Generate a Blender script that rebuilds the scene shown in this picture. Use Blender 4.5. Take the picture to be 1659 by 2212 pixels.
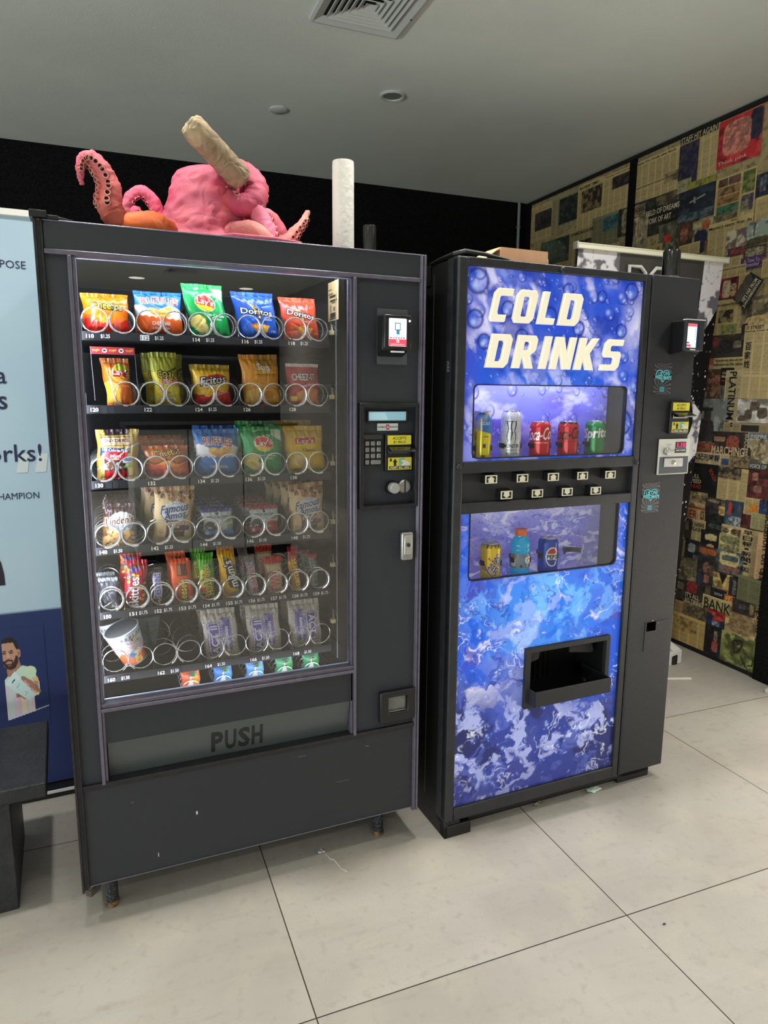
import bpy, math, random
import numpy as np
from mathutils import Vector, Matrix

# ------------------------------------------------------------------ scene, camera, light
for _o in list(bpy.data.objects):
    bpy.data.objects.remove(_o)
SC = bpy.context.scene
COL = SC.collection
PI = math.pi

YAW, PITCH, ROLL = 0.4038, -0.1694, 0.0075
_f = Vector((math.sin(YAW) * math.cos(PITCH), math.cos(YAW) * math.cos(PITCH), math.sin(PITCH)))
_r = Vector((math.cos(YAW), -math.sin(YAW), 0))
_u = _r.cross(_f)
_r2 = _r * math.cos(ROLL) + _u * math.sin(ROLL)
_u2 = -_r * math.sin(ROLL) + _u * math.cos(ROLL)
cam = bpy.data.cameras.new('camera')
cam.sensor_fit = 'HORIZONTAL'
cam.sensor_width = 36.0
cam.lens = 36.0 * 1486.5 / 1659.0
cam.clip_start = 0.05
camo = bpy.data.objects.new('camera', cam)
COL.objects.link(camo)
camo.matrix_world = Matrix(((_r2.x, _u2.x, -_f.x, 0.0909), (_r2.y, _u2.y, -_f.y, -1.8467),
                            (_r2.z, _u2.z, -_f.z, 1.441), (0, 0, 0, 1)))
SC.camera = camo

W = bpy.data.worlds.new('world')
SC.world = W
W.use_nodes = True
W.node_tree.nodes['Background'].inputs[0].default_value = (0.62, 0.66, 0.7, 1)
W.node_tree.nodes['Background'].inputs[1].default_value = 0.25

SC.view_settings.view_transform = 'Standard'
SC.view_settings.look = 'None'
SC.view_settings.gamma = 1.0
SC.view_settings.exposure = 0.0
SC.view_settings.use_curve_mapping = False

ROOM = -0.0281          # the room is turned a little against the snack machine
ZC = 2.8846             # ceiling height
XR = 3.2007             # right wall (room frame)
YB = 2.9588             # back wall (room frame)
DX, DY, DA = 1.0855, -0.0401, 0.0139   # drinks machine
RM = Matrix.Rotation(ROOM, 4, 'Z')


def room(x, y, z):
    return RM @ Vector((x, y, z))


def downlight(x, y, watts, col=(1.0, 0.96, 0.9), size=0.11, spread=118):
    li = bpy.data.lights.new('downlight_lamp', 'AREA')
    li.shape = 'DISK'
    li.size = size
    li.energy = watts
    li.color = col
    li.spread = math.radians(spread)
    o = bpy.data.objects.new('downlight_lamp', li)
    o.location = room(x, y, ZC - 0.012)
    COL.objects.link(o)
    return o


# ceiling lamps: (x, y, watts) in the room frame; all in front of or above the camera's view
LAMPS = [(0.0, 0.02, 9), (1.03, 0.03, 11), (2.05, 0.035, 11), (-1.0, 0.02, 7),
         (-0.2, -0.95, 2.2), (1.0, -0.95, 2.2), (2.65, -0.9, 9),
         (-0.7, -3.1, 7), (0.8, -3.1, 15), (2.3, -3.1, 12),
         (-0.7, -5.6, 30), (0.8, -5.6, 30), (2.3, -5.6, 30),
         (-0.68, -7.75, 40), (0.98, -7.72, 40), (2.45, -7.99, 40)]
for _x, _y, _w in LAMPS:
    downlight(_x, _y, _w)


def wall_fill_light(x, y, z, w, h, watts, rot, col):  # area light added as fill, with no known window behind it
    li = bpy.data.lights.new('window_light', 'AREA')
    li.shape = 'RECTANGLE'
    li.size, li.size_y = w, h
    li.energy = watts
    li.color = col
    o = bpy.data.objects.new('window_light', li)
    o.location = room(x, y, z)
    o.rotation_euler = (PI / 2, 0, rot + ROOM)
    COL.objects.link(o)


# fill lights added at the side walls, out of view, to brighten the ceiling
WALL_FILLS = [(XR - 0.03, -0.42, 0.6, 1.5, 1.1, 17, PI / 2, (1.0, 0.92, 0.8)),
        (-4.17, -3.6, 0.5, 9.0, 0.8, 290, -PI / 2, (0.9, 0.98, 0.95))]
for _q in WALL_FILLS:
    wall_fill_light(*_q)


# ------------------------------------------------------------------ helpers
def s2l(c):
    c = c / 255.0
    return c / 12.92 if c <= 0.04045 else ((c + 0.055) / 1.055) ** 2.4


def L(c):
    return tuple(s2l(v) for v in c)


def nodes(name):
    m = bpy.data.materials.new(name)
    m.use_nodes = True
    nt = m.node_tree
    nt.nodes.clear()
    out = nt.nodes.new('ShaderNodeOutputMaterial')
    return m, nt, out


def mat(name, col=None, rough=0.5, metal=0.0, spec=0.5, bump=None, var=None, emit=0.0, coat=0.0, trans=0.0, two=None):
    """Principled material. col=None reads the mesh's own colours. var=(scale, amount) mottles,
    bump=(scale, strength, detail), two=(colour, scale, lo, hi) mixes in a second colour by noise."""
    m, nt, out = nodes(name)
    b = nt.nodes.new('ShaderNodeBsdfPrincipled')
    nt.links.new(b.outputs[0], out.inputs[0])
    tc = nt.nodes.new('ShaderNodeTexCoord')
    if col is None:
        a = nt.nodes.new('ShaderNodeAttribute')
        a.attribute_name = 'Col'
        src = a.outputs['Color']
    else:
        a = nt.nodes.new('ShaderNodeRGB')
        a.outputs[0].default_value = (*L(col), 1)
        src = a.outputs[0]
    if two:
        n = nt.nodes.new('ShaderNodeTexNoise')
        n.inputs['Scale'].default_value = two[1]
        n.inputs['Detail'].default_value = 5
        nt.links.new(tc.outputs['Object'], n.inputs['Vector'])
        mr = nt.nodes.new('ShaderNodeMapRange')
        mr.inputs[1].default_value = two[2]
        mr.inputs[2].default_value = two[3]
        nt.links.new(n.outputs[0], mr.inputs[0])
        mx = nt.nodes.new('ShaderNodeMix')
        mx.data_type = 'RGBA'
        nt.links.new(mr.outputs[0], mx.inputs[0])
        nt.links.new(src, mx.inputs[6])
        mx.inputs[7].default_value = (*L(two[0]), 1)
        src = mx.outputs[2]
    if var:
        n = nt.nodes.new('ShaderNodeTexNoise')
        n.inputs['Scale'].default_value = var[0]
        n.inputs['Detail'].default_value = 4
        nt.links.new(tc.outputs['Object'], n.inputs['Vector'])
        mr = nt.nodes.new('ShaderNodeMapRange')
        mr.inputs[1].default_value = 0.3
        mr.inputs[2].default_value = 0.7
        mr.inputs[3].default_value = 1 - var[1]
        mr.inputs[4].default_value = 1 + var[1]
        nt.links.new(n.outputs[0], mr.inputs[0])
        mx = nt.nodes.new('ShaderNodeVectorMath')
        mx.operation = 'SCALE'
        nt.links.new(src, mx.inputs[0])
        nt.links.new(mr.outputs[0], mx.inputs['Scale'])
        src = mx.outputs[0]
    nt.links.new(src, b.inputs['Base Color'])
    b.inputs['Roughness'].default_value = rough
    b.inputs['Metallic'].default_value = metal
    b.inputs['Specular IOR Level'].default_value = spec
    b.inputs['Coat Weight'].default_value = coat
    b.inputs['Coat Roughness'].default_value = 0.08
    b.inputs['Transmission Weight'].default_value = trans
    if emit:
        nt.links.new(src, b.inputs['Emission Color'])
        b.inputs['Emission Strength'].default_value = emit
    if bump:
        n = nt.nodes.new('ShaderNodeTexNoise')
        n.inputs['Scale'].default_value = bump[0]
        n.inputs['Detail'].default_value = bump[2] if len(bump) > 2 else 3
        nt.links.new(tc.outputs['Object'], n.inputs['Vector'])
        bp = nt.nodes.new('ShaderNodeBump')
        bp.inputs['Strength'].default_value = bump[1]
        bp.inputs['Distance'].default_value = 0.01
        nt.links.new(n.outputs[0], bp.inputs['Height'])
        nt.links.new(bp.outputs[0], b.inputs['Normal'])
    return m


def glass(name, gain, rough=0.0, tint=(255, 255, 255), ior=1.5):
    m, nt, out = nodes(name)
    fr = nt.nodes.new('ShaderNodeFresnel')
    fr.inputs[0].default_value = ior
    mu = nt.nodes.new('ShaderNodeMath')
    mu.operation = 'MULTIPLY'
    mu.use_clamp = True
    mu.inputs[1].default_value = gain
    nt.links.new(fr.outputs[0], mu.inputs[0])
    t = nt.nodes.new('ShaderNodeBsdfTransparent')
    t.inputs[0].default_value = (*L(tint), 1)
    g = nt.nodes.new('ShaderNodeBsdfGlossy')
    g.inputs['Roughness'].default_value = rough
    mx = nt.nodes.new('ShaderNodeMixShader')
    nt.links.new(mu.outputs[0], mx.inputs[0])
    nt.links.new(t.outputs[0], mx.inputs[1])
    nt.links.new(g.outputs[0], mx.inputs[2])
    nt.links.new(mx.outputs[0], out.inputs[0])
    return m


_TX = {}


def text_mesh(s, off=0.0, font_shear=0.0):
    """Vertices (normalised so the plain string fills 0..1 x 0..1) and faces of a piece of lettering."""
    k = (s, off, font_shear)
    if k in _TX:
        return _TX[k]

    def raw(of):
        cu = bpy.data.curves.new('lettering', 'FONT')
        cu.body = s
        cu.resolution_u = 2
        cu.offset = of
        cu.shear = font_shear
        o = bpy.data.objects.new('lettering', cu)
        me = bpy.data.meshes.new_from_object(o)
        v = np.array([(q.co.x, q.co.y) for q in me.vertices]) if len(me.vertices) else np.zeros((0, 2))
        f = [tuple(p.vertices) for p in me.polygons]
        bpy.data.meshes.remove(me)
        bpy.data.objects.remove(o)
        bpy.data.curves.remove(cu)
        return v, f
    v0, f0 = raw(0.0)
    lo, hi = v0.min(0), v0.max(0)
    if off:
        v0, f0 = raw(off)
    _TX[k] = ((v0 - lo) / np.maximum(hi - lo, 1e-6), f0)
    return _TX[k]


class MB:
    """Collects shapes and links them as ONE mesh object."""

    def __init__(self):
        self.v, self.f, self.c, self.m = [], [], [], []

    def add(self, verts, faces, col=(128, 128, 128), m=0):
        b = len(self.v)
        self.v.extend([tuple(map(float, q)) for q in verts])
        self.f.extend([tuple(b + int(i) for i in q) for q in faces])
        self.m.extend([m] * len(faces))
        if isinstance(col, np.ndarray):
            self.c.append(col)
        else:
            self.c.append(np.tile(np.array(L(col)), (len(verts), 1)))
        return self

    def box(self, x0, y0, z0, x1, y1, z1, col=(128, 128, 128), m=0):
        v = [(x0, y0, z0), (x1, y0, z0), (x1, y1, z0), (x0, y1, z0), (x0, y0, z1), (x1, y0, z1), (x1, y1, z1), (x0, y1, z1)]
        return self.add(v, [(0, 3, 2, 1), (4, 5, 6, 7), (0, 1, 5, 4), (1, 2, 6, 5), (2, 3, 7, 6), (3, 0, 4, 7)], col, m)

    def prism(self, pts, y0, y1, col=(128, 128, 128), m=0):
        """pts (x, z) counter-clockwise seen from -y, extruded from y0 (front) to y1."""
        n = len(pts)
        v = [(x, y0, z) for x, z in pts] + [(x, y1, z) for x, z in pts]
        f = [tuple(range(n)), tuple(range(2 * n - 1, n - 1, -1))]
        f += [(i + n, (i + 1) % n + n, (i + 1) % n, i) for i in range(n)]
        return self.add(v, f, col, m)

    def hull(self, a, b, col=(128, 128, 128), m=0):
        """a and b: two loops of 3-D points, joined and capped."""
        n = len(a)
        f = [tuple(range(n)), tuple(range(2 * n - 1, n - 1, -1))]
        f += [(i + n, (i + 1) % n + n, (i + 1) % n, i) for i in range(n)]
        return self.add(list(a) + list(b), f, col, m)

    def ring(self, o, i, y0, y1, col=(128, 128, 128), m=0):
        """rectangular frame: outer and inner (x0, z0, x1, z1)."""
        O = [(o[0], o[1]), (o[2], o[1]), (o[2], o[3]), (o[0], o[3])]
        I = [(i[0], i[1]), (i[2], i[1]), (i[2], i[3]), (i[0], i[3])]
        return self.loops(O, I, y0, y1, col, m)

    def loops(self, O, I, y0, y1, col=(128, 128, 128), m=0):
        n = len(O)
        v = [(x, y, z) for y in (y0, y1) for P in (O, I) for x, z in P]
        f = []
        for k in range(n):
            j = (k + 1) % n
            f += [(k, j, n + j, n + k), (2 * n + j, 2 * n + k, 3 * n + k, 3 * n + j),
                  (2 * n + k, 2 * n + j, j, k), (n + k, n + j, 3 * n + j, 3 * n + k)]
        return self.add(v, f, col, m)

    def tube(self, path, r, n=8, col=(128, 128, 128), m=0, cap=True):
        P = [Vector(p) for p in path]
        R_ = r if hasattr(r, '__len__') else [r] * len(P)
        v, f = [], []
        up = None
        for i, p in enumerate(P):
            t = (P[min(i + 1, len(P) - 1)] - P[max(i - 1, 0)]).normalized()
            if up is None:
                up = Vector((0, 0, 1)) if abs(t.z) < 0.9 else Vector((1, 0, 0))
            a = (up - t * up.dot(t)).normalized()
            up = a
            b = t.cross(a)
            for k in range(n):
                q = 2 * PI * k / n
                v.append(p + (a * math.cos(q) + b * math.sin(q)) * R_[i])
        for i in range(len(P) - 1):
            for k in range(n):
                j = (k + 1) % n
                f.append((i * n + k, i * n + j, (i + 1) * n + j, (i + 1) * n + k))
        if cap:
            f += [tuple(range(n - 1, -1, -1)), tuple((len(P) - 1) * n + k for k in range(n))]
        return self.add(v, f, col, m)

    def lathe(self, prof, n=32, c=(0, 0, 0), axis='z', col=(128, 128, 128), m=0):
        """prof: (radius, height) pairs from bottom to top, turned about the axis through c."""
        v, f = [], []
        for r, h in prof:
            for k in range(n):
                q = 2 * PI * k / n
                a, b = r * math.cos(q), r * math.sin(q)
                v.append((c[0] + a, c[1] + b, c[2] + h) if axis == 'z' else
                         ((c[0] + a, c[1] - h, c[2] + b) if axis == 'y' else (c[0] + h, c[1] + a, c[2] + b)))
        for i in range(len(prof) - 1):
            for k in range(n):
                j = (k + 1) % n
                f.append((i * n + k, i * n + j, (i + 1) * n + j, (i + 1) * n + k))
        f += [tuple(range(n - 1, -1, -1)), tuple((len(prof) - 1) * n + k for k in range(n))]
        return self.add(v, f, col, m)

    def cyl(self, c, r, h, axis='z', n=24, col=(128, 128, 128), m=0):
        return self.lathe([(r, 0), (r, h)], n, c, axis, col, m)

    def text(self, s, cx, cz, w, h, y, col=(240, 240, 240), m=0, off=0.0, sh=0.0, rot=0.0, fn=None):
        """Lettering on a plane facing -y (or laid on a surface by fn(x, z) -> point)."""
        tv, tf = text_mesh(s, off)
        p = tv - 0.5
        x = p[:, 0] * w + p[:, 1] * h * sh
        z = p[:, 1] * h
        ca, sa = math.cos(math.radians(rot)), math.sin(math.radians(rot))
        X, Z = cx + x * ca - z * sa, cz + x * sa + z * ca
        v = [fn(a, b) for a, b in zip(X, Z)] if fn else [(a, y, b) for a, b in zip(X, Z)]
        return self.add(v, tf, col, m)

    def poly(self, pts, y, col, m=0, fn=None):
        v = [fn(a, b) for a, b in pts] if fn else [(a, y, b) for a, b in pts]
        return self.add(v, [tuple(range(len(v)))], col, m)

    def grid(self, P, col, m=0, flip=False):
        """P: array (nv, nu, 3); col: array (nv*nu, 3) linear or one sRGB colour."""
        nv, nu = P.shape[:2]
        i = np.arange(nv * nu).reshape(nv, nu)
        q = np.stack([i[:-1, :-1], i[:-1, 1:], i[1:, 1:], i[1:, :-1]], -1).reshape(-1, 4)
        if flip:
            q = q[:, ::-1]
        return self.add(P.reshape(-1, 3), q.tolist(), col, m)

    def build(self, name, mats, parent=None, bevel=0.0, smooth=0.6, seg=2):
        me = bpy.data.meshes.new(name)
        me.from_pydata(self.v, [], self.f)
        ca = me.color_attributes.new('Col', 'FLOAT_COLOR', 'POINT')
        cc = np.ones((len(self.v), 4))
        cc[:, :3] = np.concatenate(self.c)
        ca.data.foreach_set('color', cc.ravel())
        for q in (mats if isinstance(mats, (list, tuple)) else [mats]):
            me.materials.append(q)
        me.polygons.foreach_set('material_index', self.m)
        if smooth:
            me.polygons.foreach_set('use_smooth', [True] * len(self.f))
            me.set_sharp_from_angle(angle=smooth)
        me.update()
        o = bpy.data.objects.new(name, me)
        COL.objects.link(o)
        if parent:
            o.parent = parent
        if bevel:
            b = o.modifiers.new('bevel', 'BEVEL')
            b.width = bevel
            b.segments = seg
            b.limit_method = 'ANGLE'
            b.angle_limit = 0.7
        return o


def tag(o, label, cat, group=None):
    o['label'] = label
    o['category'] = cat
    if group:
        o['group'] = group
    return o


def thing(name, label, cat, loc=(0, 0, 0), rz=0.0, group=None):
    o = bpy.data.objects.new(name, None)
    o.empty_display_size = 0.05
    o.location = loc
    o.rotation_euler = (0, 0, rz)
    COL.objects.link(o)
    return tag(o, label, cat, group)


def struct(o, rz=0.0):
    o['kind'] = 'structure'
    o.rotation_euler.z = rz
    return o


def dup(root, loc, label, group=None):
    c = root.copy()
    COL.objects.link(c)
    c.location = loc
    c['label'] = label
    if group:
        c['group'] = group
    for ch in list(root.children):
        d = ch.copy()
        COL.objects.link(d)
        d.parent = c
    return c


def vnoise(U, V, fx, fy, seed):
    """Smooth random field, 0..1."""
    rg = np.random.RandomState(seed)
    g = rg.rand(int(fy) + 3, int(fx) + 3)
    x, y = np.clip(U, 0, 1) * fx, np.clip(V, 0, 1) * fy
    i, j = x.astype(int), y.astype(int)
    a, b = x - i, y - j
    a, b = a * a * (3 - 2 * a), b * b * (3 - 2 * b)
    return (g[j, i] * (1 - a) + g[j, i + 1] * a) * (1 - b) + (g[j + 1, i] * (1 - a) + g[j + 1, i + 1] * a) * b


def fbm(U, V, fx, fy, seed, o=4):
    s, t, k = 0, 0, 1.0
    for q in range(o):
        s = s + k * vnoise(U, V, fx * 2 ** q, fy * 2 ** q, seed + q * 17)
        t += k
        k *= 0.55
    return s / t


class Paint:
    """Paints a printed design on a grid: U to the right, V up, both 0..1."""

    def __init__(self, U, V, asp=1.0):
        self.U, self.V, self.a = U, V, asp
        self.c = np.zeros((U.size, 3))

    def fill(self, col):
        self.c[:] = L(col)
        return self

    def m(self, mask, col, al=1.0):
        al = (mask * 1.0) * al
        self.c = self.c * (1 - al[:, None]) + np.array(L(col)) * al[:, None]
        return self

    def ell(self, cx, cy, rx, ry, col, rot=0.0, al=1.0):
        x, y = (self.U - cx) * self.a, self.V - cy
        c, s = math.cos(math.radians(rot)), math.sin(math.radians(rot))
        x, y = x * c + y * s, -x * s + y * c
        return self.m((x / (rx * self.a)) ** 2 + (y / ry) ** 2 < 1, col, al)

    def rect(self, x0, y0, x1, y1, col, al=1.0):
        return self.m((self.U >= x0) & (self.U <= x1) & (self.V >= y0) & (self.V <= y1), col, al)

    def poly(self, pts, col, al=1.0):
        ins = np.zeros(self.U.shape, bool)
        n = len(pts)
        for i in range(n):
            x0, y0 = pts[i]
            x1, y1 = pts[(i + 1) % n]
            if y0 == y1:
                continue
            ins ^= ((self.V < y0) != (self.V < y1)) & (self.U < (x1 - x0) * (self.V - y0) / (y1 - y0) + x0)
        return self.m(ins, col, al)

    def noise(self, fx, fy, seed, col, lo=0.5, hi=0.7, al=1.0):
        n = fbm(self.U, self.V, fx, fy, seed)
        return self.m(np.clip((n - lo) / (hi - lo), 0, 1), col, al)

    def spots(self, n, seed, r, cols, reg=(0, 0, 1, 1)):
        rg = random.Random(seed)
        for _ in range(n):
            q = rg.uniform(*r)
            self.ell(rg.uniform(reg[0], reg[2]), rg.uniform(reg[1], reg[3]), q / self.a, q, rg.choice(cols))
        return self


def uvgrid(nu, nv):
    u, v = np.meshgrid(np.linspace(0, 1, nu), np.linspace(0, 1, nv))
    return u.ravel(), v.ravel()


# ------------------------------------------------------------------ materials
M = {}
M['door'] = mat('black_textured_paint', (33, 37, 43), rough=0.45, bump=(900, 0.25), var=(700, 0.3))
M['door_blue'] = mat('bluish_black_paint', (37, 41, 49), rough=0.45, bump=(900, 0.25), var=(700, 0.3))
M['side'] = mat('plain_black_paint', (17, 17, 18), rough=0.5, var=(60, 0.2))
M['black'] = mat('black_plastic', (20, 20, 21), rough=0.38, bump=(600, 0.1))
M['blackrough'] = mat('rough_black_plastic', (30, 30, 31), rough=0.6, bump=(500, 0.3))
M['trim'] = mat('anodised_dark_trim', (112, 108, 124), rough=0.34, metal=0.55, var=(40, 0.12))
M['plate'] = mat('grey_mount_plate', (76, 80, 86), rough=0.4, bump=(700, 0.2))
M['trimdark'] = mat('worn_black_trim', (40, 40, 44), rough=0.32, metal=0.3, var=(50, 0.25))
M['inside'] = mat('dark_cabinet_lining', (26, 26, 28), rough=0.55, var=(30, 0.2))
M['steel'] = mat('bright_steel', (222, 220, 214), rough=0.22, metal=1.0)
M['wire'] = mat('nickel_wire', (235, 233, 228), rough=0.25, metal=0.8)
M['dullsteel'] = mat('brushed_steel', (170, 170, 168), rough=0.38, metal=0.9, var=(80, 0.1))
M['void'] = mat('dark_opening', (3, 3, 3), rough=1.0, spec=0.0)
M['print'] = mat('printed_ink', None, rough=0.45)
M['lamp'] = mat('cold_lamp_tube', (225, 236, 255), emit=60.0)
M['rust'] = mat('rusty_foot', (120, 88, 48), rough=0.7, bump=(120, 0.5), two=((40, 34, 30), 60, 0.4, 0.6))
# ------------------------------------------------------------------ the room
def floor_mat():
    m, nt, out = nodes('grey_porcelain_tile')
    N, K = nt.nodes, nt.links
    b = N.new('ShaderNodeBsdfPrincipled')
    K.new(b.outputs[0], out.inputs[0])
    tc = N.new('ShaderNodeTexCoord')
    sx = N.new('ShaderNodeSeparateXYZ')
    K.new(tc.outputs['Object'], sx.inputs[0])

    def joint(sock, off, size):
        a = N.new('ShaderNodeMath'); a.operation = 'SUBTRACT'; a.inputs[1].default_value = off
        K.new(sock, a.inputs[0])
        p = N.new('ShaderNodeMath'); p.operation = 'PINGPONG'; p.inputs[1].default_value = size / 2
        K.new(a.outputs[0], p.inputs[0])
        c = N.new('ShaderNodeMath'); c.operation = 'LESS_THAN'; c.inputs[1].default_value = 0.0016
        K.new(p.outputs[0], c.inputs[0])
        fl = N.new('ShaderNodeMath'); fl.operation = 'DIVIDE'; fl.inputs[1].default_value = size
        K.new(a.outputs[0], fl.inputs[0])
        f2 = N.new('ShaderNodeMath'); f2.operation = 'FLOOR'
        K.new(fl.outputs[0], f2.inputs[0])
        return c.outputs[0], f2.outputs[0]
    jx, ix = joint(sx.outputs[0], 0.5132, 0.9042)
    jy, iy = joint(sx.outputs[1], -0.4977, 0.9065)
    mxx = N.new('ShaderNodeMath'); mxx.operation = 'MAXIMUM'
    K.new(jx, mxx.inputs[0]); K.new(jy, mxx.inputs[1])
    cb = N.new('ShaderNodeCombineXYZ')
    K.new(ix, cb.inputs[0]); K.new(iy, cb.inputs[1])
    wn = N.new('ShaderNodeTexWhiteNoise')
    K.new(cb.outputs[0], wn.inputs['Vector'])
    add = N.new('ShaderNodeVectorMath'); add.operation = 'MULTIPLY_ADD'
    K.new(wn.outputs['Color'], add.inputs[0]); add.inputs[1].default_value = (7, 7, 7)
    K.new(tc.outputs['Object'], add.inputs[2])

    def noise(scale, det, lo, hi, dist=0.0, vec=None):
        n = N.new('ShaderNodeTexNoise'); n.inputs['Scale'].default_value = scale; n.inputs['Detail'].default_value = det
        n.inputs['Distortion'].default_value = dist
        K.new(vec or add.outputs[0], n.inputs['Vector'])
        r = N.new('ShaderNodeMapRange'); r.inputs[1].default_value = lo; r.inputs[2].default_value = hi
        K.new(n.outputs[0], r.inputs[0])
        return r.outputs[0]

    def mix(fac, a, col, amt=1.0):
        x = N.new('ShaderNodeMix'); x.data_type = 'RGBA'
        q = N.new('ShaderNodeMath'); q.operation = 'MULTIPLY'; q.inputs[1].default_value = amt
        K.new(fac, q.inputs[0]); K.new(q.outputs[0], x.inputs[0])
        K.new(a, x.inputs[6]); x.inputs[7].default_value = (*L(col), 1)
        return x.outputs[2]
    base = N.new('ShaderNodeRGB'); base.outputs[0].default_value = (*L((166, 162, 154)), 1)
    c = mix(noise(2.2, 6, 0.38, 0.66, 0.4), base.outputs[0], (150, 144, 136), 0.7)
    c = mix(noise(5.0, 8, 0.5, 0.72, 0.6), c, (172, 165, 151), 0.6)
    c = mix(noise(34, 6, 0.56, 0.72), c, (132, 127, 119), 0.3)
    st = N.new('ShaderNodeMapping'); st.inputs['Scale'].default_value = (3.0, 22.0, 1); st.inputs['Rotation'].default_value = (0, 0, 0.5)
    K.new(add.outputs[0], st.inputs[0])
    c = mix(noise(1.6, 6, 0.55, 0.8, 0, st.outputs[0]), c, (140, 131, 118), 0.3)
    c = mix(noise(420, 2, 0.62, 0.7), c, (120, 114, 106), 0.35)
    c = mix(mxx.outputs[0], c, (44, 38, 30))
    K.new(c, b.inputs['Base Color'])
    b.inputs['Roughness'].default_value = 0.55
    b.inputs['Specular IOR Level'].default_value = 0.35
    return m


M['floor'] = floor_mat()
M['ceil'] = mat('matt_ceiling_paint', (222, 226, 219), rough=0.9, bump=(160, 0.08), var=(3, 0.03))
M['wallblack'] = mat('flat_black_wall_paint', (23, 23, 24), rough=0.95, spec=0.1, bump=(140, 0.5), var=(90, 0.5))
M['wallplain'] = mat('plain_wall_paint', (150, 146, 138), rough=0.9)
M['wallgrey'] = mat('grey_wall_paint', (24, 24, 26), rough=0.9)
M['newsbase'] = mat('old_newsprint', (176, 156, 112), rough=0.85, var=(14, 0.25), two=((120, 104, 72), 40, 0.52, 0.7))

XL, YF = -4.2, -9.0
m = MB(); m.box(XL, YF, -0.05, XR + 0.1, YB + 0.1, 0.0)
struct(m.build('floor', M['floor'], smooth=0), ROOM)
m = MB(); m.box(XL, YF, ZC, XR + 0.1, YB + 0.1, ZC + 0.08)
struct(m.build('ceiling', M['ceil'], smooth=0), ROOM)
m = MB(); m.box(XL, YB, 0, XR, YB + 0.1, ZC)
struct(m.build('wall_back', M['wallblack'], smooth=0), ROOM)
m = MB(); m.box(XL - 0.1, YF, 0, XL, YB + 0.1, ZC)
struct(m.build('wall_left', M['wallplain'], smooth=0), ROOM)
m = MB(); m.box(XL, YF - 0.1, 0, XR, YF, ZC)
struct(m.build('wall_front', M['wallgrey'], smooth=0), ROOM)
m = MB(); m.box(XR, 0.5, 0, XR + 0.1, YB + 0.1, ZC)
WALLR = struct(m.build('wall_right', M['newsbase'], smooth=0), ROOM)
m = MB(); m.box(XR, YF, 0, XR + 0.1, 0.42, ZC)
struct(m.build('wall_side', M['wallplain'], smooth=0), ROOM)
m = MB(); m.box(XR - 0.035, 0.40, 0, XR + 0.1, 0.598, ZC - 0.002)
struct(m.build('trim_1', M['wallblack'], bevel=0.003), ROOM)
m = MB(); m.box(XR - 0.012, 1.755, 0.05, XR, 1.815, ZC - 0.012)
struct(m.build('trim_2', M['wallblack'], bevel=0.002), ROOM)
m = MB(); m.box(XR - 0.008, 2.90, 0.0, XR, YB, ZC - 0.012)
struct(m.build('trim_3', M['wallblack']), ROOM)
m = MB(); m.box(XR - 0.014, 0.598, 0, XR, YB, 0.05); m.box(XR - 0.022, 0.598, 0, XR, YB, 0.022)
struct(m.build('baseboard_right', M['side'], bevel=0.003), ROOM)
m = MB(); m.box(XR - 0.016, 0.598, ZC - 0.026, XR, YB, ZC - 0.004)
struct(m.build('trim_4', M['side'], bevel=0.002), ROOM)
m = MB(); m.tube([(3.118, YB - 0.013, 0.0), (3.118, YB - 0.013, ZC - 0.002)], 0.011, 10, col=(150, 165, 165))
m.box(3.106, YB - 0.02, 2.7, 3.131, YB, 2.715, (120, 130, 130)); m.box(3.106, YB - 0.02, 1.2, 3.131, YB, 1.215, (120, 130, 130))
struct(m.build('trim_5', M['print']), ROOM)

# ceiling diffuser
vt = thing('air_vent', 'square white ceiling diffuser of nested louvres at the top edge', 'vent', room(1.131, 0.842, ZC), ROOM)
M['diffuser'] = mat('lit_diffuser', (255, 248, 236), emit=6.0)
M['vent'] = mat('vent_enamel', (196, 200, 198), rough=0.45)
H = 0.187
m = MB()


def sq(h, z):
    return [(-h, -h, z), (h, -h, z), (h, h, z), (-h, h, z)]


def sqring(m, h0, z0, h1, z1, col=(128, 128, 128)):
    a, b = sq(h0, z0), sq(h1, z1)
    m.add(a + b, [(k, 4 + k, 4 + (k + 1) % 4, (k + 1) % 4) for k in range(4)], col)


sqring(m, H, 0, H, -0.012); sqring(m, H, -0.012, H - 0.012, -0.016); sqring(m, H - 0.012, -0.016, H - 0.045, -0.004); sqring(m, H - 0.045, -0.004, H - 0.045, 0.0)
m.build('vent_frame', M['vent'], vt, smooth=0)
for k, h in enumerate((0.135, 0.112, 0.089, 0.066, 0.043)):
    m = MB()
    sqring(m, h, -0.014, h - 0.02, 0.0)
    sqring(m, h - 0.02, 0.0, h - 0.023, -0.001)
    sqring(m, h - 0.023, -0.001, h - 0.002, -0.016)
    sqring(m, h - 0.002, -0.016, h, -0.014)
    m.build('louvre', M['vent'], vt, smooth=0)
m = MB(); sqring(m, 0.024, -0.016, 0.001, -0.006)
m.build('centre_plate', M['vent'], vt, smooth=0)
m = MB(); m.add(sq(0.142, -0.0015), [(3, 2, 1, 0)])
m.build('duct_back', M['side'], vt, smooth=0)
for x, y in ((-0.02, -0.176), (0.176, 0.02)):
    m = MB(); m.cyl((x, y, -0.017), 0.004, 0.004, n=10)
    m.build('screw', M['black'], vt)

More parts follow.
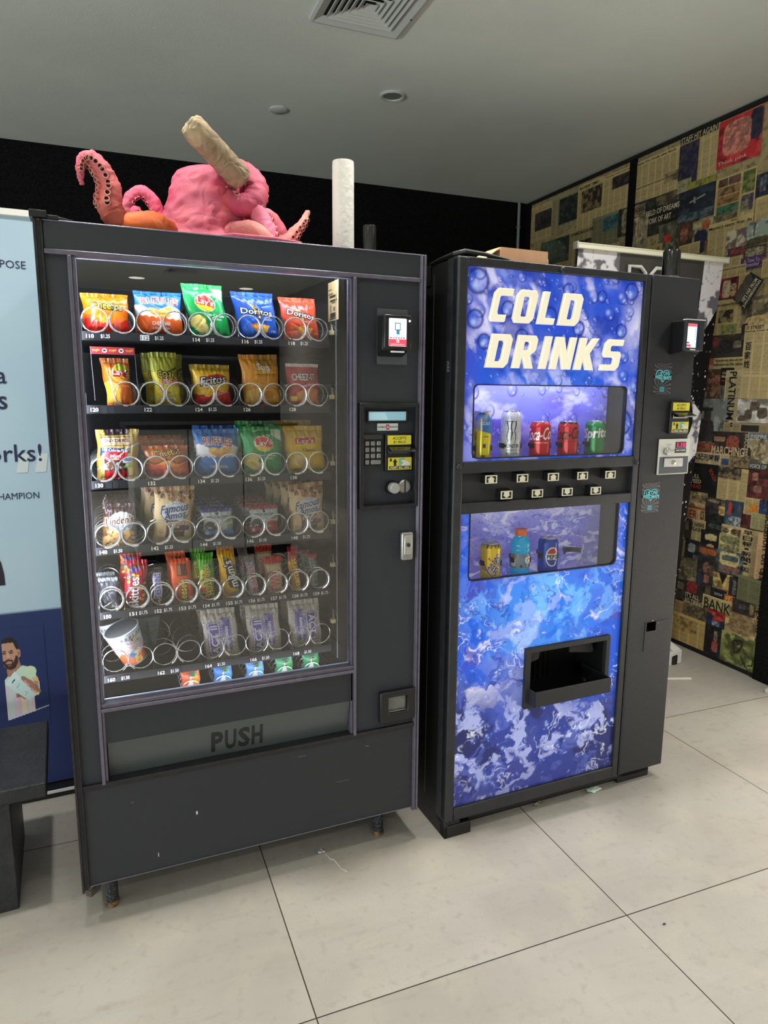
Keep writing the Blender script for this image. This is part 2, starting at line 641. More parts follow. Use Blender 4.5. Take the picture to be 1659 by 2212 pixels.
t = thing('ceiling_speaker', 'round white recessed ceiling fitting with a ring, right of the smaller disc', 'ceiling light', room(1.513, 1.558, ZC), ROOM)
m = MB(); m.lathe([(0.064, 0.0), (0.064, -0.004), (0.058, -0.010), (0.046, -0.008), (0.043, 0.0)][::-1], 40)
m.build('ring', M['vent'], t)
m = MB(); m.cyl((0, 0, -0.0035), 0.043, 0.003, n=40)
m.build('grille', mat('dim_grille', (120, 120, 118), rough=0.7), t)
dup(vt, room(1.42, -6.95, ZC), 'square white ceiling diffuser far behind the viewer, seen mirrored in the glass')
t = MB(); t.lathe([(0.047, 0.0), (0.047, -0.006), (0.04, -0.011), (0.0, -0.012)][::-1], 36)
o = t.build('ceiling_disc', M['vent']); o.location = room(1.034, 1.938, ZC)
tag(o, 'small plain round white cover on the ceiling above the pink creature', 'ceiling disc')
for k, (x, y, w) in enumerate(LAMPS):
    t = thing('downlight', 'round recessed ceiling downlight with a white rim, lit', 'ceiling light', room(x, y, ZC - 0.001), 0, 'lit ceiling downlights')
    q = MB(); q.lathe([(0.115, 0.0), (0.112, -0.006), (0.1, -0.009), (0.097, -0.002)][::-1], 24)
    q.build('rim', M['vent'], t)
    q = MB(); q.cyl((0, 0, -0.0075), 0.096, 0.004, n=24)
    q.build('diffuser', M['diffuser'], t)

for nm, x, y, z, w, h in [('window_%d' % (k + 1),) + q[:5] for k, q in enumerate(WALL_FILLS)]:  # frames added around the unseen fill lights
    m = MB()
    for a, b, c, d in ((y - w / 2 - 0.06, y + w / 2 + 0.06, z - h / 2 - 0.06, z - h / 2), (y - w / 2 - 0.06, y + w / 2 + 0.06, z + h / 2, z + h / 2 + 0.06), (y - w / 2 - 0.06, y - w / 2, z - h / 2, z + h / 2), (y + w / 2, y + w / 2 + 0.06, z - h / 2, z + h / 2)):
        m.box(x - 0.025, a, c, x + 0.025, b, d)
    struct(m.build(nm, M['side']), ROOM)
CLIPS = [
(2.927, 2.637, 2.581, 2.837, 'S', (215, 190, 134), [(0.28, 0.3, 1, 0.8, (46, 44, 41), (81, 71, 64))], []),
(2.63, 2.335, 2.611, 2.844, 'S', (174, 162, 121), [(0.3, 0.12, 1, 0.86, (34, 46, 41), (71, 76, 64))], []),
(2.331, 2.066, 2.545, 2.846, 'S', (215, 190, 134), [(0.16, 0.38, 0.96, 0.86, (55, 41, 32), (150, 127, 83))], [('BAYSIDE TIMES', 0.45, 0.93, 0.75, 0.06, (22, 22, 24), 0)]),
(2.067, 1.785, 2.567, 2.838, 'S', (215, 190, 134), [(0.3, 0.62, 1, 0.9, (41, 39, 39), (81, 69, 57))], [('Turning over a new leaf', 0.5, 0.95, 0.86, 0.035, (22, 22, 24), 0)]),
(2.409, 2.136, 2.317, 2.566, 'S', (185, 164, 115), [(0.3, 0.0, 1, 0.7, (34, 32, 32), (92, 81, 69))], [('CONGRESS BACK IN LINE?', 0.52, 0.9, 0.9, 0.08, (22, 22, 24), 0)]),
(2.161, 1.883, 2.407, 2.599, 'S', (139, 134, 97), [(0.4, 0.45, 1, 0.9, (57, 102, 113), (92, 127, 127))], [('TOP', 0.7, 0.68, 0.4, 0.14, (40, 70, 90), 0)]),
(1.901, 1.785, 2.429, 2.597, 'P', (57, 53, 46), [(0.3, 0.1, 0.75, 0.95, (174, 162, 127), (104, 92, 76))], []),
(2.751, 2.404, 2.383, 2.555, 'P', (81, 92, 76), [(0.0, 0.3, 0.5, 1, (106, 120, 102), (81, 95, 81))], []),
(2.403, 2.28, 2.252, 2.331, 'P', (97, 85, 60), [], []),
(1.77, 1.372, 2.575, 2.833, 'S', (215, 190, 134), [(0.62, 0.3, 0.95, 0.5, (174, 150, 104), (104, 90, 62))], [('How To Soak the Rich', 0.42, 0.95, 0.8, 0.045, (22, 22, 24), 0), ('Court Declines to Intervene With Laws', 0.45, 0.42, 0.8, 0.03, (22, 22, 24), 0)]),
(1.768, 1.572, 2.512, 2.601, 'P', (148, 129, 97), [(0.0, 0.85, 1, 1, (46, 46, 69), (57, 57, 81)), (0.7, 0.3, 0.95, 0.85, (69, 60, 46), (92, 81, 57))], [('NYPD', 0.34, 0.5, 0.5, 0.3, (60, 52, 52), 0)]),
(1.662, 1.374, 2.385, 2.599, 'P', (46, 44, 37), [(0.3, 0.72, 1, 1, (127, 115, 83), (57, 53, 46))], [('FIELD OF DREAMS', 0.5, 0.6, 0.92, 0.14, (222, 210, 180), 0), ('WORK OF ART', 0.4, 0.38, 0.72, 0.14, (222, 210, 180), 0)]),
(1.775, 1.63, 2.321, 2.514, 'P', (162, 148, 115), [], []),
(1.534, 1.371, 2.271, 2.429, 'P', (106, 106, 83), [(0.25, 0.3, 0.65, 0.6, (220, 69, 64), (174, 69, 57))], []),
(1.758, 1.497, 2.255, 2.323, 'S', (197, 174, 104), [], [('& Airlef', 0.6, 0.5, 0.6, 0.5, (70, 60, 40), 0)]),
(1.413, 1.138, 2.567, 2.876, 'S', (215, 190, 134), [(0.0, 0.05, 0.5, 0.82, (44, 46, 76), (81, 67, 76)), (0.0, 0.02, 0.36, 0.22, (174, 167, 127), (150, 143, 109)), (0.3, 0.0, 1, 0.12, (162, 157, 69), (127, 129, 51)), (0, 0.83, 0.96, 0.97, (41, 39, 34), (34, 32, 30))], [('STAFF HIT AGAIN', 0.48, 0.895, 0.9, 0.1, (206, 190, 150), 0)]),
(1.144, 0.874, 2.622, 2.853, 'P', (204, 53, 60), [(0.72, 0.38, 1, 1, (46, 46, 67), (55, 55, 76)), (0.12, 0.22, 0.76, 0.92, (238, 146, 129), (162, 111, 97))], [('Think pink', 0.38, 0.09, 0.68, 0.1, (228, 180, 160), 0)]),
(1.393, 1.116, 2.4, 2.571, 'P', (39, 46, 57), [(0, 0.02, 1, 0.28, (97, 113, 120), (46, 55, 60))], [('†', 0.5, 0.64, 0.2, 0.4, (150, 160, 150), 100)]),
(1.133, 0.881, 2.349, 2.573, 'S', (215, 190, 134), [(0.06, 0.8, 0.3, 0.97, (111, 81, 55), (69, 60, 46)), (0.33, 0.8, 0.62, 0.97, (69, 81, 97), (139, 81, 51)), (0.06, 0.6, 0.62, 0.77, (162, 127, 81), (92, 64, 46)), (0.06, 0.4, 0.62, 0.57, (162, 120, 69), (81, 57, 41)), (0.06, 0.2, 0.62, 0.37, (46, 111, 88), (104, 127, 92)), (0.06, 0.02, 0.62, 0.18, (104, 97, 69), (150, 139, 104)), (0.68, 0.5, 0.97, 0.97, (139, 143, 81), (81, 92, 51)), (0.68, 0.1, 0.97, 0.46, (81, 64, 97), (150, 150, 115))], []),
(0.881, 0.801, 2.416, 2.526, 'P', (51, 53, 64), [(0.3, 0.2, 0.8, 0.9, (127, 127, 139), (57, 60, 69))], []),
(0.869, 0.787, 2.294, 2.416, 'S', (215, 190, 134), [], []),
(1.374, 1.231, 2.278, 2.404, 'P', (81, 57, 41), [(0.1, 0.2, 0.5, 0.8, (185, 115, 81), (104, 69, 51))], []),
(1.272, 1.116, 2.209, 2.39, 'P', (150, 143, 104), [(0.1, 0.05, 0.7, 0.7, (39, 41, 69), (57, 57, 81)), (0.4, 0.7, 0.8, 0.95, (197, 97, 64), (174, 127, 97)), (0.6, 0, 1, 0.4, (162, 97, 57), (127, 104, 69))], []),
(1.361, 1.211, 2.217, 2.282, 'S', (215, 190, 134), [], []),
(1.157, 0.878, 2.076, 2.351, 'S', (215, 190, 134), [(0.45, 0.3, 0.95, 0.78, (220, 204, 174), (81, 57, 76)), (0.5, 0.3, 0.9, 0.46, (174, 81, 64), (53, 48, 81))], [("Martin's team: Roy, As", 0.5, 0.9, 0.96, 0.07, (22, 22, 24), 0), ('HOCKEY', 0.6, 0.97, 0.16, 0.025, (22, 22, 24), 0)]),
(0.908, 0.774, 2.188, 2.309, 'P', (162, 174, 162), [(0, 0, 1, 0.35, (88, 81, 60), (111, 97, 57)), (0.3, 0.4, 0.36, 1, (92, 92, 81), (104, 104, 92))], []),
(0.917, 0.783, 2.128, 2.191, 'P', (81, 74, 62), [(0.1, 0.2, 0.9, 0.9, (197, 185, 150), (92, 81, 64))], []),
(0.928, 0.796, 2.081, 2.142, 'P', (97, 60, 115), [], [('A Time To', 0.5, 0.66, 0.7, 0.3, (200, 180, 200), 0), ('Remember', 0.5, 0.32, 0.74, 0.28, (200, 180, 200), 0)]),
(0.799, 0.756, 2.023, 2.113, 'S', (220, 192, 134), [], []),
(1.062, 0.892, 2.044, 2.114, 'S', (215, 190, 134), [], [('successes? Keep it com', 0.5, 0.8, 0.95, 0.14, (22, 22, 24), 0)]),
(1.077, 0.918, 1.95, 2.057, 'P', (127, 44, 46), [(0.3, 0.05, 0.62, 0.9, (231, 208, 174), (197, 162, 127)), (0.6, 0.1, 0.85, 0.7, (220, 185, 139), (69, 57, 51)), (0.05, 0.2, 0.22, 0.4, (220, 115, 57), (197, 104, 46))], []),
(0.93, 0.869, 1.932, 2.066, 'S', (215, 190, 134), [], []),
(1.092, 0.875, 1.767, 1.946, 'S', (215, 190, 134), [(0.25, 0.36, 0.68, 0.72, (57, 44, 34), (174, 150, 104)), (0.36, 0.02, 0.8, 0.28, (115, 139, 92), (185, 150, 57))], [('brothers connect for South', 0.45, 0.86, 0.9, 0.08, (22, 22, 24), 0)]),
(0.897, 0.729, 1.793, 1.941, 'P', (139, 125, 97), [(0.2, 0.0, 1, 0.35, (220, 192, 134), (204, 174, 120)), (0.0, 0.4, 0.4, 0.9, (69, 60, 51), (115, 104, 81))], []),
(1.103, 0.85, 1.643, 1.763, 'P', (64, 57, 53), [(0.17, 0.5, 0.28, 0.95, (174, 69, 71), (150, 57, 62)), (0.3, 0.2, 0.75, 0.7, (39, 37, 39), (62, 57, 57)), (0.7, 0.4, 0.9, 0.7, (162, 150, 127), (104, 92, 81))], []),
(0.884, 0.849, 1.754, 1.81, 'P', (46, 41, 39), [], []),
(0.863, 0.688, 1.431, 1.799, 'S', (220, 197, 143), [], [('O STREET', 0.35, 0.97, 0.6, 0.045, (22, 22, 24), 0), ('Saving Lives in M', 0.5, 0.92, 0.95, 0.03, (22, 22, 24), 0), ('百', 0.18, 0.72, 0.2, 0.1, (22, 22, 24), 0), ('家', 0.18, 0.6, 0.2, 0.1, (22, 22, 24), 0), ('姓', 0.18, 0.48, 0.2, 0.1, (22, 22, 24), 0)]),
(1.097, 0.849, 1.58, 1.648, 'S', (215, 192, 139), [(0, 0.5, 0.2, 1, (197, 97, 81), (185, 92, 81))], [('Everyone should be', 0.62, 0.74, 0.68, 0.2, (22, 22, 24), 0), ('welcome at the table.', 0.6, 0.46, 0.76, 0.2, (22, 22, 24), 0)]),
(1.103, 0.973, 1.429, 1.587, 'P', (127, 97, 71), [(0.1, 0.2, 0.5, 0.9, (81, 57, 46), (174, 127, 92)), (0.45, 0.4, 0.9, 0.8, (115, 69, 46), (174, 115, 92))], []),
(0.991, 0.906, 1.5, 1.592, 'P', (30, 27, 27), [], [('On the', 0.5, 0.72, 0.7, 0.14, (220, 206, 170), 0), ('Market', 0.5, 0.52, 0.74, 0.14, (220, 206, 170), 0), ('New York', 0.5, 0.28, 0.74, 0.09, (180, 90, 80), 0)]),
(0.981, 0.929, 1.386, 1.5, 'P', (104, 104, 99), [], []),
(0.956, 0.847, 1.28, 1.578, 'S', (208, 190, 143), [], [('PLATINUM.”', 0.46, 0.5, 0.95, 0.4, (22, 22, 24), -90)]),
(1.147, 0.913, 1.183, 1.429, 'P', (129, 134, 129), [(0.1, 0.05, 0.6, 0.55, (55, 51, 53), (67, 62, 62)), (0.28, 0.5, 0.5, 0.8, (69, 60, 57), (92, 74, 64)), (0.2, 0.72, 0.55, 0.82, (51, 48, 48), (57, 55, 55)), (0, 0.3, 0.15, 0.8, (162, 162, 150), (150, 150, 139))], []),
(0.864, 0.674, 1.31, 1.431, 'P', (204, 197, 185), [(0.05, 0.05, 0.3, 0.3, (97, 83, 69), (111, 97, 81)), (0.25, 0.15, 0.5, 0.55, (97, 83, 69), (111, 97, 81)), (0.4, 0.5, 0.7, 0.9, (97, 83, 69), (115, 99, 83)), (0.65, 0.2, 0.95, 0.65, (97, 83, 69), (111, 97, 81))], []),
(0.941, 0.669, 1.26, 1.308, 'S', (174, 155, 115), [(0.4, 0.1, 0.8, 0.8, (41, 39, 39), (57, 53, 51))], []),
(1.009, 0.791, 1.128, 1.26, 'P', (57, 48, 48), [(0.45, 0.3, 0.8, 0.85, (185, 81, 76), (150, 97, 74)), (0.05, 0.6, 0.4, 0.8, (197, 150, 115), (162, 127, 97))], [('MARCHING', 0.5, 0.22, 0.96, 0.34, (232, 206, 160), 0)]),
(0.804, 0.765, 1.138, 1.256, 'S', (81, 74, 62), [], [('SUCCESS', 0.5, 0.5, 0.95, 0.6, (220, 206, 170), -90)]),
(0.782, 0.651, 1.106, 1.26, 'P', (162, 150, 120), [(0, 0.82, 1, 1, (92, 120, 150), (104, 127, 150)), (0.3, 0.15, 0.85, 0.7, (197, 180, 139), (104, 92, 74)), (0, 0.1, 0.2, 0.5, (57, 53, 51), (69, 62, 57))], [('INSPIRE', 0.5, 0.9, 0.7, 0.11, (222, 214, 196), 0)]),
(1.141, 0.99, 1.129, 1.193, 'P', (150, 81, 57), [(0.3, 0.2, 0.9, 0.8, (127, 69, 51), (185, 115, 81))], []),
(1.145, 0.877, 1.07, 1.138, 'S', (227, 206, 155), [(0.78, 0.1, 0.98, 0.65, (81, 92, 139), (69, 69, 104))], [('人紀元時報', 0.4, 0.62, 0.7, 0.5, (34, 40, 80), 0)]),
(0.883, 0.759, 1.076, 1.139, 'P', (139, 122, 90), [(0.2, 0.2, 0.7, 0.8, (97, 85, 64), (174, 155, 115))], []),
(0.759, 0.648, 1.078, 1.109, 'P', (69, 76, 88), [], [('VOICE OF', 0.5, 0.5, 0.9, 0.6, (222, 214, 190), 0)]),
(1.162, 0.928, 0.894, 1.073, 'P', (20, 23, 20), [], [('FULL', 0.25, 0.6, 0.28, 0.12, (226, 210, 170), 0), ('SPEED', 0.27, 0.44, 0.36, 0.12, (226, 210, 170), 0), ('AHEAD', 0.27, 0.28, 0.38, 0.12, (200, 50, 54), 0), ('SOLD!', 0.78, 0.7, 0.5, 0.12, (200, 70, 54), -55)]),
(0.945, 0.742, 0.892, 1.073, 'S', (215, 190, 134), [(0.0, 0.66, 0.72, 1, (62, 55, 51), (150, 129, 97))], []),
(0.755, 0.631, 0.928, 1.078, 'P', (97, 46, 44), [(0.2, 0.6, 0.5, 0.9, (185, 127, 104), (127, 69, 62)), (0.3, 0.2, 0.7, 0.45, (162, 115, 97), (139, 92, 81))], []),
(1.159, 1.002, 0.825, 0.913, 'P', (174, 148, 111), [(0.3, 0.3, 0.9, 0.8, (104, 85, 62), (185, 160, 115))], []),
(1.156, 1.0, 0.75, 0.826, 'S', (220, 180, 127), [(0.0, 0.9, 1, 1, (197, 81, 46), (185, 69, 46))], [('RIER', 0.3, 0.45, 0.55, 0.6, (140, 44, 34), 0), ('Ω', 0.83, 0.5, 0.14, 0.6, (50, 44, 40), 0)]),
(1.013, 0.907, 0.802, 0.888, 'P', (69, 57, 60), [(0.1, 0.8, 0.9, 1, (185, 162, 127), (104, 92, 81))], []),
(1.008, 0.859, 0.722, 0.815, 'P', (30, 30, 30), [(0.2, 0.1, 0.9, 0.35, (81, 97, 85), (41, 46, 44))], []),
(0.919, 0.847, 0.809, 0.859, 'P', (220, 192, 115), [(0.2, 0.2, 0.5, 0.6, (174, 104, 46), (220, 162, 46))], []),
(0.88, 0.746, 0.757, 0.899, 'P', (60, 78, 97), [(0.1, 0.05, 0.9, 0.4, (92, 111, 127), (208, 213, 208)), (0.18, 0.45, 0.32, 0.95, (220, 69, 57), (208, 69, 57))], []),
(0.774, 0.703, 0.756, 0.871, 'P', (90, 39, 39), [], []),
(0.763, 0.661, 0.841, 0.929, 'S', (215, 190, 134), [(0.35, 0.15, 0.85, 0.6, (231, 150, 57), (204, 111, 34))], []),
(0.672, 0.622, 0.854, 0.928, 'P', (51, 69, 104), [], []),
(0.713, 0.612, 0.77, 0.855, 'S', (174, 169, 120), [], []),
(1.115, 0.997, 0.632, 0.758, 'S', (208, 185, 134), [], [('BS NEWS', 0.5, 0.78, 0.85, 0.16, (22, 22, 24), 0), ('FLASH', 0.5, 0.56, 0.6, 0.16, (22, 22, 24), 0)]),
(1.17, 1.093, 0.638, 0.756, 'P', (62, 53, 48), [(0.3, 0.4, 0.7, 0.85, (150, 115, 92), (104, 81, 64))], []),
(1.023, 0.877, 0.601, 0.714, 'P', (25, 25, 25), [(0.2, 0.5, 0.75, 0.82, (227, 208, 157), (220, 199, 148)), (0.3, 0.12, 0.65, 0.32, (220, 185, 127), (197, 162, 111)), (0, 0, 1, 0.12, (208, 180, 125), (197, 169, 115))], []),
(0.889, 0.732, 0.702, 0.766, 'P', (208, 183, 134), [(0.05, 0.3, 0.3, 0.7, (69, 57, 51), (174, 150, 111)), (0.4, 0.2, 0.95, 0.75, (57, 48, 44), (174, 143, 104))], []),
(0.898, 0.727, 0.606, 0.714, 'P', (174, 162, 115), [(0.05, 0.55, 0.95, 0.9, (115, 129, 81), (162, 157, 111)), (0.05, 0.1, 0.95, 0.45, (174, 162, 120), (97, 92, 69))], []),
(0.765, 0.671, 0.519, 0.766, 'S', (220, 197, 143), [], [('早', 0.5, 0.92, 0.6, 0.1, (22, 22, 24), 0), ('日', 0.5, 0.8, 0.6, 0.09, (22, 22, 24), 0), ('報', 0.5, 0.68, 0.6, 0.1, (22, 22, 24), 0), ('●', 0.5, 0.58, 0.3, 0.04, (22, 22, 24), 0), ('新', 0.5, 0.47, 0.6, 0.1, (22, 22, 24), 0), ('聞', 0.5, 0.35, 0.6, 0.1, (22, 22, 24), 0), ('●', 0.5, 0.26, 0.3, 0.04, (22, 22, 24), 0), ('版', 0.5, 0.14, 0.6, 0.1, (22, 22, 24), 0)]),
(0.697, 0.621, 0.52, 0.767, 'S', (174, 153, 111), [], []),
(1.181, 1.111, 0.515, 0.625, 'S', (174, 150, 106), [], []),
(1.13, 1.011, 0.519, 0.64, 'P', (39, 38, 39), [(0.2, 0.4, 0.65, 0.8, (174, 174, 174), (139, 139, 139)), (0.55, 0.1, 0.85, 0.3, (150, 150, 150), (69, 69, 69))], []),
(1.026, 0.883, 0.542, 0.622, 'P', (81, 62, 69), [(0, 0.45, 0.85, 0.85, (204, 111, 51), (174, 92, 46)), (0.0, 0, 1, 0.3, (51, 51, 64), (69, 64, 69))], []),
(0.904, 0.73, 0.503, 0.627, 'P', (104, 115, 120), [(0.12, 0.35, 0.85, 0.95, (238, 220, 150), (227, 208, 139)), (0.2, 0.55, 0.82, 0.8, (81, 97, 106), (111, 125, 127)), (0.1, 0.1, 0.9, 0.35, (174, 81, 69), (127, 127, 120))], []),
(1.177, 0.995, 0.397, 0.531, 'P', (141, 125, 97), [(0.3, 0.2, 0.9, 0.9, (115, 104, 81), (155, 139, 106))], []),
(1.029, 0.883, 0.399, 0.557, 'P', (62, 57, 57), [(0.3, 0.45, 0.6, 0.85, (104, 74, 64), (174, 127, 111)), (0.6, 0.4, 0.85, 0.8, (139, 104, 88), (69, 57, 57)), (0.35, 0.1, 0.6, 0.4, (197, 127, 104), (150, 97, 81)), (0.0, 0.0, 0.35, 0.35, (46, 57, 81), (69, 76, 92))], []),
(0.659, 0.553, 0.141, 0.763, 'S', (220, 180, 134), [(0, 0.42, 0.9, 0.47, (162, 64, 51), (150, 57, 46))], [('Discussion on dispensaries', 0.45, 0.76, 0.95, 0.5, (60, 48, 36), -90), ('Tears of joy and each', 0.4, 0.22, 0.95, 0.5, (44, 36, 30), -90)]),
(0.912, 0.786, 0.386, 0.497, 'P', (215, 178, 111), [(0.3, 0.0, 0.9, 0.25, (197, 139, 81), (174, 104, 57))], [('▼', 0.52, 0.74, 0.4, 0.5, (26, 24, 22), 0)]),
(0.805, 0.729, 0.378, 0.497, 'P', (46, 44, 44), [(0.3, 0.2, 0.6, 0.85, (139, 139, 139), (69, 67, 67))], []),
(1.184, 1.088, 0.261, 0.386, 'P', (69, 62, 53), [(0.2, 0.6, 0.7, 0.95, (150, 143, 111), (104, 97, 76))], []),
(1.104, 0.958, 0.264, 0.402, 'P', (60, 51, 46), [(0.1, 0.5, 0.6, 0.98, (174, 60, 60), (127, 46, 46))], [("IT'S ALL", 0.42, 0.38, 0.7, 0.2, (222, 206, 170), 0), ('SO TIRING', 0.52, 0.14, 0.9, 0.2, (222, 206, 170), 0)]),
(0.921, 0.813, 0.333, 0.404, 'P', (30, 34, 46), [], [('2024', 0.5, 0.62, 0.5, 0.2, (200, 196, 186), 0)]),
(0.83, 0.758, 0.328, 0.393, 'P', (197, 104, 57), [(0.1, 0.2, 0.8, 0.9, (243, 185, 104), (174, 69, 46))], []),
(0.969, 0.765, 0.264, 0.356, 'S', (231, 208, 143), [], [('BANK', 0.5, 0.5, 0.86, 0.62, (30, 50, 28), 0)]),
(0.945, 0.774, 0.161, 0.284, 'P', (197, 64, 55), [(0, 0.1, 0.35, 0.8, (39, 51, 88), (51, 62, 97)), (0.3, 0.15, 0.7, 0.5, (174, 185, 208), (69, 88, 127)), (0.6, 0.05, 1, 0.6, (34, 37, 60), (51, 53, 81))], []),
(1.171, 1.083, 0.179, 0.266, 'S', (197, 162, 111), [], []),
(1.107, 0.931, 0.157, 0.28, 'P', (127, 106, 78), [(0.1, 0.1, 0.9, 0.8, (92, 76, 57), (139, 122, 92))], []),
(1.179, 0.912, 0.026, 0.194, 'S', (220, 187, 115), [(0.1, 0.4, 0.7, 0.9, (150, 122, 69), (208, 174, 106))], []),
(0.933, 0.777, 0.019, 0.194, 'P', (30, 28, 30), [(0.35, 0.15, 0.6, 0.5, (185, 69, 64), (139, 127, 120)), (0.4, 0.5, 0.55, 0.85, (174, 150, 127), (104, 97, 92))], []),
(0.806, 0.615, 0.186, 0.334, 'P', (185, 157, 111), [(0.15, 0.1, 0.9, 0.9, (139, 113, 81), (174, 146, 102))], []),
(0.82, 0.584, 0.023, 0.193, 'P', (136, 143, 81), [], []),
(0.748, 0.612, 0.363, 0.518, 'S', (127, 129, 92), [], []),
(0.77, 0.629, 0.31, 0.384, 'P', (57, 51, 46), [(0.75, 0.2, 0.95, 0.9, (174, 146, 97), (150, 127, 85)), (0.3, 0.4, 0.6, 0.7, (104, 104, 104), (69, 64, 60))], [])]
HEADQ = [(-0.858, 1.88), (-0.765, 2.009), (-0.846, 2.061), (-0.941, 1.94)]
TIGER = [(-0.743, 0.151), (-0.724, 0.09), (-0.708, 0.101), (-0.683, 0.141), (-0.681, 0.17), (-0.709, 0.165), (-0.738, 0.158), (-0.713, 0.141), (-0.699, 0.151), (-0.646, 0.113), (-0.61, 0.093), (-0.612, 0.06), (-0.639, 0.054)]
BANNER_TEXT = [('POSE', 0.347, 1.843, 0.074, 0.024, 0.0), ('a', 0.287, 1.485, 0.028, 0.037, 0.008), ('s', 0.285, 1.404, 0.025, 0.042, 0.008),
               ('orks!', 0.308, 1.238, 0.16, 0.058, 0.006), ('CHAMPION', 0.300, 1.0935, 0.142, 0.022, 0.0)]
BANNER_MAN = (0.219, 0.267, 0.133, 0.367)
M['paper'] = mat('newsprint_sheet', None, rough=0.8, bump=(30, 0.1))


def clipping(i, spec):
    y0, y1, z0, z1, kind, base, ph, tx = spec
    w, h = y0 - y1, z1 - z0
    nu = int(min(72, max(14, w / 0.0048)))
    nv = int(min(72, max(14, h / 0.0048)))
    U, V = uvgrid(nu, nv)
    p = Paint(U, V, w / h)
    p.fill(base)
    rg = np.random.RandomState(100 + i)
    if kind == 'S':
        nc = max(1, int(round(w / 0.06)))
        gut = np.abs(((U * nc + 0.5) % 1) - 0.5) < 0.1
        rows = rg.rand(nv)[np.clip((V * (nv - 1)).round().astype(int), 0, nv - 1)]
        word = rg.rand(U.size)
        ink = (~gut) & (U > 0.03) & (U < 0.97) & (V < 0.9) & (rows > 0.04)
        dk = tuple(int(q * 0.62) for q in base)
        p.m(ink * (0.35 + 0.65 * word) * (0.55 + 0.45 * rows), dk, 0.75)
        p.noise(3, 3, i, tuple(int(q * 0.8) for q in base), 0.5, 0.8, 0.5)
    else:
        p.noise(3, 3, i, tuple(int(q * 0.55) for q in base), 0.45, 0.62, 0.9)
        p.noise(6, 6, i + 7, tuple(min(255, int(q * 1.35 + 12)) for q in base), 0.56, 0.7, 0.7)
    for k, (a, b, c, d, ca, cb) in enumerate(ph):
        sel = (U >= a) & (U <= c) & (V >= b) & (V <= d)
        if kind == 'P':
            sel = ((U - (a + c) / 2) / ((c - a) / 2 + 1e-6)) ** 4 + ((V - (b + d) / 2) / ((d - b) / 2 + 1e-6)) ** 4 < 1
        p.m(sel, ca)
        n = fbm(U, V, 11, 11, i * 31 + k)
        p.m(sel * np.clip((n - 0.44) / 0.12, 0, 1), cb, 0.85)
        n = fbm(U, V, 16, 16, i * 37 + k)
        p.m(sel * np.clip((n - 0.56) / 0.08, 0, 1), tuple(int(q * 0.5) for q in ca), 0.6)
    eps = 0.0015 + 0.00022 * i
    cor = rg.uniform(-0.003, 0.003, 4)
    bulge = 0.0001 * fbm(U, V, 3, 3, i + 3)
    Y = -y0 + U * w
    Z = z0 + V * h + cor[0] * U + cor[1] * (1 - U)
    m = MB()
    m.grid(np.stack([XR - eps - bulge, -Y, Z], -1).reshape(nv, nu, 3), p.c)
    for s, cx, cz, tw, th, col, rot in tx:
        W_, H_ = tw * w, th * h
        if rot:
            W_, H_ = (tw * h, th * w) if abs(rot) > 80 else (tw * h * 0.8, th * h)
        m.text(s, -y0 + cx * w, z0 + cz * h, W_, H_, 0, col, off=0.015, rot=rot,
               fn=lambda a, b: (XR - eps - 0.0022, -a, b))
    return m.build('newspaper_clipping', M['paper'], WALLR, smooth=0)


for _i, _c in enumerate(CLIPS):
    clipping(_i, _c)


# rotated black headline and the hand-drawn green tiger page
def wallfn(e):
    return lambda a, b: (XR - e, -a, b)


m = MB()
fn = wallfn(0.026)
QC = HEADQ
m.poly(QC, 0, (40, 40, 42), fn=fn)
cxq, czq = sum(q[0] for q in QC) / 4, sum(q[1] for q in QC) / 4
ang = math.degrees(math.atan2(QC[1][1] - QC[0][1], QC[1][0] - QC[0][0]))
wq = math.dist(QC[0], QC[1])
hq = math.dist(QC[0], QC[3])
rx, rz = math.cos(math.radians(ang)), math.sin(math.radians(ang))
fn2 = wallfn(0.0275)
m.text("HE'S FAR FROM", cxq + rz * hq * 0.08 + rx * wq * 0.04, czq - rx * hq * 0.08 + rz * wq * 0.04, wq * 0.78, hq * 0.2, 0, (226, 214, 184), off=0.02, rot=ang, fn=fn2)
m.text("JUAN-DIMENSIONAL", cxq + rz * hq * 0.33, czq - rx * hq * 0.33, wq * 0.94, hq * 0.2, 0, (226, 214, 184), off=0.02, rot=ang, fn=fn2)
for k in range(7):
    a = k * 0.9
    px, pz = cxq - rz * hq * 0.28 + rx * wq * (-0.34 + 0.1 * k), czq + rx * hq * 0.28 + rz * wq * (-0.34 + 0.1 * k)
    m.poly([(px + 0.022 * math.cos(q * PI / 4), pz + (0.03 + 0.006 * (k % 3)) * math.sin(q * PI / 4)) for q in range(8)], 0, (84 + 10 * (k % 3), 80 + 8 * (k % 2), 74), fn=wallfn(0.0265 + 0.0001 * k))
m.build('newspaper_clipping', M['paper'], WALLR, smooth=0)
m = MB()
m.tube([(XR - 0.0265, -a, b) for a, b in TIGER[:7]], 0.004, 6, (34, 40, 20))
m.tube([(XR - 0.0265, -a, b) for a, b in TIGER[6:9]], 0.003, 6, (34, 40, 20))
m.tube([(XR - 0.0265, -a, b) for a, b in TIGER[8:]], 0.003, 6, (34, 40, 20))
for k in range(9):
    a, b = TIGER[3][0] + 0.012 * k, TIGER[3][1] - 0.05 - 0.014 * k
    m.tube([(XR - 0.0265, -a, b), (XR - 0.0265, -a - 0.006, b - 0.025)], 0.0025, 5, (40, 46, 24))
m.build('drawn_outline', M['print'], WALLR)
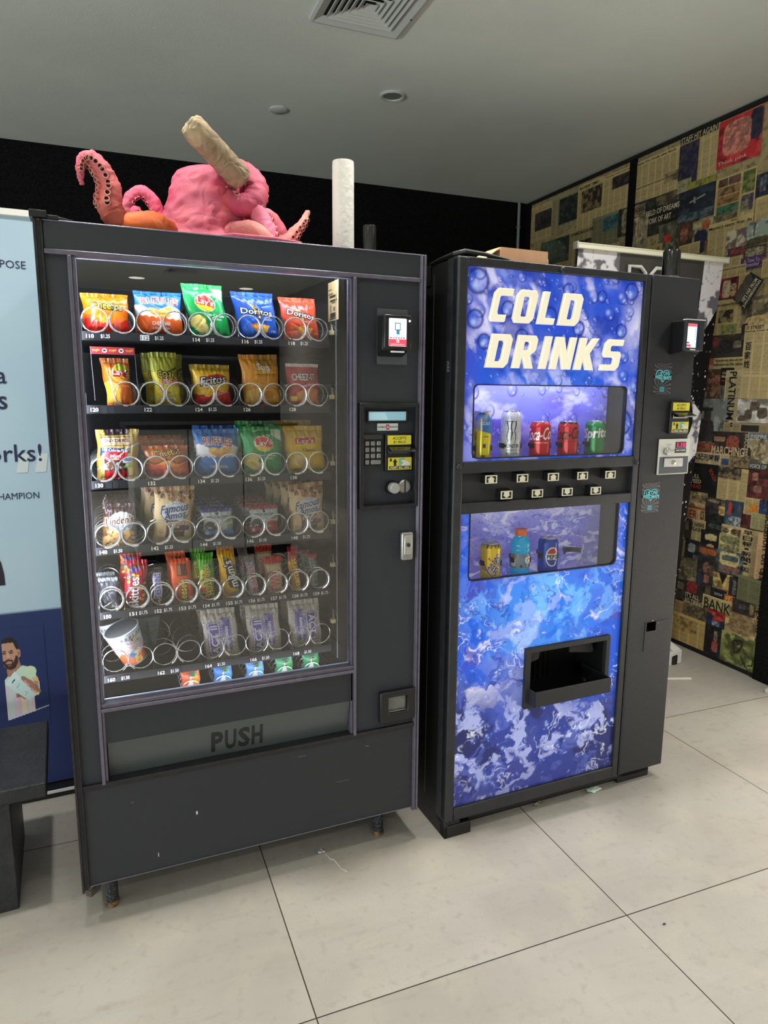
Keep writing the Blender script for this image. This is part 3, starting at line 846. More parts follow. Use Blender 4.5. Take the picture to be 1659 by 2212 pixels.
# ------------------------------------------------------------------ the snack machine (front face on y = 0)
SM = thing('snack_vending_machine', 'tall black glass-fronted snack vending machine with rows of chips and candy', 'vending machine')
M['glass'] = glass('reflective_door_glass', 1.6)
M['glossdark'] = mat('glossy_dark_plastic', (30, 32, 34), rough=0.12, spec=0.8)
M['push'] = mat('push_flap_plastic', (66, 72, 74), rough=0.3, spec=0.8, bump=(700, 0.12))
M['tray'] = mat('black_tray_plastic', (30, 31, 33), rough=0.4, bump=(300, 0.08))
M['lcd'] = mat('lit_screen_print', None, rough=0.3, emit=0.9)
M['clear'] = glass('clear_divider', 1.2, 0.05)
M['keymetal'] = mat('keypad_metal', (150, 152, 152), rough=0.35, metal=0.8)

m = MB()
m.box(0.002, 0.03, 0.118, 0.018, 0.87, 1.828); m.box(0.986, 0.03, 0.118, 1.002, 0.87, 1.828)
m.box(0.018, 0.03, 1.80, 0.986, 0.87, 1.828); m.box(0.018, 0.03, 0.118, 0.986, 0.87, 0.14)
m.box(0.018, 0.855, 0.14, 0.986, 0.87, 1.80)
m.build('cabinet', M['side'], SM, bevel=0.002)
m = MB()
m.box(0.019, 0.74, 0.5, 0.79, 0.75, 1.799); m.box(0.0185, 0.04, 0.5, 0.03, 0.74, 1.799); m.box(0.03, 0.04, 1.785, 0.79, 0.74, 1.799)
m.box(0.03, 0.04, 0.5, 0.79, 0.74, 0.51)
m.build('lining', M['inside'], SM)
m = MB(); m.box(0.768, 0.09, 0.51, 0.79, 0.74, 1.785)
m.build('side_wall', M['glossdark'], SM)

# door
m = MB()
m.prism([(0.0, 0.103), (0.02, 0.112), (0.02, 1.833), (0.0, 1.833)], 0.0, 0.03)
m.box(0.0, -0.006, 0.103, 0.006, 0.0, 1.833); m.box(0.0145, -0.004, 0.112, 0.019, 0.0, 1.833)
m.build('left_trim', M['trimdark'], SM, bevel=0.0015)
m = MB()
m.box(0.987, 0.0, 0.103, 1.005, 0.03, 1.833); m.box(0.989, -0.005, 0.103, 0.9935, 0.0, 1.833); m.box(0.9985, -0.005, 0.103, 1.005, 0.0, 1.833)
m.build('right_trim', M['trim'], SM, bevel=0.0015)
m = MB(); m.box(0.02, 0.0, 1.768, 0.987, 0.03, 1.83)
m.build('header_panel', M['door'], SM, bevel=0.002)
m = MB(); m.box(0.02, -0.005, 1.757, 0.987, 0.02, 1.768); m.box(0.006, -0.001, 1.8295, 0.999, 0.06, 1.8335)
m.build('header_rail', M['trim'], SM, bevel=0.0015)
m = MB(); m.box(0.02, 0.006, 0.412, 0.068, 0.03, 1.757)
m.build('left_panel', M['door_blue'], SM)
m = MB(); m.box(0.0675, -0.006, 0.407, 0.0765, 0.035, 1.757); m.box(0.0765, 0.002, 0.407, 0.084, 0.035, 1.757)
m.build('left_mullion', M['trim'], SM, bevel=0.0015)
m = MB(); m.box(0.7825, -0.006, 0.407, 0.7915, 0.035, 1.757); m.box(0.776, 0.004, 0.407, 0.7825, 0.035, 1.757)
m.build('right_mullion', M['trim'], SM, bevel=0.0015)
m = MB(); m.ring((0.7915, 0.412, 0.987, 1.757), (0.806, 1.114, 0.98, 1.41), 0.006, 0.02)
m.build('control_panel', M['door_blue'], SM)
m = MB(); m.box(0.0765, -0.008, 0.612, 0.783, 0.03, 0.622); m.box(0.0765, -0.002, 0.622, 0.783, 0.03, 0.628); m.box(0.0765, -0.004, 0.628, 0.783, 0.03, 0.634)
m.build('glass_rail', M['trim'], SM, bevel=0.0015)
m = MB(); m.box(0.0765, 0.004, 0.519, 0.7825, 0.03, 0.612)
m.build('blank_panel', M['door'], SM)
m = MB(); m.box(0.079, 0.016, 0.633, 0.781, 0.021, 1.758)
GL = m.build('glass_pane', M['glass'], SM)
# vend flap, tipped so its lower edge is further in
m = MB()
a = [(0.086, 0.008, 0.519), (0.775, 0.008, 0.519), (0.775, 0.03, 0.410), (0.086, 0.03, 0.410)]
b = [(x, y + 0.008, z) for x, y, z in a]
m.hull([a[3], a[2], a[1], a[0]], [b[3], b[2], b[1], b[0]])
pf = m.build('push_flap', M['push'], SM, bevel=0.001)
m = MB()


def flapfn(x, z):
    t = (0.519 - z) / 0.109
    return (x, 0.008 + 0.022 * t - 0.0006, z)


for k, ch in enumerate('PUSH'):
    m.text(ch, 0.375 + 0.0385 * k, 0.4585, 0.029, 0.06, 0, (26, 28, 30), off=0.035, fn=flapfn)
m.build('push_lettering', M['print'], pf, smooth=0)
m = MB(); m.box(0.0765, 0.032, 0.405, 0.7825, 0.04, 0.53)
m.build('vend_slot_back', M['side'], SM)
m = MB(); m.box(0.018, 0.004, 0.115, 0.9875, 0.03, 0.405)
kp = m.build('kick_panel', M['door'], SM, bevel=0.001)
m = MB(); m.box(0.02, -0.004, 0.402, 0.987, 0.03, 0.412); m.box(0.02, -0.001, 0.395, 0.987, 0.03, 0.402)
m.build('kick_rail', M['trimdark'], SM, bevel=0.001)
m = MB(); m.box(0.018, 0.002, 0.1135, 0.9875, 0.03, 0.1165)
m.build('bottom_edge', M['trim'], SM)
for x, z, a, b in ((0.309, 0.262, 0.0022, 0.005), (0.14, 0.335, 0.004, 0.001), (0.62, 0.37, 0.012, 0.0008), (0.75, 0.26, 0.02, 0.0006), (0.2, 0.16, 0.001, 0.006), (0.83, 0.36, 0.006, 0.0012)):
    m = MB(); m.poly([(x - a, z - b), (x + a, z - b), (x + a, z + b), (x - a, z + b)], 0.0035, (110, 110, 110) if b < 0.004 else (215, 215, 215))
    m.build('scuff_mark', M['print'], kp, smooth=0)
for x, y in ((0.073, 0.066), (0.897, 0.072), (0.073, 0.8), (0.897, 0.8)):
    m = MB(); m.lathe([(0.0175, 0.012), (0.017, 0.06), (0.0165, 0.12)], 18, (x, y, 0), col=(28, 30, 34))
    lg = m.build('leg', mat('pitted_leg', (30, 33, 38), rough=0.35, bump=(140, 0.9), two=((90, 96, 104), 220, 0.6, 0.66)), SM)
    m = MB(); m.lathe([(0.0195, 0.0), (0.0205, 0.008), (0.0175, 0.014)], 18, (x, y, 0))
    m.build('rusty_foot', M['rust'], lg)
# hinge cap top left, cable loops bottom left
m = MB(); m.box(-0.006, -0.012, 1.834, 0.03, 0.05, 1.849); m.box(0.03, -0.004, 1.834, 0.055, 0.03, 1.842); m.hull([(0.05, 0.0, 1.834), (0.05, 0.0, 1.841), (0.05, 0.03, 1.841), (0.05, 0.03, 1.834)], [(0.085, 0.0, 1.834), (0.085, 0.0, 1.8355), (0.085, 0.03, 1.8355), (0.085, 0.03, 1.834)])
m.build('hinge_cap', M['black'], SM, bevel=0.003)
m = MB()
for k in range(4):
    m.tube([(0.004 + 0.002 * k, 0.014 + 0.004 * k, 0.104 - 0.009 * k), (0.02, 0.008 + 0.004 * k, 0.094 - 0.007 * k), (0.04, 0.03, 0.098 - 0.006 * k), (0.058, 0.06, 0.112)], 0.0042, 7, (70, 62, 54))
m.build('cable_loop', M['print'], SM)
m = MB(); m.box(0.934, -0.012, 0.946, 0.973, 0.006, 1.033)
lk = m.build('lock_handle', M['dullsteel'], SM, bevel=0.006, seg=3)
m = MB(); m.box(0.941, -0.0155, 0.965, 0.966, -0.012, 1.024)
m.build('lock_plate', mat('lock_plate_steel', (205, 205, 202), rough=0.3, metal=0.9), lk, bevel=0.003)
m = MB(); m.cyl((0.9535, -0.0155, 0.995), 0.006, 0.004, 'y', 16, (60, 60, 60)); m.box(0.9525, -0.0202, 0.991, 0.9545, -0.0192, 0.999, (20, 20, 20))
m.build('keyhole', M['print'], lk)
# coin return
m = MB(); m.ring((0.868, 0.43, 0.988, 0.532), (0.897, 0.46, 0.962, 0.512), -0.012, 0.008)
cr = m.build('coin_return', M['black'], SM, bevel=0.005, seg=3)
m = MB(); m.box(0.897, 0.004, 0.46, 0.962, 0.008, 0.512); m.box(0.897, -0.004, 0.46, 0.962, 0.004, 0.464)
m.build('return_flap', mat('smoky_flap', (120, 122, 118), rough=0.25, metal=0.4, var=(30, 0.25)), cr, bevel=0.002)

# card reader
m = MB(); m.box(0.856, -0.001, 1.525, 0.948, 0.006, 1.679)
m.box(0.866, -0.0015, 1.525, 0.94, -0.0005, 1.545)
cd = m.build('card_reader', M['plate'], SM)
m = MB()
m.hull([(0.853, -0.045, 1.563), (0.936, -0.045, 1.563), (0.936, -0.05, 1.656), (0.853, -0.05, 1.656)], [(0.853, 0.0, 1.545), (0.936, 0.0, 1.545), (0.936, 0.0, 1.662), (0.853, 0.0, 1.662)])
m.build('reader_housing', M['black'], cd, bevel=0.006, seg=3)
m = MB(); m.ring((0.853, 1.566, 0.936, 1.657), (0.868, 1.573, 0.921, 1.648), -0.056, -0.044)
m.build('reader_bezel', M['trimdark'], cd, bevel=0.003)
sc = MB(); sc.box(0.867, -0.0535, 1.572, 0.922, -0.0505, 1.649, (222, 240, 242))
y = -0.0542
sc.poly([(0.868, 1.574), (0.921, 1.574), (0.921, 1.592), (0.868, 1.592)], y, (232, 70, 90))
sc.poly([(0.886, 1.616), (0.903, 1.616), (0.903, 1.636), (0.886, 1.636)], y, (50, 70, 84))
sc.poly([(0.888, 1.618), (0.901, 1.618), (0.901, 1.634), (0.888, 1.634)], y - 0.0003, (214, 234, 238))
sc.poly([(0.8905, 1.605), (0.8995, 1.605), (0.8995, 1.616), (0.8905, 1.616)], y, (40, 120, 170))
sc.text('Choose the payment', 0.8945, 1.643, 0.038, 0.003, y, (110, 130, 140))
sc.text('TAP  OR  SWIPE', 0.8945, 1.6005, 0.034, 0.0026, y, (70, 90, 100))
for k, c in enumerate(((60, 70, 90), (220, 90, 50), (40, 110, 160), (90, 90, 90), (120, 90, 90), (60, 90, 90))):
    sc.poly([(0.871 + 0.008 * k, 1.594), (0.876 + 0.008 * k, 1.594), (0.876 + 0.008 * k, 1.597), (0.871 + 0.008 * k, 1.597)], y, c)
sc.text('RECENTER DISPLAY', 0.8945, 1.578, 0.042, 0.003, y - 0.0003, (250, 230, 232))
sc.ring((0.8905, 1.583, 0.8985, 1.590), (0.8925, 1.5848, 0.8965, 1.5882), y - 0.0004, y, (250, 230, 232))
sc.build('reader_screen', M['lcd'], cd, smooth=0)
m = MB(); m.cyl((0.929, -0.0565, 1.642), 0.003, 0.002, 'y', 12, (245, 245, 245))
m.build('reader_light', M['lcd'], cd)
m = MB(); m.box(0.876, -0.051, 1.556, 0.918, -0.044, 1.561, (235, 235, 235))
m.build('reader_chin', M['print'], cd, bevel=0.002)

# control niche
m = MB(); m.ring((0.8, 1.109, 0.985, 1.416), (0.811, 1.119, 0.977, 1.405), -0.008, 0.012)
m.build('niche_frame', M['trimdark'], SM, bevel=0.0015)
m = MB(); m.box(0.806, 0.022, 1.112, 0.981, 0.034, 1.412)
for x0, x1 in ((0.806, 0.8105), (0.9775, 0.981)):
    m.box(x0, 0.008, 1.114, x1, 0.022, 1.41)
cp = m.build('control_plate', M['door_blue'], SM)
m = MB(); m.ring((0.832, 1.36, 0.962, 1.395), (0.837, 1.365, 0.957, 1.391), 0.016, 0.024)
m.build('display_frame', M['black'], cp, bevel=0.001)
m = MB(); m.box(0.837, 0.0205, 1.365, 0.957, 0.0225, 1.391, (150, 196, 216)); m.poly([(0.84, 1.367), (0.9, 1.367), (0.89, 1.389), (0.84, 1.389)], 0.0202, (178, 218, 232))
m.build('display_screen', mat('pale_display', None, rough=0.2, emit=0.28), cp, smooth=0)
m = MB(); m.box(0.865, 0.019, 1.336, 0.931, 0.0215, 1.357, (196, 200, 200)); m.box(0.893, 0.0186, 1.339, 0.903, 0.019, 1.354, (180, 60, 66))
m.text('AUTOMATIC', 0.8795, 1.3465, 0.026, 0.0042, 0.0185, (60, 40, 40), off=0.02); m.text('PRODUCTS', 0.9165, 1.3465, 0.025, 0.0042, 0.0185, (60, 40, 40), off=0.02); m.text('A', 0.898, 1.3465, 0.006, 0.008, 0.0183, (245, 245, 245))
m.build('maker_plate', M['print'], cp, smooth=0)
m = MB(); m.box(0.817, 0.012, 1.236, 0.877, 0.024, 1.312); m.hull([(0.817, 0.004, 1.312), (0.877, 0.004, 1.312), (0.877, 0.012, 1.326), (0.817, 0.012, 1.326)], [(0.817, 0.024, 1.308), (0.877, 0.024, 1.308), (0.877, 0.024, 1.326), (0.817, 0.024, 1.326)])
kb = m.build('keypad', M['black'], cp, bevel=0.001)
for r in range(4):
    for c_ in range(3):
        if r == 3 and c_ == 2:
            continue
        x = 0.829 + 0.0183 * c_
        z = 1.300 - 0.0182 * r
        x1 = x + 0.0065 + (0.0183 if (r == 3 and c_ == 1) else 0)
        m = MB(); m.box(x - 0.0065, 0.007, z - 0.0065, x1, 0.012, z + 0.0065)
        m.build('key', M['keymetal'], kb, bevel=0.0015)
# bill acceptor


def bill(parent, x0, z0, y, s=1.0):
    """bill acceptor with its two yellow labels; x0, z0 lower left, face on y"""
    X = lambda a: x0 + a * s
    Z = lambda a: z0 + a * s
    m = MB(); m.box(X(0), y - 0.01, Z(0), X(0.086), y + 0.012, Z(0.11))
    ba = m.build('bill_acceptor', M['black'], parent, bevel=0.003)
    m = MB()
    m.hull([(X(0.004), y - 0.016, Z(0.062)), (X(0.082), y - 0.016, Z(0.062)), (X(0.082), y - 0.016, Z(0.066)), (X(0.004), y - 0.016, Z(0.066))],
           [(X(0.01), y - 0.008, Z(0.05)), (X(0.076), y - 0.008, Z(0.05)), (X(0.076), y - 0.008, Z(0.078)), (X(0.01), y - 0.008, Z(0.078))])
    m.box(X(0.012), y - 0.04, Z(0.058), X(0.086), y - 0.008, Z(0.062))
    m.hull([(X(0.006), y - 0.042, Z(0.06)), (X(0.086), y - 0.042, Z(0.06)), (X(0.086), y - 0.042, Z(0.064)), (X(0.006), y - 0.042, Z(0.064))],
           [(X(0.006), y - 0.008, Z(0.07)), (X(0.086), y - 0.008, Z(0.07)), (X(0.086), y - 0.008, Z(0.076)), (X(0.006), y - 0.008, Z(0.076))])
    m.build('bill_mouth', M['glossdark'], ba, bevel=0.002)
    yy = y - 0.0106
    m = MB(); m.box(X(0.007), yy - 0.0004, Z(0.079), X(0.083), y - 0.01, Z(0.106), (226, 212, 60))
    m.text('ACCEPTS', X(0.045), Z(0.098), 0.044 * s, 0.0078 * s, yy - 0.0008, (30, 30, 24), off=0.008, sh=0.12)
    m.text('$1 BILLS', X(0.045), Z(0.0865), 0.038 * s, 0.0078 * s, yy - 0.0008, (30, 30, 24), off=0.008, sh=0.12)
    m.build('accepts_label', M['print'], ba, smooth=0)
    m = MB(); m.box(X(0.009), yy - 0.0004, Z(0.005), X(0.085), y - 0.01, Z(0.041), (226, 212, 60))
    m.poly([(X(0.012), Z(0.007)), (X(0.082), Z(0.007)), (X(0.082), Z(0.0155)), (X(0.012), Z(0.0155))], yy - 0.0008, (24, 24, 22))
    m.text('INSERT BILL HERE', X(0.047), Z(0.0112), 0.062 * s, 0.0055 * s, yy - 0.0012, (235, 230, 200), off=0.015, sh=0.15)
    m.poly([(X(0.027), Z(0.0165)), (X(0.035), Z(0.0165)), (X(0.035), Z(0.027)), (X(0.0385), Z(0.027)), (X(0.031), Z(0.038)), (X(0.0235), Z(0.027)), (X(0.027), Z(0.027))], yy - 0.0008, (24, 24, 22))
    m.poly([(X(0.044), Z(0.0165)), (X(0.062), Z(0.0165)), (X(0.062), Z(0.0385)), (X(0.044), Z(0.0385))], yy - 0.0008, (120, 190, 170))
    m.poly([(X(0.05), Z(0.0165)), (X(0.078), Z(0.0165)), (X(0.08), Z(0.024)), (X(0.07), Z(0.031)), (X(0.056), Z(0.034)), (X(0.05), Z(0.03)), (X(0.058), Z(0.026))], yy - 0.0011, (228, 226, 216))
    m.poly([(X(0.0125), Z(0.03)), (X(0.02), Z(0.0385)), (X(0.0125), Z(0.0385)), (X(0.02), Z(0.03))], yy - 0.0008, (24, 24, 22))
    m.build('insert_label', M['print'], ba, smooth=0)
    return ba


bill(cp, 0.887, 1.216, 0.02)
m = MB(); m.lathe([(0.0205, 0.0), (0.0205, 0.01), (0.018, 0.014)], 24, (0.911, 0.022, 1.168), 'y', (20, 20, 20))
kn = m.build('return_knob', M['print'], cp)
m = MB(); m.lathe([(0.016, 0.0), (0.016, 0.022), (0.013, 0.026)], 24, (0.911, 0.012, 1.168), 'y')
m.build('knob_cap', mat('grey_knob', (160, 160, 158), rough=0.4), kn)
m = MB(); m.lathe([(0.021, 0.0), (0.021, 0.006), (0.017, 0.009)], 28, (0.9535, 0.022, 1.168), 'y')
cs = m.build('coin_slot', M['dullsteel'], cp)
m = MB(); m.box(0.9515, 0.0122, 1.15, 0.9555, 0.0135, 1.187, (14, 14, 14))
m.build('slot_opening', M['print'], cs)

# lamps inside the door
m = MB(); m.tube([(0.073, 0.05, 0.58), (0.073, 0.05, 1.74)], 0.007, 10)
m.build('lamp_tube', M['lamp'], SM)
m = MB(); m.tube([(0.1, 0.045, 1.772), (0.76, 0.045, 1.772)], 0.008, 10)
m.build('lamp_tube', M['lamp'], SM)
M['lamp_dim'] = mat('dim_lamp_tube', (225, 236, 255), emit=16.0)
m = MB(); m.tube([(0.1, 0.04, 0.625), (0.76, 0.04, 0.625)], 0.005, 10)
m.build('lamp_tube', M['lamp_dim'], SM)
M['led'] = mat('led_edge_strip', (190, 200, 220), emit=0.12)
for a, b, c, d in ((0.0845, 0.0862, 0.636, 1.756), (0.085, 0.775, 0.634, 0.6365), (0.085, 0.775, 1.755, 1.7568)):
    m = MB(); m.box(a, 0.0225, c, b, 0.028, d)
    m.build('light_strip', M['led'], SM)

# ------------------------------------------------------------------ trays, spirals, price labels
ROWZ = [1.592, 1.408, 1.212, 1.034, 0.856, 0.675, 0.56]
TX0, TX1 = 0.088, 0.742
SLOT = 0.1315
PR = [['$1.25'] * 5, [None, None, '$1.25', None, None], [None, None, '$1.25', '$1.25', None],
      ['$1.50', '$1.25', '$1.00', '$1.00', '$1.25'], [None] + ['$1.75'] * 9, ['$1.50'] * 5]


def coil(tray, cx, cz, r, hand, turns, pitch, wire=0.0017, y0=0.088, start=-1.9, thick_end=True, open_=1.0):
    n = int(26 * turns)
    path, rad = [], []
    for i in range(n + 1):
        q = start + hand * 2 * PI * turns * i / n
        tt = turns * i / n
        yy = y0 + (0.013 * tt if tt < 1 else 0.013 + pitch * (tt - 1))
        path.append((cx + r * math.cos(q), yy, cz + r * math.sin(q)))
        rad.append(wire * (1.35 if i < 9 else 1.0))
    m = MB(); m.tube(path, rad, 6)
    return m.build('spiral', M['wire'], tray)


for r_, z in enumerate(ROWZ):
    m = MB()
    m.box(TX0, 0.09, z - 0.022, TX1, 0.70, z - 0.018)
    m.hull([(TX0, 0.085, z - 0.02), (TX1, 0.085, z - 0.02), (TX1, 0.087, z), (TX0, 0.087, z)], [(TX0, 0.092, z - 0.02), (TX1, 0.092, z - 0.02), (TX1, 0.092, z), (TX0, 0.092, z)])
    m.box(TX0, 0.092, z - 0.018, TX0 + 0.0015, 0.70, z + 0.03); m.box(TX1 - 0.0015, 0.092, z - 0.018, TX1, 0.70, z + 0.03)
    tray = m.build('tray', M['tray'], SM)
    n = 10 if r_ == 4 else 5
    sw = (TX1 - TX0) / n
    if r_ == 6:
        for cx in (0.319, 0.412, 0.508, 0.597, 0.682):
            coil(tray, cx, z + 0.036, 0.026, 1, 6, 0.03, 0.0015)
        continue
    for k in range(1, n):
        x = TX0 + sw * k
        m = MB(); h = 0.075 if n == 5 else 0.04
        m.hull([(x - 0.0006, 0.094, z - 0.018), (x - 0.0006, 0.70, z - 0.018), (x - 0.0006, 0.70, z + h), (x - 0.0006, 0.15, z + h), (x - 0.0006, 0.097, z + h * 0.7)][::-1],
               [(x + 0.0006, 0.094, z - 0.018), (x + 0.0006, 0.70, z - 0.018), (x + 0.0006, 0.70, z + h), (x + 0.0006, 0.15, z + h), (x + 0.0006, 0.097, z + h * 0.7)][::-1])
        m.build('divider', M['tray'], tray, smooth=0)
    for k in range(n):
        cx = TX0 + sw * (k + 0.5)
        if n == 5:
            if r_ == 1 and k == 0:
                coil(tray, cx + 0.033, z + 0.029, 0.031, 1, 6, 0.05)
            else:
                w_ = 0.0013 if r_ == 5 else 0.0021
                pt = 0.09 if r_ == 5 else 0.05
                st = (-0.9, -2.25) if r_ == 5 else (-1.75, -1.3)
                rr = 0.0325 if r_ == 5 else 0.031
                zz = z + (0.037 if r_ == 5 else 0.029)
                coil(tray, cx - 0.033, zz, rr, 1, 4 if r_ == 5 else 8, pt, w_, start=-1.0 if r_ == 5 else -1.9)
                coil(tray, cx + 0.033, zz, rr, -1, 4 if r_ == 5 else 8, pt, w_, start=-2.15 if r_ == 5 else -1.25)
        else:
            coil(tray, cx, z + 0.03, 0.0295, 1, 8, 0.045, 0.0022, start=-1.3)
        num = str(100 + 10 * (r_ + 1) + k * (1 if n == 10 else 2))
        pr = PR[r_][k]
        m = MB()
        x0 = TX0 + sw * k
        zc = z - 0.0115 if r_ < 3 else z - 0.012
        white = (r_ == 0 and k == 1)
        f = lambda a, b: (a, 0.0838 + (b - z) * 0.1 + 0.002, b)
        if white:
            m.poly([(x0 + 0.008, zc - 0.007), (x0 + 0.03, zc - 0.007), (x0 + 0.03, zc + 0.007), (x0 + 0.008, zc + 0.007)], 0, (238, 238, 230), fn=f)
        else:
            m.poly([(x0 + 0.006, zc - 0.0075), (x0 + 0.03, zc - 0.0075), (x0 + 0.03, zc + 0.0075), (x0 + 0.006, zc + 0.0075)], 0, (20, 20, 21), fn=f)
        f2 = lambda a, b: (a, 0.0834 + (b - z) * 0.1 + 0.002, b)
        m.text(num, x0 + 0.019, zc, 0.018, 0.0095, 0, (70, 74, 84) if white else (244, 240, 222), off=0.02, fn=f2)
        if pr:
            xp = x0 + (0.055 if n == 5 else 0.045)
            m.poly([(xp - 0.013, zc - 0.0085), (xp + 0.013, zc - 0.0085), (xp + 0.013, zc + 0.0085), (xp - 0.013, zc + 0.0085)], 0, (18, 18, 19), fn=f)
            m.text(pr, xp, zc, 0.0215, 0.0105, 0, (244, 244, 240), off=0.012, fn=f2)
        elif n == 5:
            m.poly([(x0 + 0.036, zc - 0.0085), (x0 + 0.05, zc - 0.0085), (x0 + 0.05, zc + 0.0085), (x0 + 0.036, zc + 0.0085)], 0, (38, 39, 42), fn=f)
            m.poly([(x0 + 0.052, zc - 0.0085), (x0 + 0.066, zc - 0.0085), (x0 + 0.066, zc + 0.0085), (x0 + 0.052, zc + 0.0085)], 0, (38, 39, 42), fn=f)
        m.build('price_label', M['print'], tray, smooth=0)

# red sign over slot 120 with its clear side wires, notice and harness plugs on the right wall
m = MB(); m.box(0.107, 0.09, 1.537, 0.211, 0.0925, 1.555, (170, 44, 54))
for k in range(3):
    m.text('Pringles', 0.119 + 0.04 * k, 1.5462, 0.017, 0.0075, 0.0893, (226, 190, 90), off=0.01, sh=0.2, rot=8)
for k in range(2):
    q = [(0.139 + 0.04 * k + 0.0062 * math.cos(a * PI / 6), 1.546 + 0.0055 * math.sin(a * PI / 6)) for a in range(12)]
    m.poly(q, 0.0893, (230, 226, 220)); m.poly([((x - 0.139 - 0.04 * k) * 0.6 + 0.139 + 0.04 * k, (z_ - 1.546) * 0.45 + 1.546) for x, z_ in q], 0.089, (60, 30, 34))
sg = m.build('header_sign', M['print'], SM, smooth=0)
for x in (0.106, 0.212):
    m = MB(); m.tube([(x, 0.093, 1.556), (x + 0.004, 0.1, 1.42)], 0.0009, 5, (90, 90, 94))
    m.build('sign_wire', M['print'], sg)
m = MB()
m.box(0.7655, 0.075, 1.652, 0.7665, 0.165, 1.762, (216, 186, 128))
xs = 0.7652
fw = lambda a, b: (xs, 0.165 - a, b)
for k, (a, b, w_, h_, c_) in enumerate(((0.02, 1.74, 0.03, 0.004, 120), (0.025, 1.728, 0.04, 0.005, 100), (0.045, 1.72, 0.06, 0.007, 60), (0.05, 1.708, 0.06, 0.006, 50), (0.055, 1.702, 0.04, 0.004, 90), (0.025, 1.686, 0.008, 0.02, 90), (0.055, 1.684, 0.018, 0.012, 110), (0.045, 1.667, 0.05, 0.014, 50), (0.045, 1.657, 0.06, 0.004, 40))):
    m.poly([(a - w_ / 2, b - h_ / 2), (a + w_ / 2, b - h_ / 2), (a + w_ / 2, b + h_ / 2), (a - w_ / 2, b + h_ / 2)], 0, (c_, c_ - 8, c_ - 26), fn=fw)
m.build('notice', M['print'], SM, smooth=0)
m = MB(); m.tube([(0.753, 0.06, 0.64), (0.753, 0.06, 1.757)], 0.0012, 6, (150, 156, 160))
m.build('guide_wire', M['print'], SM)
for z in (1.592, 1.408, 1.212, 1.034, 0.9, 0.72):
    m = MB(); m.box(0.749, 0.1, z + 0.018, 0.762, 0.115, z + 0.03, (222, 204, 150)); m.tube([(0.76, 0.108, z + 0.024), (0.766, 0.14, z + 0.05)], 0.002, 6, (210, 200, 170)); m.tube([(0.75, 0.11, z - 0.03), (0.756, 0.11, z + 0.01), (0.764, 0.14, z + 0.06)], 0.0018, 6, (50, 50, 54))
    m.build('harness_plug', M['print'], SM)
# ------------------------------------------------------------------ bags, bars and packets
M['foil'] = mat('printed_foil', None, rough=0.3, spec=0.6)
M['foilmatte'] = mat('printed_matt_film', None, rough=0.42, spec=0.5)


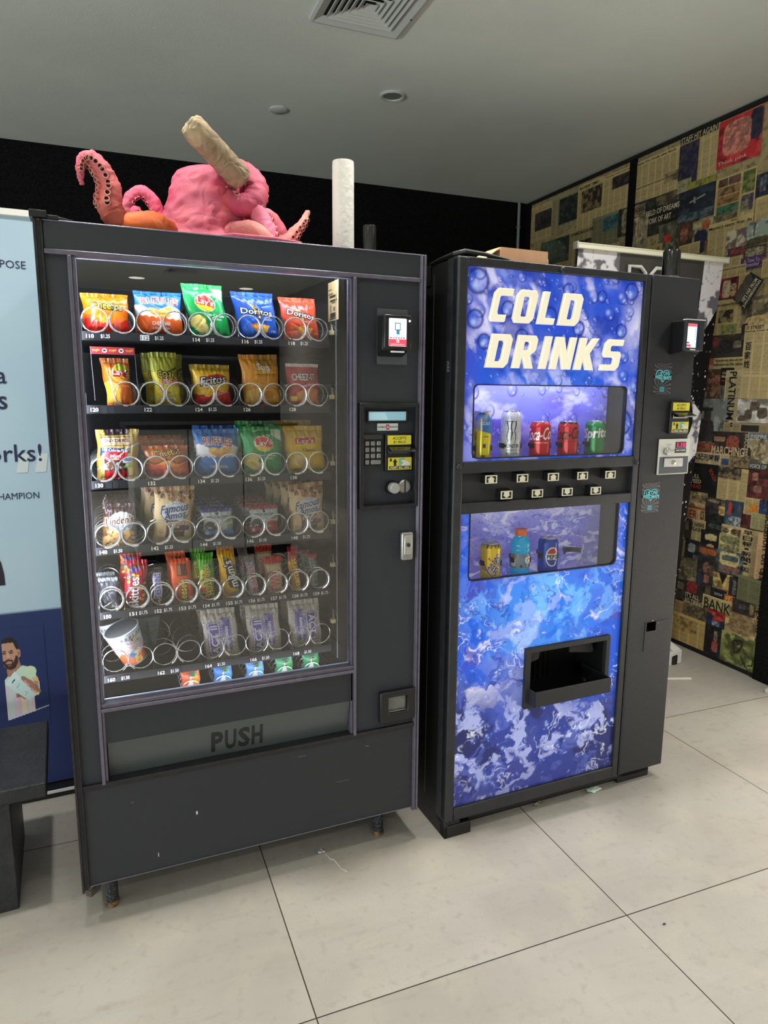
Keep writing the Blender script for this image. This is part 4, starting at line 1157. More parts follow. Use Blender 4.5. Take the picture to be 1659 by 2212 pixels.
def pack(name, label, cat, x, z, w, h, dx, art, texts=(), t=0.022, y=0.134, seed=0, group=None, mt='foil', wr=1.0, res=1.0, squeeze=0.05, seals=True, rot=0.0, twist=0.0, bh=0.0):
    """A pillow pack standing at (x, y, z); dx: sideways shift of its top; art(p) paints the front."""
    nu = int(max(16, min(64, w * 520 * res)))
    nv = int(max(20, min(72, h * 520 * res)))
    U, V = uvgrid(nu, nv)
    p = Paint(U, V, w / h)
    art(p)
    rg = np.random.RandomState(seed + 5)
    ph = rg.uniform(0, 6.28, 8)
    s0 = 0.05 if seals else 0.0

    def depth(u, v):
        e = np.clip(1 - np.abs(2 * u - 1) ** 2.6, 0, 1) ** 0.62
        vv = np.clip((v - s0) / (1 - 2 * s0), 0, 1)
        f = np.clip(np.sin(PI * vv), 0, 1) ** 0.5
        d = t * e * f
        k = np.exp(-vv * 5.5) + np.exp(-(1 - vv) * 5.5)
        d = d + wr * 0.0016 * k * (np.sin(u * 34 + ph[0] + 3 * np.sin(v * 9 + ph[1])) + 0.7 * np.sin(u * 57 + ph[2])) * e
        d = d + wr * 0.0022 * (fbm(u, v, 4, 5, seed + 11, 3) - 0.5) * e
        # a few sharp creases
        for q in range(5):
            a = ph[q] + q
            c = math.cos(a) * (u - 0.2 - 0.15 * q) + math.sin(a) * (v - 0.25 - 0.13 * q)
            d = d - wr * 0.0018 * np.exp(-(c / 0.02) ** 2) * np.clip(1 - ((u - 0.2 - 0.15 * q) ** 2 + (v - 0.25 - 0.13 * q) ** 2) / 0.07, 0, 1) * e
        return d

    cr, sr = math.cos(math.radians(rot)), math.sin(math.radians(rot))

    def place(u, v, sgn):
        d = depth(u, v)
        sq = 1 - squeeze * np.sin(PI * np.clip(v, 0, 1)) ** 0.8
        X = (u - 0.5) * w * sq + dx * v + 0.0015 * np.sin(v * 11 + ph[3])
        Z = v * h + 0.03 * h * (fbm(u, v * 0 + 0.5, 3, 1, seed + 2, 2) - 0.5) * v + bh * h * (u - 0.5) * v
        Y = sgn * d * (1.0 if sgn < 0 else 0.7) + 0.012 * v * 0 + twist * (u - 0.5) * w + 0.006 * np.sin(v * 3 + ph[4]) * v
        if rot:
            X, Z = X * cr - Z * sr, X * sr + Z * cr
        return np.stack([X, Y, Z], -1)
    m = MB()
    m.grid(place(U, V, -1).reshape(nv, nu, 3), p.c)
    u2, v2 = uvgrid(12, 16)
    p2 = Paint(u2, v2, w / h)
    art(p2)
    m.grid(place(u2, v2, 1).reshape(16, 12, 3), p2.c * 0.9, flip=True)

    for it in texts:
        s, cx, cz, tw, th, col = it[:6]
        o = it[6] if len(it) > 6 else {}

        def fn(a, b, off=0.0008):
            u, v = np.array([a]), np.array([b])
            q = place(u, v, -1)[0]
            return (q[0], q[1] - off, q[2])
        asp = w / h
        tv, tf = text_mesh(s, 0.0)
        layers = []
        if 'o' in o:
            layers.append((o['o'][1] * 1.7, o['o'][0], 0.0009))
        layers.append((o.get('b', 0.012), col, 0.0015 if 'o' in o else 0.0011))
        for off, cc, lift in layers:
            tv, tf = text_mesh(s, off)
            q = tv - 0.5
            X = q[:, 0] * tw * asp + q[:, 1] * th * o.get('sh', 0.0)
            Zt = q[:, 1] * th
            if 'arc' in o:
                Zt = Zt - o['arc'] * (q[:, 0] * 2) ** 2
            ca, sa = math.cos(math.radians(o.get('r', 0))), math.sin(math.radians(o.get('r', 0)))
            A, B = (X * ca - Zt * sa) / asp + cx, X * sa + Zt * ca + cz
            P = place(np.clip(A, -0.05, 1.05), B, -1)
            P[:, 1] -= lift
            m.add(P, tf, cc)
    o = m.build(name, M[mt], smooth=1.2)
    o.location = (x, y, z)
    tag(o, label, cat, group)
    if seals:
        for nm, va, vb in (('bottom_seal', -0.035, 0.012), ('top_seal', 0.985, 1.05)):
            us, vs = np.meshgrid(np.linspace(0, 1, 40), np.linspace(va, vb, 3))
            us, vs = us.ravel(), vs.ravel()
            P = place(us, np.clip(vs, 0, 1), -1)
            P[:, 2] += (vs - np.clip(vs, 0, 1)) * h
            P[:, 1] += 0.0011 * np.sin(us * 130) - 0.0004
            pp = Paint(us, np.clip(vs, 0.01, 0.985), w / h)
            art(pp)
            ms = MB()
            ms.grid(P.reshape(3, 40, 3), pp.c * 0.95)
            P2 = P.copy(); P2[:, 1] += 0.0006
            ms.grid(P2.reshape(3, 40, 3), pp.c * 0.9, flip=True)
            ms.build(nm, M[mt], o, smooth=1.2)
    return o


WH = (246, 244, 238)


def a_puffs(p):
    p.fill((246, 132, 20)); p.noise(4, 4, 2, (232, 104, 14), 0.5, 0.7, 0.7)
    w = 0.36 + 0.05 * np.sin(p.U * 14)
    p.m(p.V < w, (214, 42, 26)); p.m((p.V < w + 0.1) & (p.V > w) & (p.U < 0.35), (235, 90, 20))
    p.spots(16, 5, (0.03, 0.07), [(244, 150, 40), (232, 110, 20), (250, 176, 70)], (0.28, 0.32, 0.66, 0.44))
    p.m((np.abs(p.U - 0.72 - 0.2 * (p.V - 0.2)) < 0.07) & (p.V < 0.4) & (p.V > 0.06), (250, 120, 96), 0.6)
    p.rect(0.1, 0.1, 0.4, 0.15, (90, 14, 12), 0.6)


def a_ruff(lower, scn):
    def f(p):
        p.fill((38, 112, 190)); p.noise(4, 3, 3, (80, 150, 216), 0.5, 0.75, 0.8)
        top = 0.66 + 0.06 * np.sin(p.U * 9 + 1)
        low = 0.42 + 0.035 * np.abs(np.sin(p.U * 22)) - 0.1 * (p.U - 0.5) * (1 if scn else 0.2)
        p.m((p.V < top) & (p.V > low), (240, 238, 230))
        p.ell(0.45, 0.55, 0.2, 0.09, (236, 176, 70), -20); p.ell(0.66, 0.58, 0.17, 0.085, (244, 190, 84), 25); p.ell(0.6, 0.49, 0.16, 0.06, (226, 160, 60), 8)
        p.ell(0.35, 0.6, 0.1, 0.04, (250, 206, 110), 20)
        p.m(p.V < low, lower)
        p.m(p.V < 0.07, tuple(int(q * 0.85) for q in lower))
    return f


def a_laysg(p):
    p.fill((22, 150, 72)); p.noise(4, 4, 8, (48, 186, 96), 0.48, 0.7, 0.9)
    p.spots(9, 3, (0.012, 0.03), [(220, 226, 150), (236, 240, 200)], (0.3, 0.78, 0.7, 0.97))
    p.poly([(0.72, 0.98), (0.98, 0.98), (0.98, 0.72), (0.74, 0.86)], (226, 236, 206))
    p.ell(0.5, 0.68, 0.25, 0.165, (246, 236, 196), -8); p.ell(0.5, 0.68, 0.235, 0.152, (222, 52, 36), -8)
    p.m((((p.U - 0.5) / 0.235) ** 2 + ((p.V - 0.68) / 0.152) ** 2 < 1) & (p.V < 0.625 - 0.14 * (p.U - 0.5)), (250, 200, 44))
    p.ell(0.2, 0.32, 0.2, 0.12, (238, 214, 120), 20); p.ell(0.26, 0.22, 0.2, 0.11, (246, 226, 140), -25); p.ell(0.22, 0.24, 0.1, 0.05, (226, 196, 96), -20)


def a_dor(base, dark, hi):
    def f(p):
        p.fill(base); p.noise(4, 4, 12, hi, 0.48, 0.72, 0.8); p.noise(5, 6, 31, dark, 0.55, 0.72, 0.6)
        p.poly([(0.3, 0.84), (0.62, 0.66), (0.57, 0.42)], (40, 26, 24)); p.poly([(0.33, 0.82), (0.6, 0.65), (0.565, 0.47)], (246, 200, 110)); p.poly([(0.4, 0.76), (0.57, 0.655), (0.55, 0.54)], (40, 30, 34))
        p.poly([(0.3, 0.33), (0.56, 0.38), (0.48, 0.14)], (240, 166, 44)); p.poly([(0.52, 0.36), (0.8, 0.32), (0.62, 0.12)], (246, 180, 60))
        p.noise(14, 14, 5, (0, 0, 0), 2, 3)
        p.m(((p.V < 0.38) & (p.V > 0.12) & (p.c[:, 0] > 0.6) & (vnoise(p.U, p.V, 24, 24, 4) > 0.72)), (190, 90, 20), 0.7)
    return f


def a_layso(p):
    p.fill((232, 118, 30)); p.noise(3, 4, 18, (206, 92, 20), 0.5, 0.7, 0.8); p.m(p.V > 0.9, (170, 110, 60), 0.7)
    p.ell(0.66, 0.72, 0.34, 0.2, (240, 214, 150)); p.ell(0.66, 0.72, 0.32, 0.185, (240, 170, 44))
    p.m((((p.U - 0.66) / 0.32) ** 2 + ((p.V - 0.72) / 0.185) ** 2 < 1) & (p.V > 0.76), (170, 180, 40)); p.m((((p.U - 0.66) / 0.32) ** 2 + ((p.V - 0.72) / 0.185) ** 2 < 1) & (p.V <= 0.78) & (p.V > 0.64), (200, 44, 30))
    p.ell(0.2, 0.28, 0.4, 0.26, (240, 200, 84)); p.ell(0.3, 0.2, 0.34, 0.18, (246, 190, 80)); p.ell(0.2, 0.4, 0.2, 0.12, (226, 170, 60))
    p.ell(0.75, 0.22, 0.28, 0.2, (196, 90, 26), 0, 0.8); p.m(p.V < 0.06, (226, 120, 60))


def a_corn(p):
    p.fill((228, 204, 44)); p.m(p.V > 0.66, (160, 166, 46)); p.noise(3, 4, 4, (196, 190, 50), 0.5, 0.7, 0.6)
    p.poly([(0.36, 0.74), (0.5, 0.66), (0.62, 0.62), (0.46, 0.6)], (60, 62, 20)); p.poly([(0.56, 0.66), (0.98, 0.77), (0.98, 0.73), (0.6, 0.63)], (70, 72, 24))
    p.ell(0.8, 0.3, 0.24, 0.07, (240, 226, 90), 20); p.spots(14, 9, (0.02, 0.04), [(240, 190, 60), (226, 150, 40), (250, 220, 110)], (0.1, 0.2, 0.6, 0.36))
    p.rect(0.2, 0.1, 0.8, 0.16, (250, 248, 226), 0.8)


def a_frit(p):
    p.fill((250, 200, 40)); p.noise(4, 4, 6, (240, 176, 24), 0.5, 0.75, 0.7); p.m(p.V > 0.88, (190, 160, 40))
    p.m(p.V < 0.28 + 0.26 * np.clip(p.U - 0.35, 0, 1) + 0.05 * np.sin(p.U * 13), (218, 46, 34)); p.ell(0.55, 0.66, 0.34, 0.14, (206, 44, 36), 8); p.ell(0.5, 0.55, 0.3, 0.06, (240, 232, 224), 8)
    p.m((p.V < 0.16 - 0.5 * np.abs(p.U - 0.45)), (206, 206, 206))
    p.ell(0.3, 0.36, 0.24, 0.05, (250, 214, 90), 14); p.ell(0.45, 0.4, 0.16, 0.04, (246, 190, 60), 30)


def a_sun(p):
    p.fill((240, 164, 50)); p.noise(4, 4, 14, (226, 140, 40), 0.45, 0.7, 0.9); p.m((p.V > 0.8) & (p.U > 0.4), (180, 132, 50), 0.9)
    p.m((np.abs(np.sin((np.arctan2(p.V - 0.42, p.U - 0.7)) * 12)) > 0.6) & (p.V < 0.6) & (p.V > 0.36) & (p.U > 0.3), (250, 196, 90), 0.6)
    p.ell(0.28, 0.2, 0.26, 0.16, (250, 204, 110), 20); p.ell(0.72, 0.2, 0.22, 0.16, (246, 190, 90), -14); p.ell(0.66, 0.24, 0.14, 0.08, (226, 150, 50), 10)
    p.rect(0.3, 0.66, 0.9, 0.7, (240, 190, 60))


def a_chez(p):
    p.fill((200, 34, 38)); p.noise(4, 4, 9, (170, 22, 30), 0.5, 0.7, 0.9); p.m(p.V > 0.97, (240, 226, 220))
    p.poly([(0.24, 0.34), (0.7, 0.46), (0.96, 0.4), (0.9, 0.1), (0.3, 0.12)], (236, 130, 44)); p.poly([(0.3, 0.3), (0.6, 0.36), (0.66, 0.18), (0.34, 0.16)], (246, 160, 60)); p.poly([(0.66, 0.38), (0.92, 0.36), (0.86, 0.14), (0.68, 0.18)], (240, 146, 50))
    p.rect(0.08, 0.12, 0.28, 0.25, (250, 214, 60)); p.ell(0.6, 0.52, 0.2, 0.025, (240, 226, 220), 8)


def a_sny(p):
    p.fill((196, 166, 84)); p.noise(3, 4, 2, (170, 140, 64), 0.5, 0.7, 0.7); p.m((p.U > 0.2) & (p.U < 0.78) & (p.V > 0.93), (54, 38, 40))
    x, y = np.abs(p.U - 0.46), np.abs(p.V - 0.81)
    p.m((x < 0.36) & (y < 0.095), (44, 30, 26)); p.m((x < 0.34) & (y < 0.078), (224, 190, 148))
    p.poly([(0.06, 0.69), (0.8, 0.66), (0.74, 0.61), (0.82, 0.56), (0.12, 0.58), (0.1, 0.5), (0.06, 0.52)], (30, 58, 120))
    p.rect(0.17, 0.0, 0.74, 0.59, (40, 20, 20)); p.rect(0.19, 0.02, 0.72, 0.59, (206, 42, 46)); p.rect(0.19, 0.2, 0.72, 0.42, (70, 50, 42))
    p.spots(22, 4, (0.03, 0.06), [(110, 74, 46), (60, 42, 36), (190, 170, 160)], (0.2, 0.22, 0.7, 0.4)); p.rect(0.62, 0.36, 0.86, 0.46, (210, 218, 224)); p.rect(0.66, 0.4, 0.84, 0.46, (90, 130, 180)); p.rect(0.64, 0.26, 0.84, 0.3, (110, 170, 70))
    p.m(np.abs(p.V - 0.5 - 0.55 * (p.U - 0.5)) < 0.008, (246, 240, 226)); p.m((np.abs(p.V - 0.66 - 0.35 * (p.U - 0.7)) < 0.008) & (p.U > 0.5), (246, 240, 226))


def a_puffs2(p):
    p.fill((196, 104, 36)); p.noise(3, 3, 8, (170, 88, 30), 0.5, 0.7, 0.8); w = 0.55 + 0.06 * np.sin(p.U * 12 + 2)
    p.m(p.V < w, (246, 150, 40)); p.m(p.V < w - 0.12 + 0.08 * np.sin(p.U * 8), (232, 84, 50)); p.m((p.V < 0.3) & (p.U < 0.4), (206, 40, 34)); p.spots(10, 3, (0.04, 0.09), [(250, 140, 70), (240, 110, 50)], (0.4, 0.15, 0.9, 0.45))
    p.m(np.abs(p.V - w) < 0.02, (90, 40, 20)); p.m(p.V < 0.05, (250, 190, 160))


def a_laysy(p):
    p.fill((244, 200, 24)); p.noise(4, 4, 4, (230, 180, 12), 0.5, 0.72, 0.9); p.m(p.V > 0.78, (206, 170, 50), 0.7)
    x, y = p.U - 0.5, p.V - 0.71 - 0.05 * (p.U - 0.5)
    p.m((np.abs(x) < 0.27) & (np.abs(y) < 0.09), (248, 226, 150)); p.m((np.abs(x) < 0.255) & (np.abs(y) < 0.08), (206, 40, 36)); p.m((np.abs(x) < 0.255) & (y < -0.05) & (y > -0.1), (250, 210, 60))
    p.ell(0.28, 0.27, 0.2, 0.13, (246, 216, 140), 30); p.ell(0.4, 0.22, 0.16, 0.1, (236, 196, 110), -20); p.m(p.V < 0.1, (190, 176, 60))


def a_lind(p):
    p.fill((110, 70, 30)); p.noise(5, 5, 7, (180, 130, 60), 0.45, 0.65, 0.8); p.m(p.V > 0.74, (60, 32, 30)); p.noise(6, 6, 9, (120, 90, 80), 0.62, 0.7, 0.5)
    p.ell(0.55, 0.6, 0.42, 0.24, (226, 232, 236)); p.ell(0.6, 0.5, 0.36, 0.2, (206, 222, 232)); p.ell(0.3, 0.12, 0.34, 0.18, (190, 150, 90), 10); p.ell(0.8, 0.2, 0.22, 0.17, (214, 170, 90)); p.ell(0.3, 0.34, 0.12, 0.07, (246, 196, 60)); p.ell(0.3, 0.34, 0.085, 0.05, (250, 214, 90))
    p.spots(24, 3, (0.012, 0.03), [(60, 38, 26), (80, 50, 30)], (0.05, 0.0, 0.98, 0.3))


def a_amos(p):
    p.fill((226, 196, 140)); p.noise(4, 4, 3, (206, 176, 120), 0.5, 0.75, 0.6)
    for cx, cy, r in ((0.1, 0.96, 0.06), (0.36, 0.99, 0.075), (0.8, 0.95, 0.07), (0.2, 0.87, 0.05), (0.44, 0.84, 0.08), (0.64, 0.9, 0.045), (0.68, 0.79, 0.075), (0.9, 0.84, 0.05), (0.98, 0.93, 0.05)):
        p.ell(cx, cy, r * 1.35, r, (96, 50, 36)); p.ell(cx, cy, r * 1.2, r * 0.88, (190, 128, 90)); p.spots(7, int(cx * 100), (0.008, 0.018), [(60, 34, 28)], (cx - r, cy - r * 0.7, cx + r, cy + r * 0.7))
    p.spots(16, 8, (0.006, 0.014), [(70, 44, 34)], (0.05, 0.75, 0.95, 0.98))
    p.ell(0.54, 0.56, 0.37, 0.19, (40, 60, 120)); p.ell(0.54, 0.57, 0.36, 0.18, (218, 226, 232)); p.rect(0.3, 0.06, 0.78, 0.4, (92, 54, 42)); p.rect(0.33, 0.3, 0.75, 0.37, (236, 216, 176)); p.rect(0.42, 0.24, 0.62, 0.29, (236, 216, 176))
    p.ell(0.82, 0.24, 0.085, 0.055, (34, 54, 120)); p.ell(0.17, 0.2, 0.05, 0.04, (150, 120, 80)); p.ell(0.17, 0.2, 0.035, 0.028, (220, 190, 136)); p.m((p.V < 0.18 - 0.0 * p.U) & (p.U > 0.33) & (p.U < 0.52) & (p.V > 0.07) & (vnoise(p.U, p.V, 6, 6, 3) > 0.5), (50, 30, 26))


def a_brook(c1, c2):
    def f(p):
        p.fill((214, 218, 220)); p.m(p.V > 0.95, c1); p.m(p.V < 0.3 + 0.03 * np.sin(p.U * 8), c2); p.m(p.V < 0.12, c1)
        p.ell(0.2, 0.44, 0.16, 0.18, (66, 46, 40), 15); p.ell(0.32, 0.36, 0.2, 0.09, (60, 40, 36)); p.ell(0.55, 0.38, 0.12, 0.06, (70, 48, 42))
        p.ell(0.85, 0.62, 0.14, 0.05, (140, 170, 70), 20); p.ell(0.75, 0.42, 0.16, 0.1, c2 if c2[0] > 150 else (226, 230, 232)); p.ell(0.88, 0.4, 0.1, 0.1, tuple(int(q * 0.8) for q in c2) if c2[0] > 150 else (150, 176, 110)); p.spots(12, 6, (0.02, 0.035), [(40, 30, 30), (236, 236, 236)], (0.1, 0.3, 0.7, 0.44)); p.rect(0.05, 0.12, 0.16, 0.24, (236, 236, 226))
        p.ell(0.5, 0.88, 0.05, 0.05, (50, 50, 54))
    return f


def a_clear(p):
    p.fill((70, 70, 74)); p.noise(6, 6, 2, (150, 150, 156), 0.58, 0.66, 0.7); p.noise(5, 9, 9, (40, 40, 44), 0.5, 0.62, 0.8); p.m(p.V > 0.95, (176, 182, 184)); p.m(p.V < 0.04, (190, 190, 190))
    for a, b, c, d in ((0.1, 0.2, 0.55, 0.35), (0.6, 0.25, 0.85, 0.1), (0.5, 0.18, 0.9, 0.2), (0.75, 0.3, 0.9, 0.12)):
        for k in range(12):
            p.ell(a + (c - a) * k / 11, b + (d - b) * k / 11, 0.03, 0.012, (206, 200, 180))
    p.ell(0.72, 0.75, 0.06, 0.03, (140, 150, 190)); p.ell(0.85, 0.04, 0.06, 0.03, (120, 170, 220))


def a_skit(p):
    p.fill((196, 28, 44)); p.noise(4, 6, 3, (160, 18, 36), 0.5, 0.7, 0.8); p.spots(26, 2, (0.018, 0.035), [(246, 140, 30), (60, 140, 60), (250, 210, 60), (80, 50, 130), (60, 110, 190)], (0.02, 0.62, 0.6, 0.95)); p.spots(16, 7, (0.018, 0.032), [(250, 170, 50), (90, 160, 60), (250, 220, 90), (100, 70, 150)], (0.66, 0.2, 0.98, 0.72)); p.spots(14, 4, (0.016, 0.03), [(250, 170, 50), (90, 160, 60), (250, 220, 90)], (0.02, 0.02, 0.9, 0.14)); p.ell(0.88, 0.06, 0.1, 0.05, (230, 200, 190))


def a_snick(p):
    p.fill((84, 52, 40)); p.rect(0.1, 0.22, 0.86, 0.96, (226, 222, 232)); p.rect(0.9, 0.1, 1, 0.98, (60, 38, 32)); p.spots(14, 4, (0.02, 0.04), [(214, 160, 90), (240, 206, 150), (150, 96, 50)], (0.1, 0.02, 0.7, 0.2)); p.m(p.V > 0.975, (70, 60, 60))


def a_rees(p):
    p.fill((238, 100, 44)); p.noise(3, 5, 5, (226, 84, 34), 0.5, 0.7, 0.8); p.rect(0.28, 0.7, 0.8, 0.94, (70, 40, 34), 0.85); p.rect(0.3, 0.72, 0.46, 0.92, (180, 130, 90)); p.rect(0.62, 0.34, 0.72, 0.62, (70, 40, 30)); p.rect(0.74, 0.16, 0.92, 0.24, (230, 220, 206)); p.m(p.V < 0.05, (246, 140, 90))


def a_sour(p):
    p.fill((226, 214, 40)); p.m(p.V > 0.62 + 0.1 * np.sin(p.U * 6), (90, 190, 40)); p.m((p.U > 0.55) & (p.V < 0.5), (140, 200, 50)); p.noise(4, 7, 5, (110, 180, 40), 0.52, 0.66, 0.6); p.ell(0.55, 0.68, 0.16, 0.05, (226, 150, 50), 20); p.ell(0.3, 0.3, 0.22, 0.06, (226, 90, 70), 10); p.ell(0.5, 0.1, 0.34, 0.05, (200, 60, 40), 10); p.ell(0.3, 0.2, 0.1, 0.03, (40, 60, 20)); p.ell(0.7, 0.78, 0.12, 0.04, (60, 120, 200)); p.ell(0.75, 0.2, 0.2, 0.05, (80, 170, 40)); p.m(p.V < 0.05, (110, 190, 50))


def a_mm(p):
    p.fill((250, 196, 20)); p.noise(3, 6, 5, (236, 170, 10), 0.5, 0.7, 0.8); p.poly([(0.24, 0.9), (0.62, 0.86), (0.9, 0.2), (0.45, 0.24)], (70, 40, 26)); p.ell(0.8, 0.66, 0.16, 0.06, (60, 140, 210)); p.ell(0.75, 0.1, 0.25, 0.05, (206, 200, 180)); p.ell(0.4, 0.86, 0.12, 0.04, (150, 160, 60)); p.m(p.V > 0.95, (226, 150, 20))


def a_musk(p):
    p.fill((206, 210, 220)); p.noise(5, 6, 5, (120, 130, 170), 0.54, 0.64, 0.8); p.rect(0.86, 0.0, 1, 1, (60, 80, 150)); p.noise(6, 8, 6, (170, 40, 54), 0.63, 0.68, 0.7); p.m(p.V > 0.86, (150, 140, 136))


def a_twix(p):
    p.fill((206, 170, 110)); p.noise(4, 5, 5, (170, 130, 76), 0.5, 0.7, 0.8); p.m(p.V > 0.85, (206, 40, 26)); p.rect(0.12, 0.14, 0.86, 0.8, (222, 206, 170)); p.m(p.V < 0.06, (226, 190, 130)); p.rect(0.9, 0.1, 1, 0.8, (150, 110, 60))


def a_star(p):
    p.fill((236, 176, 40)); p.noise(3, 6, 5, (240, 200, 60), 0.5, 0.7, 0.8); p.m(p.V > 0.72, (176, 30, 40)); p.m(p.V < 0.06, (170, 30, 50)); p.rect(0.66, 0.3, 1, 0.72, (230, 140, 40)); p.ell(0.5, 0.8, 0.3, 0.05, (230, 120, 60))


def a_milky(p):
    p.fill((96, 84, 76)); p.rect(0.08, 0.08, 0.7, 0.94, (196, 204, 192)); p.noise(5, 8, 5, (70, 50, 44), 0.58, 0.64, 0.7); p.m(p.V > 0.93, (190, 60, 60))


def a_pop(flip):
    def f(p):
        p.fill((198, 188, 172)); p.noise(5, 6, 5, (176, 166, 152), 0.5, 0.7, 0.7); p.noise(9, 10, 15, (240, 238, 232), 0.66, 0.7, 0.5)
        X = 1 - p.U if flip else p.U
        U0 = p.U
        p.U = X
        rg = random.Random(3)
        for _ in range(34):
            cx, cy, r = rg.random(), rg.random(), rg.uniform(0.03, 0.06)
            d = np.sqrt(((p.U - cx) * p.a) ** 2 + (p.V - cy) ** 2)
            p.m((np.abs(d - r) < 0.004), (120, 112, 104))
        p.rect(0.12, 0.12, 0.48, 0.8, (92, 84, 158)); p.rect(0.155, 0.14, 0.445, 0.78, (206, 200, 196)); p.rect(0.17, 0.15, 0.43, 0.77, (92, 84, 158))
        p.rect(0.52, 0.2, 0.8, 0.86, (104, 96, 168)); p.noise(8, 8, 19, (198, 188, 172), 0.56, 0.6, 0.6)
        for k in range(14):
            z = 0.15 + 0.046 * k
            for xx in (0.135, 0.465, 0.54, 0.78):
                p.ell(xx, z, 0.012, 0.008, (226, 222, 220))
        p.U = U0
    return f


def a_gum(c1, c2, c3):
    def f(p):
        p.fill(c1); p.noise(4, 5, 5, c2, 0.48, 0.7, 0.9); p.poly([(0.5, 0.85), (0.1, -0.02), (0.85, -0.02)], (236, 232, 216)); p.poly([(0.55, 0.85), (0.95, 0.55), (1, -0.02), (0.85, -0.02)], c3); p.ell(0.75, 0.7, 0.2, 0.16, c3, 50); p.ell(0.68, 0.86, 0.14, 0.1, (90, 170, 70), 30); p.rect(0, 0, 0.06, 1, tuple(int(q * 0.8) for q in c1))
    return f


R = [z - 0.003 for z in ROWZ]
K = (24, 20, 20)
A0 = 0.134
CH = 'bag of chips'
B1 = 'snack bag'
g1 = 'bags in the snack machine'
# top shelf
pack('snack_bag', 'bright orange and red puffs bag leftmost on the top shelf', B1, 0.150, R[0], 0.114, 0.097, -0.002, a_puffs,
     [('Cheetos', 0.52, 0.74, 0.66, 0.2, (250, 226, 60), {'o': (K, 0.05), 'r': -4}), ('FLAMIN', 0.26, 0.17, 0.3, 0.035, (120, 20, 18))], 0.026, seed=1, group=g1)
pack('snack_bag', 'blue white and orange ridged-chip bag second on the top shelf', B1, 0.282, R[0], 0.122, 0.109, -0.004, a_ruff((232, 100, 34), True),
     [('RUFFLES', 0.52, 0.85, 0.78, 0.14, (206, 44, 50), {'o': (WH, 0.04), 'arc': 0.03}), ('CHEDDAR', 0.52, 0.3, 0.4, 0.085, WH), ('& SOUR CREAM', 0.52, 0.19, 0.38, 0.055, WH)], 0.024, seed=2, group=g1)
pack('snack_bag', 'tall bright green chip bag in the middle of the top shelf', B1, 0.420, R[0], 0.108, 0.134, -0.029, a_laysg,
     [("Lay's", 0.5, 0.69, 0.4, 0.15, WH, {'r': -10, 'sh': 0.1}), ('Sour Cream', 0.64, 0.45, 0.5, 0.05, WH, {'r': -4}), ('& Onion', 0.64, 0.38, 0.34, 0.05, WH, {'r': -4}), ('POTATO CHIPS', 0.4, 0.08, 0.4, 0.035, WH)], 0.022, seed=3, group=g1)
pack('snack_bag', 'royal blue tortilla-chip bag fourth on the top shelf', B1, 0.552, R[0], 0.118, 0.122, -0.022, a_dor((36, 86, 178), (40, 50, 120), (70, 124, 214)),
     [('Doritos', 0.5, 0.62, 0.76, 0.12, WH, {'o': (K, 0.05), 'r': -3}), ('COOL', 0.76, 0.5, 0.14, 0.035, WH), ('RANCH', 0.76, 0.455, 0.2, 0.04, WH), ('150', 0.86, 0.2, 0.12, 0.05, (200, 210, 230))], 0.022, seed=4, group=g1)
pack('snack_bag', 'red-orange tortilla-chip bag rightmost on the top shelf', B1, 0.676, R[0], 0.108, 0.116, -0.018, a_dor((222, 74, 44), (190, 50, 34), (240, 110, 74)),
     [('Doritos', 0.52, 0.64, 0.76, 0.12, WH, {'o': (K, 0.05), 'r': -10}), ('NACHO', 0.7, 0.47, 0.22, 0.04, (250, 200, 180)), ('150', 0.88, 0.2, 0.12, 0.05, (250, 200, 180))], 0.022, seed=5, group=g1)
# second shelf
pack('snack_bag', 'twisted orange chip bag under the red strip sign', B1, 0.176, R[1], 0.07, 0.118, -0.015, a_layso,
     [("Lay's", 0.66, 0.72, 0.62, 0.17, WH, {'r': -6}), ('Sour Cream', 0.66, 0.45, 0.5, 0.04, (250, 220, 190))], 0.026, seed=6, group=g1)
corn_t = [('CORN', 0.58, 0.6, 0.72, 0.13, (250, 230, 70), {'o': (K, 0.07), 'r': -8}), ('NUTS', 0.62, 0.47, 0.6, 0.11, (226, 50, 50), {'o': (WH, 0.05), 'r': -10}), ('ORIGINAL', 0.5, 0.13, 0.5, 0.04, (60, 60, 40))]
cn = pack('snack_bag', 'yellow and olive corn-nut bag at the front of second-shelf slot', B1, 0.297, R[1], 0.069, 0.137, -0.014, a_corn, corn_t, 0.016, seed=7, group=g1)
dup(cn, (0.278, A0 + 0.045, R[1]), 'corn-nut bag showing at the left behind the front olive one', 'corn-nut bags behind')
dup(cn, (0.322, A0 + 0.075, R[1]), 'corn-nut bag showing at the right behind the front olive one', 'corn-nut bags behind')
fr = pack('snack_bag', 'yellow and red corn-chip bag with a silver bottom seam', B1, 0.415, R[1], 0.104, 0.108, -0.004, a_frit,
     [('Fritos', 0.52, 0.66, 0.68, 0.2, WH, {'o': (K, 0.05), 'r': 8, 'sh': 0.15}), ('ORIGINAL', 0.72, 0.34, 0.5, 0.08, (250, 210, 170), {'r': 12})], 0.024, seed=8, group=g1)
dup(fr, (0.418, A0 + 0.06, R[1] + 0.002), 'yellow corn-chip bag peeking over the front yellow and red one')
pack('snack_bag', 'golden orange multigrain chip bag fourth on the second shelf', B1, 0.557, R[1], 0.11, 0.137, -0.014, a_sun,
     [('Sun', 0.56, 0.8, 0.32, 0.13, WH, {'r': -4, 'b': 0.02}), ('CHIPS', 0.66, 0.72, 0.24, 0.06, WH), ('100% WHOLE GRAIN', 0.6, 0.645, 0.5, 0.025, (120, 70, 20)), ('HARVEST CHEDDAR', 0.66, 0.42, 0.5, 0.05, (250, 220, 160))], 0.022, seed=9, group=g1)
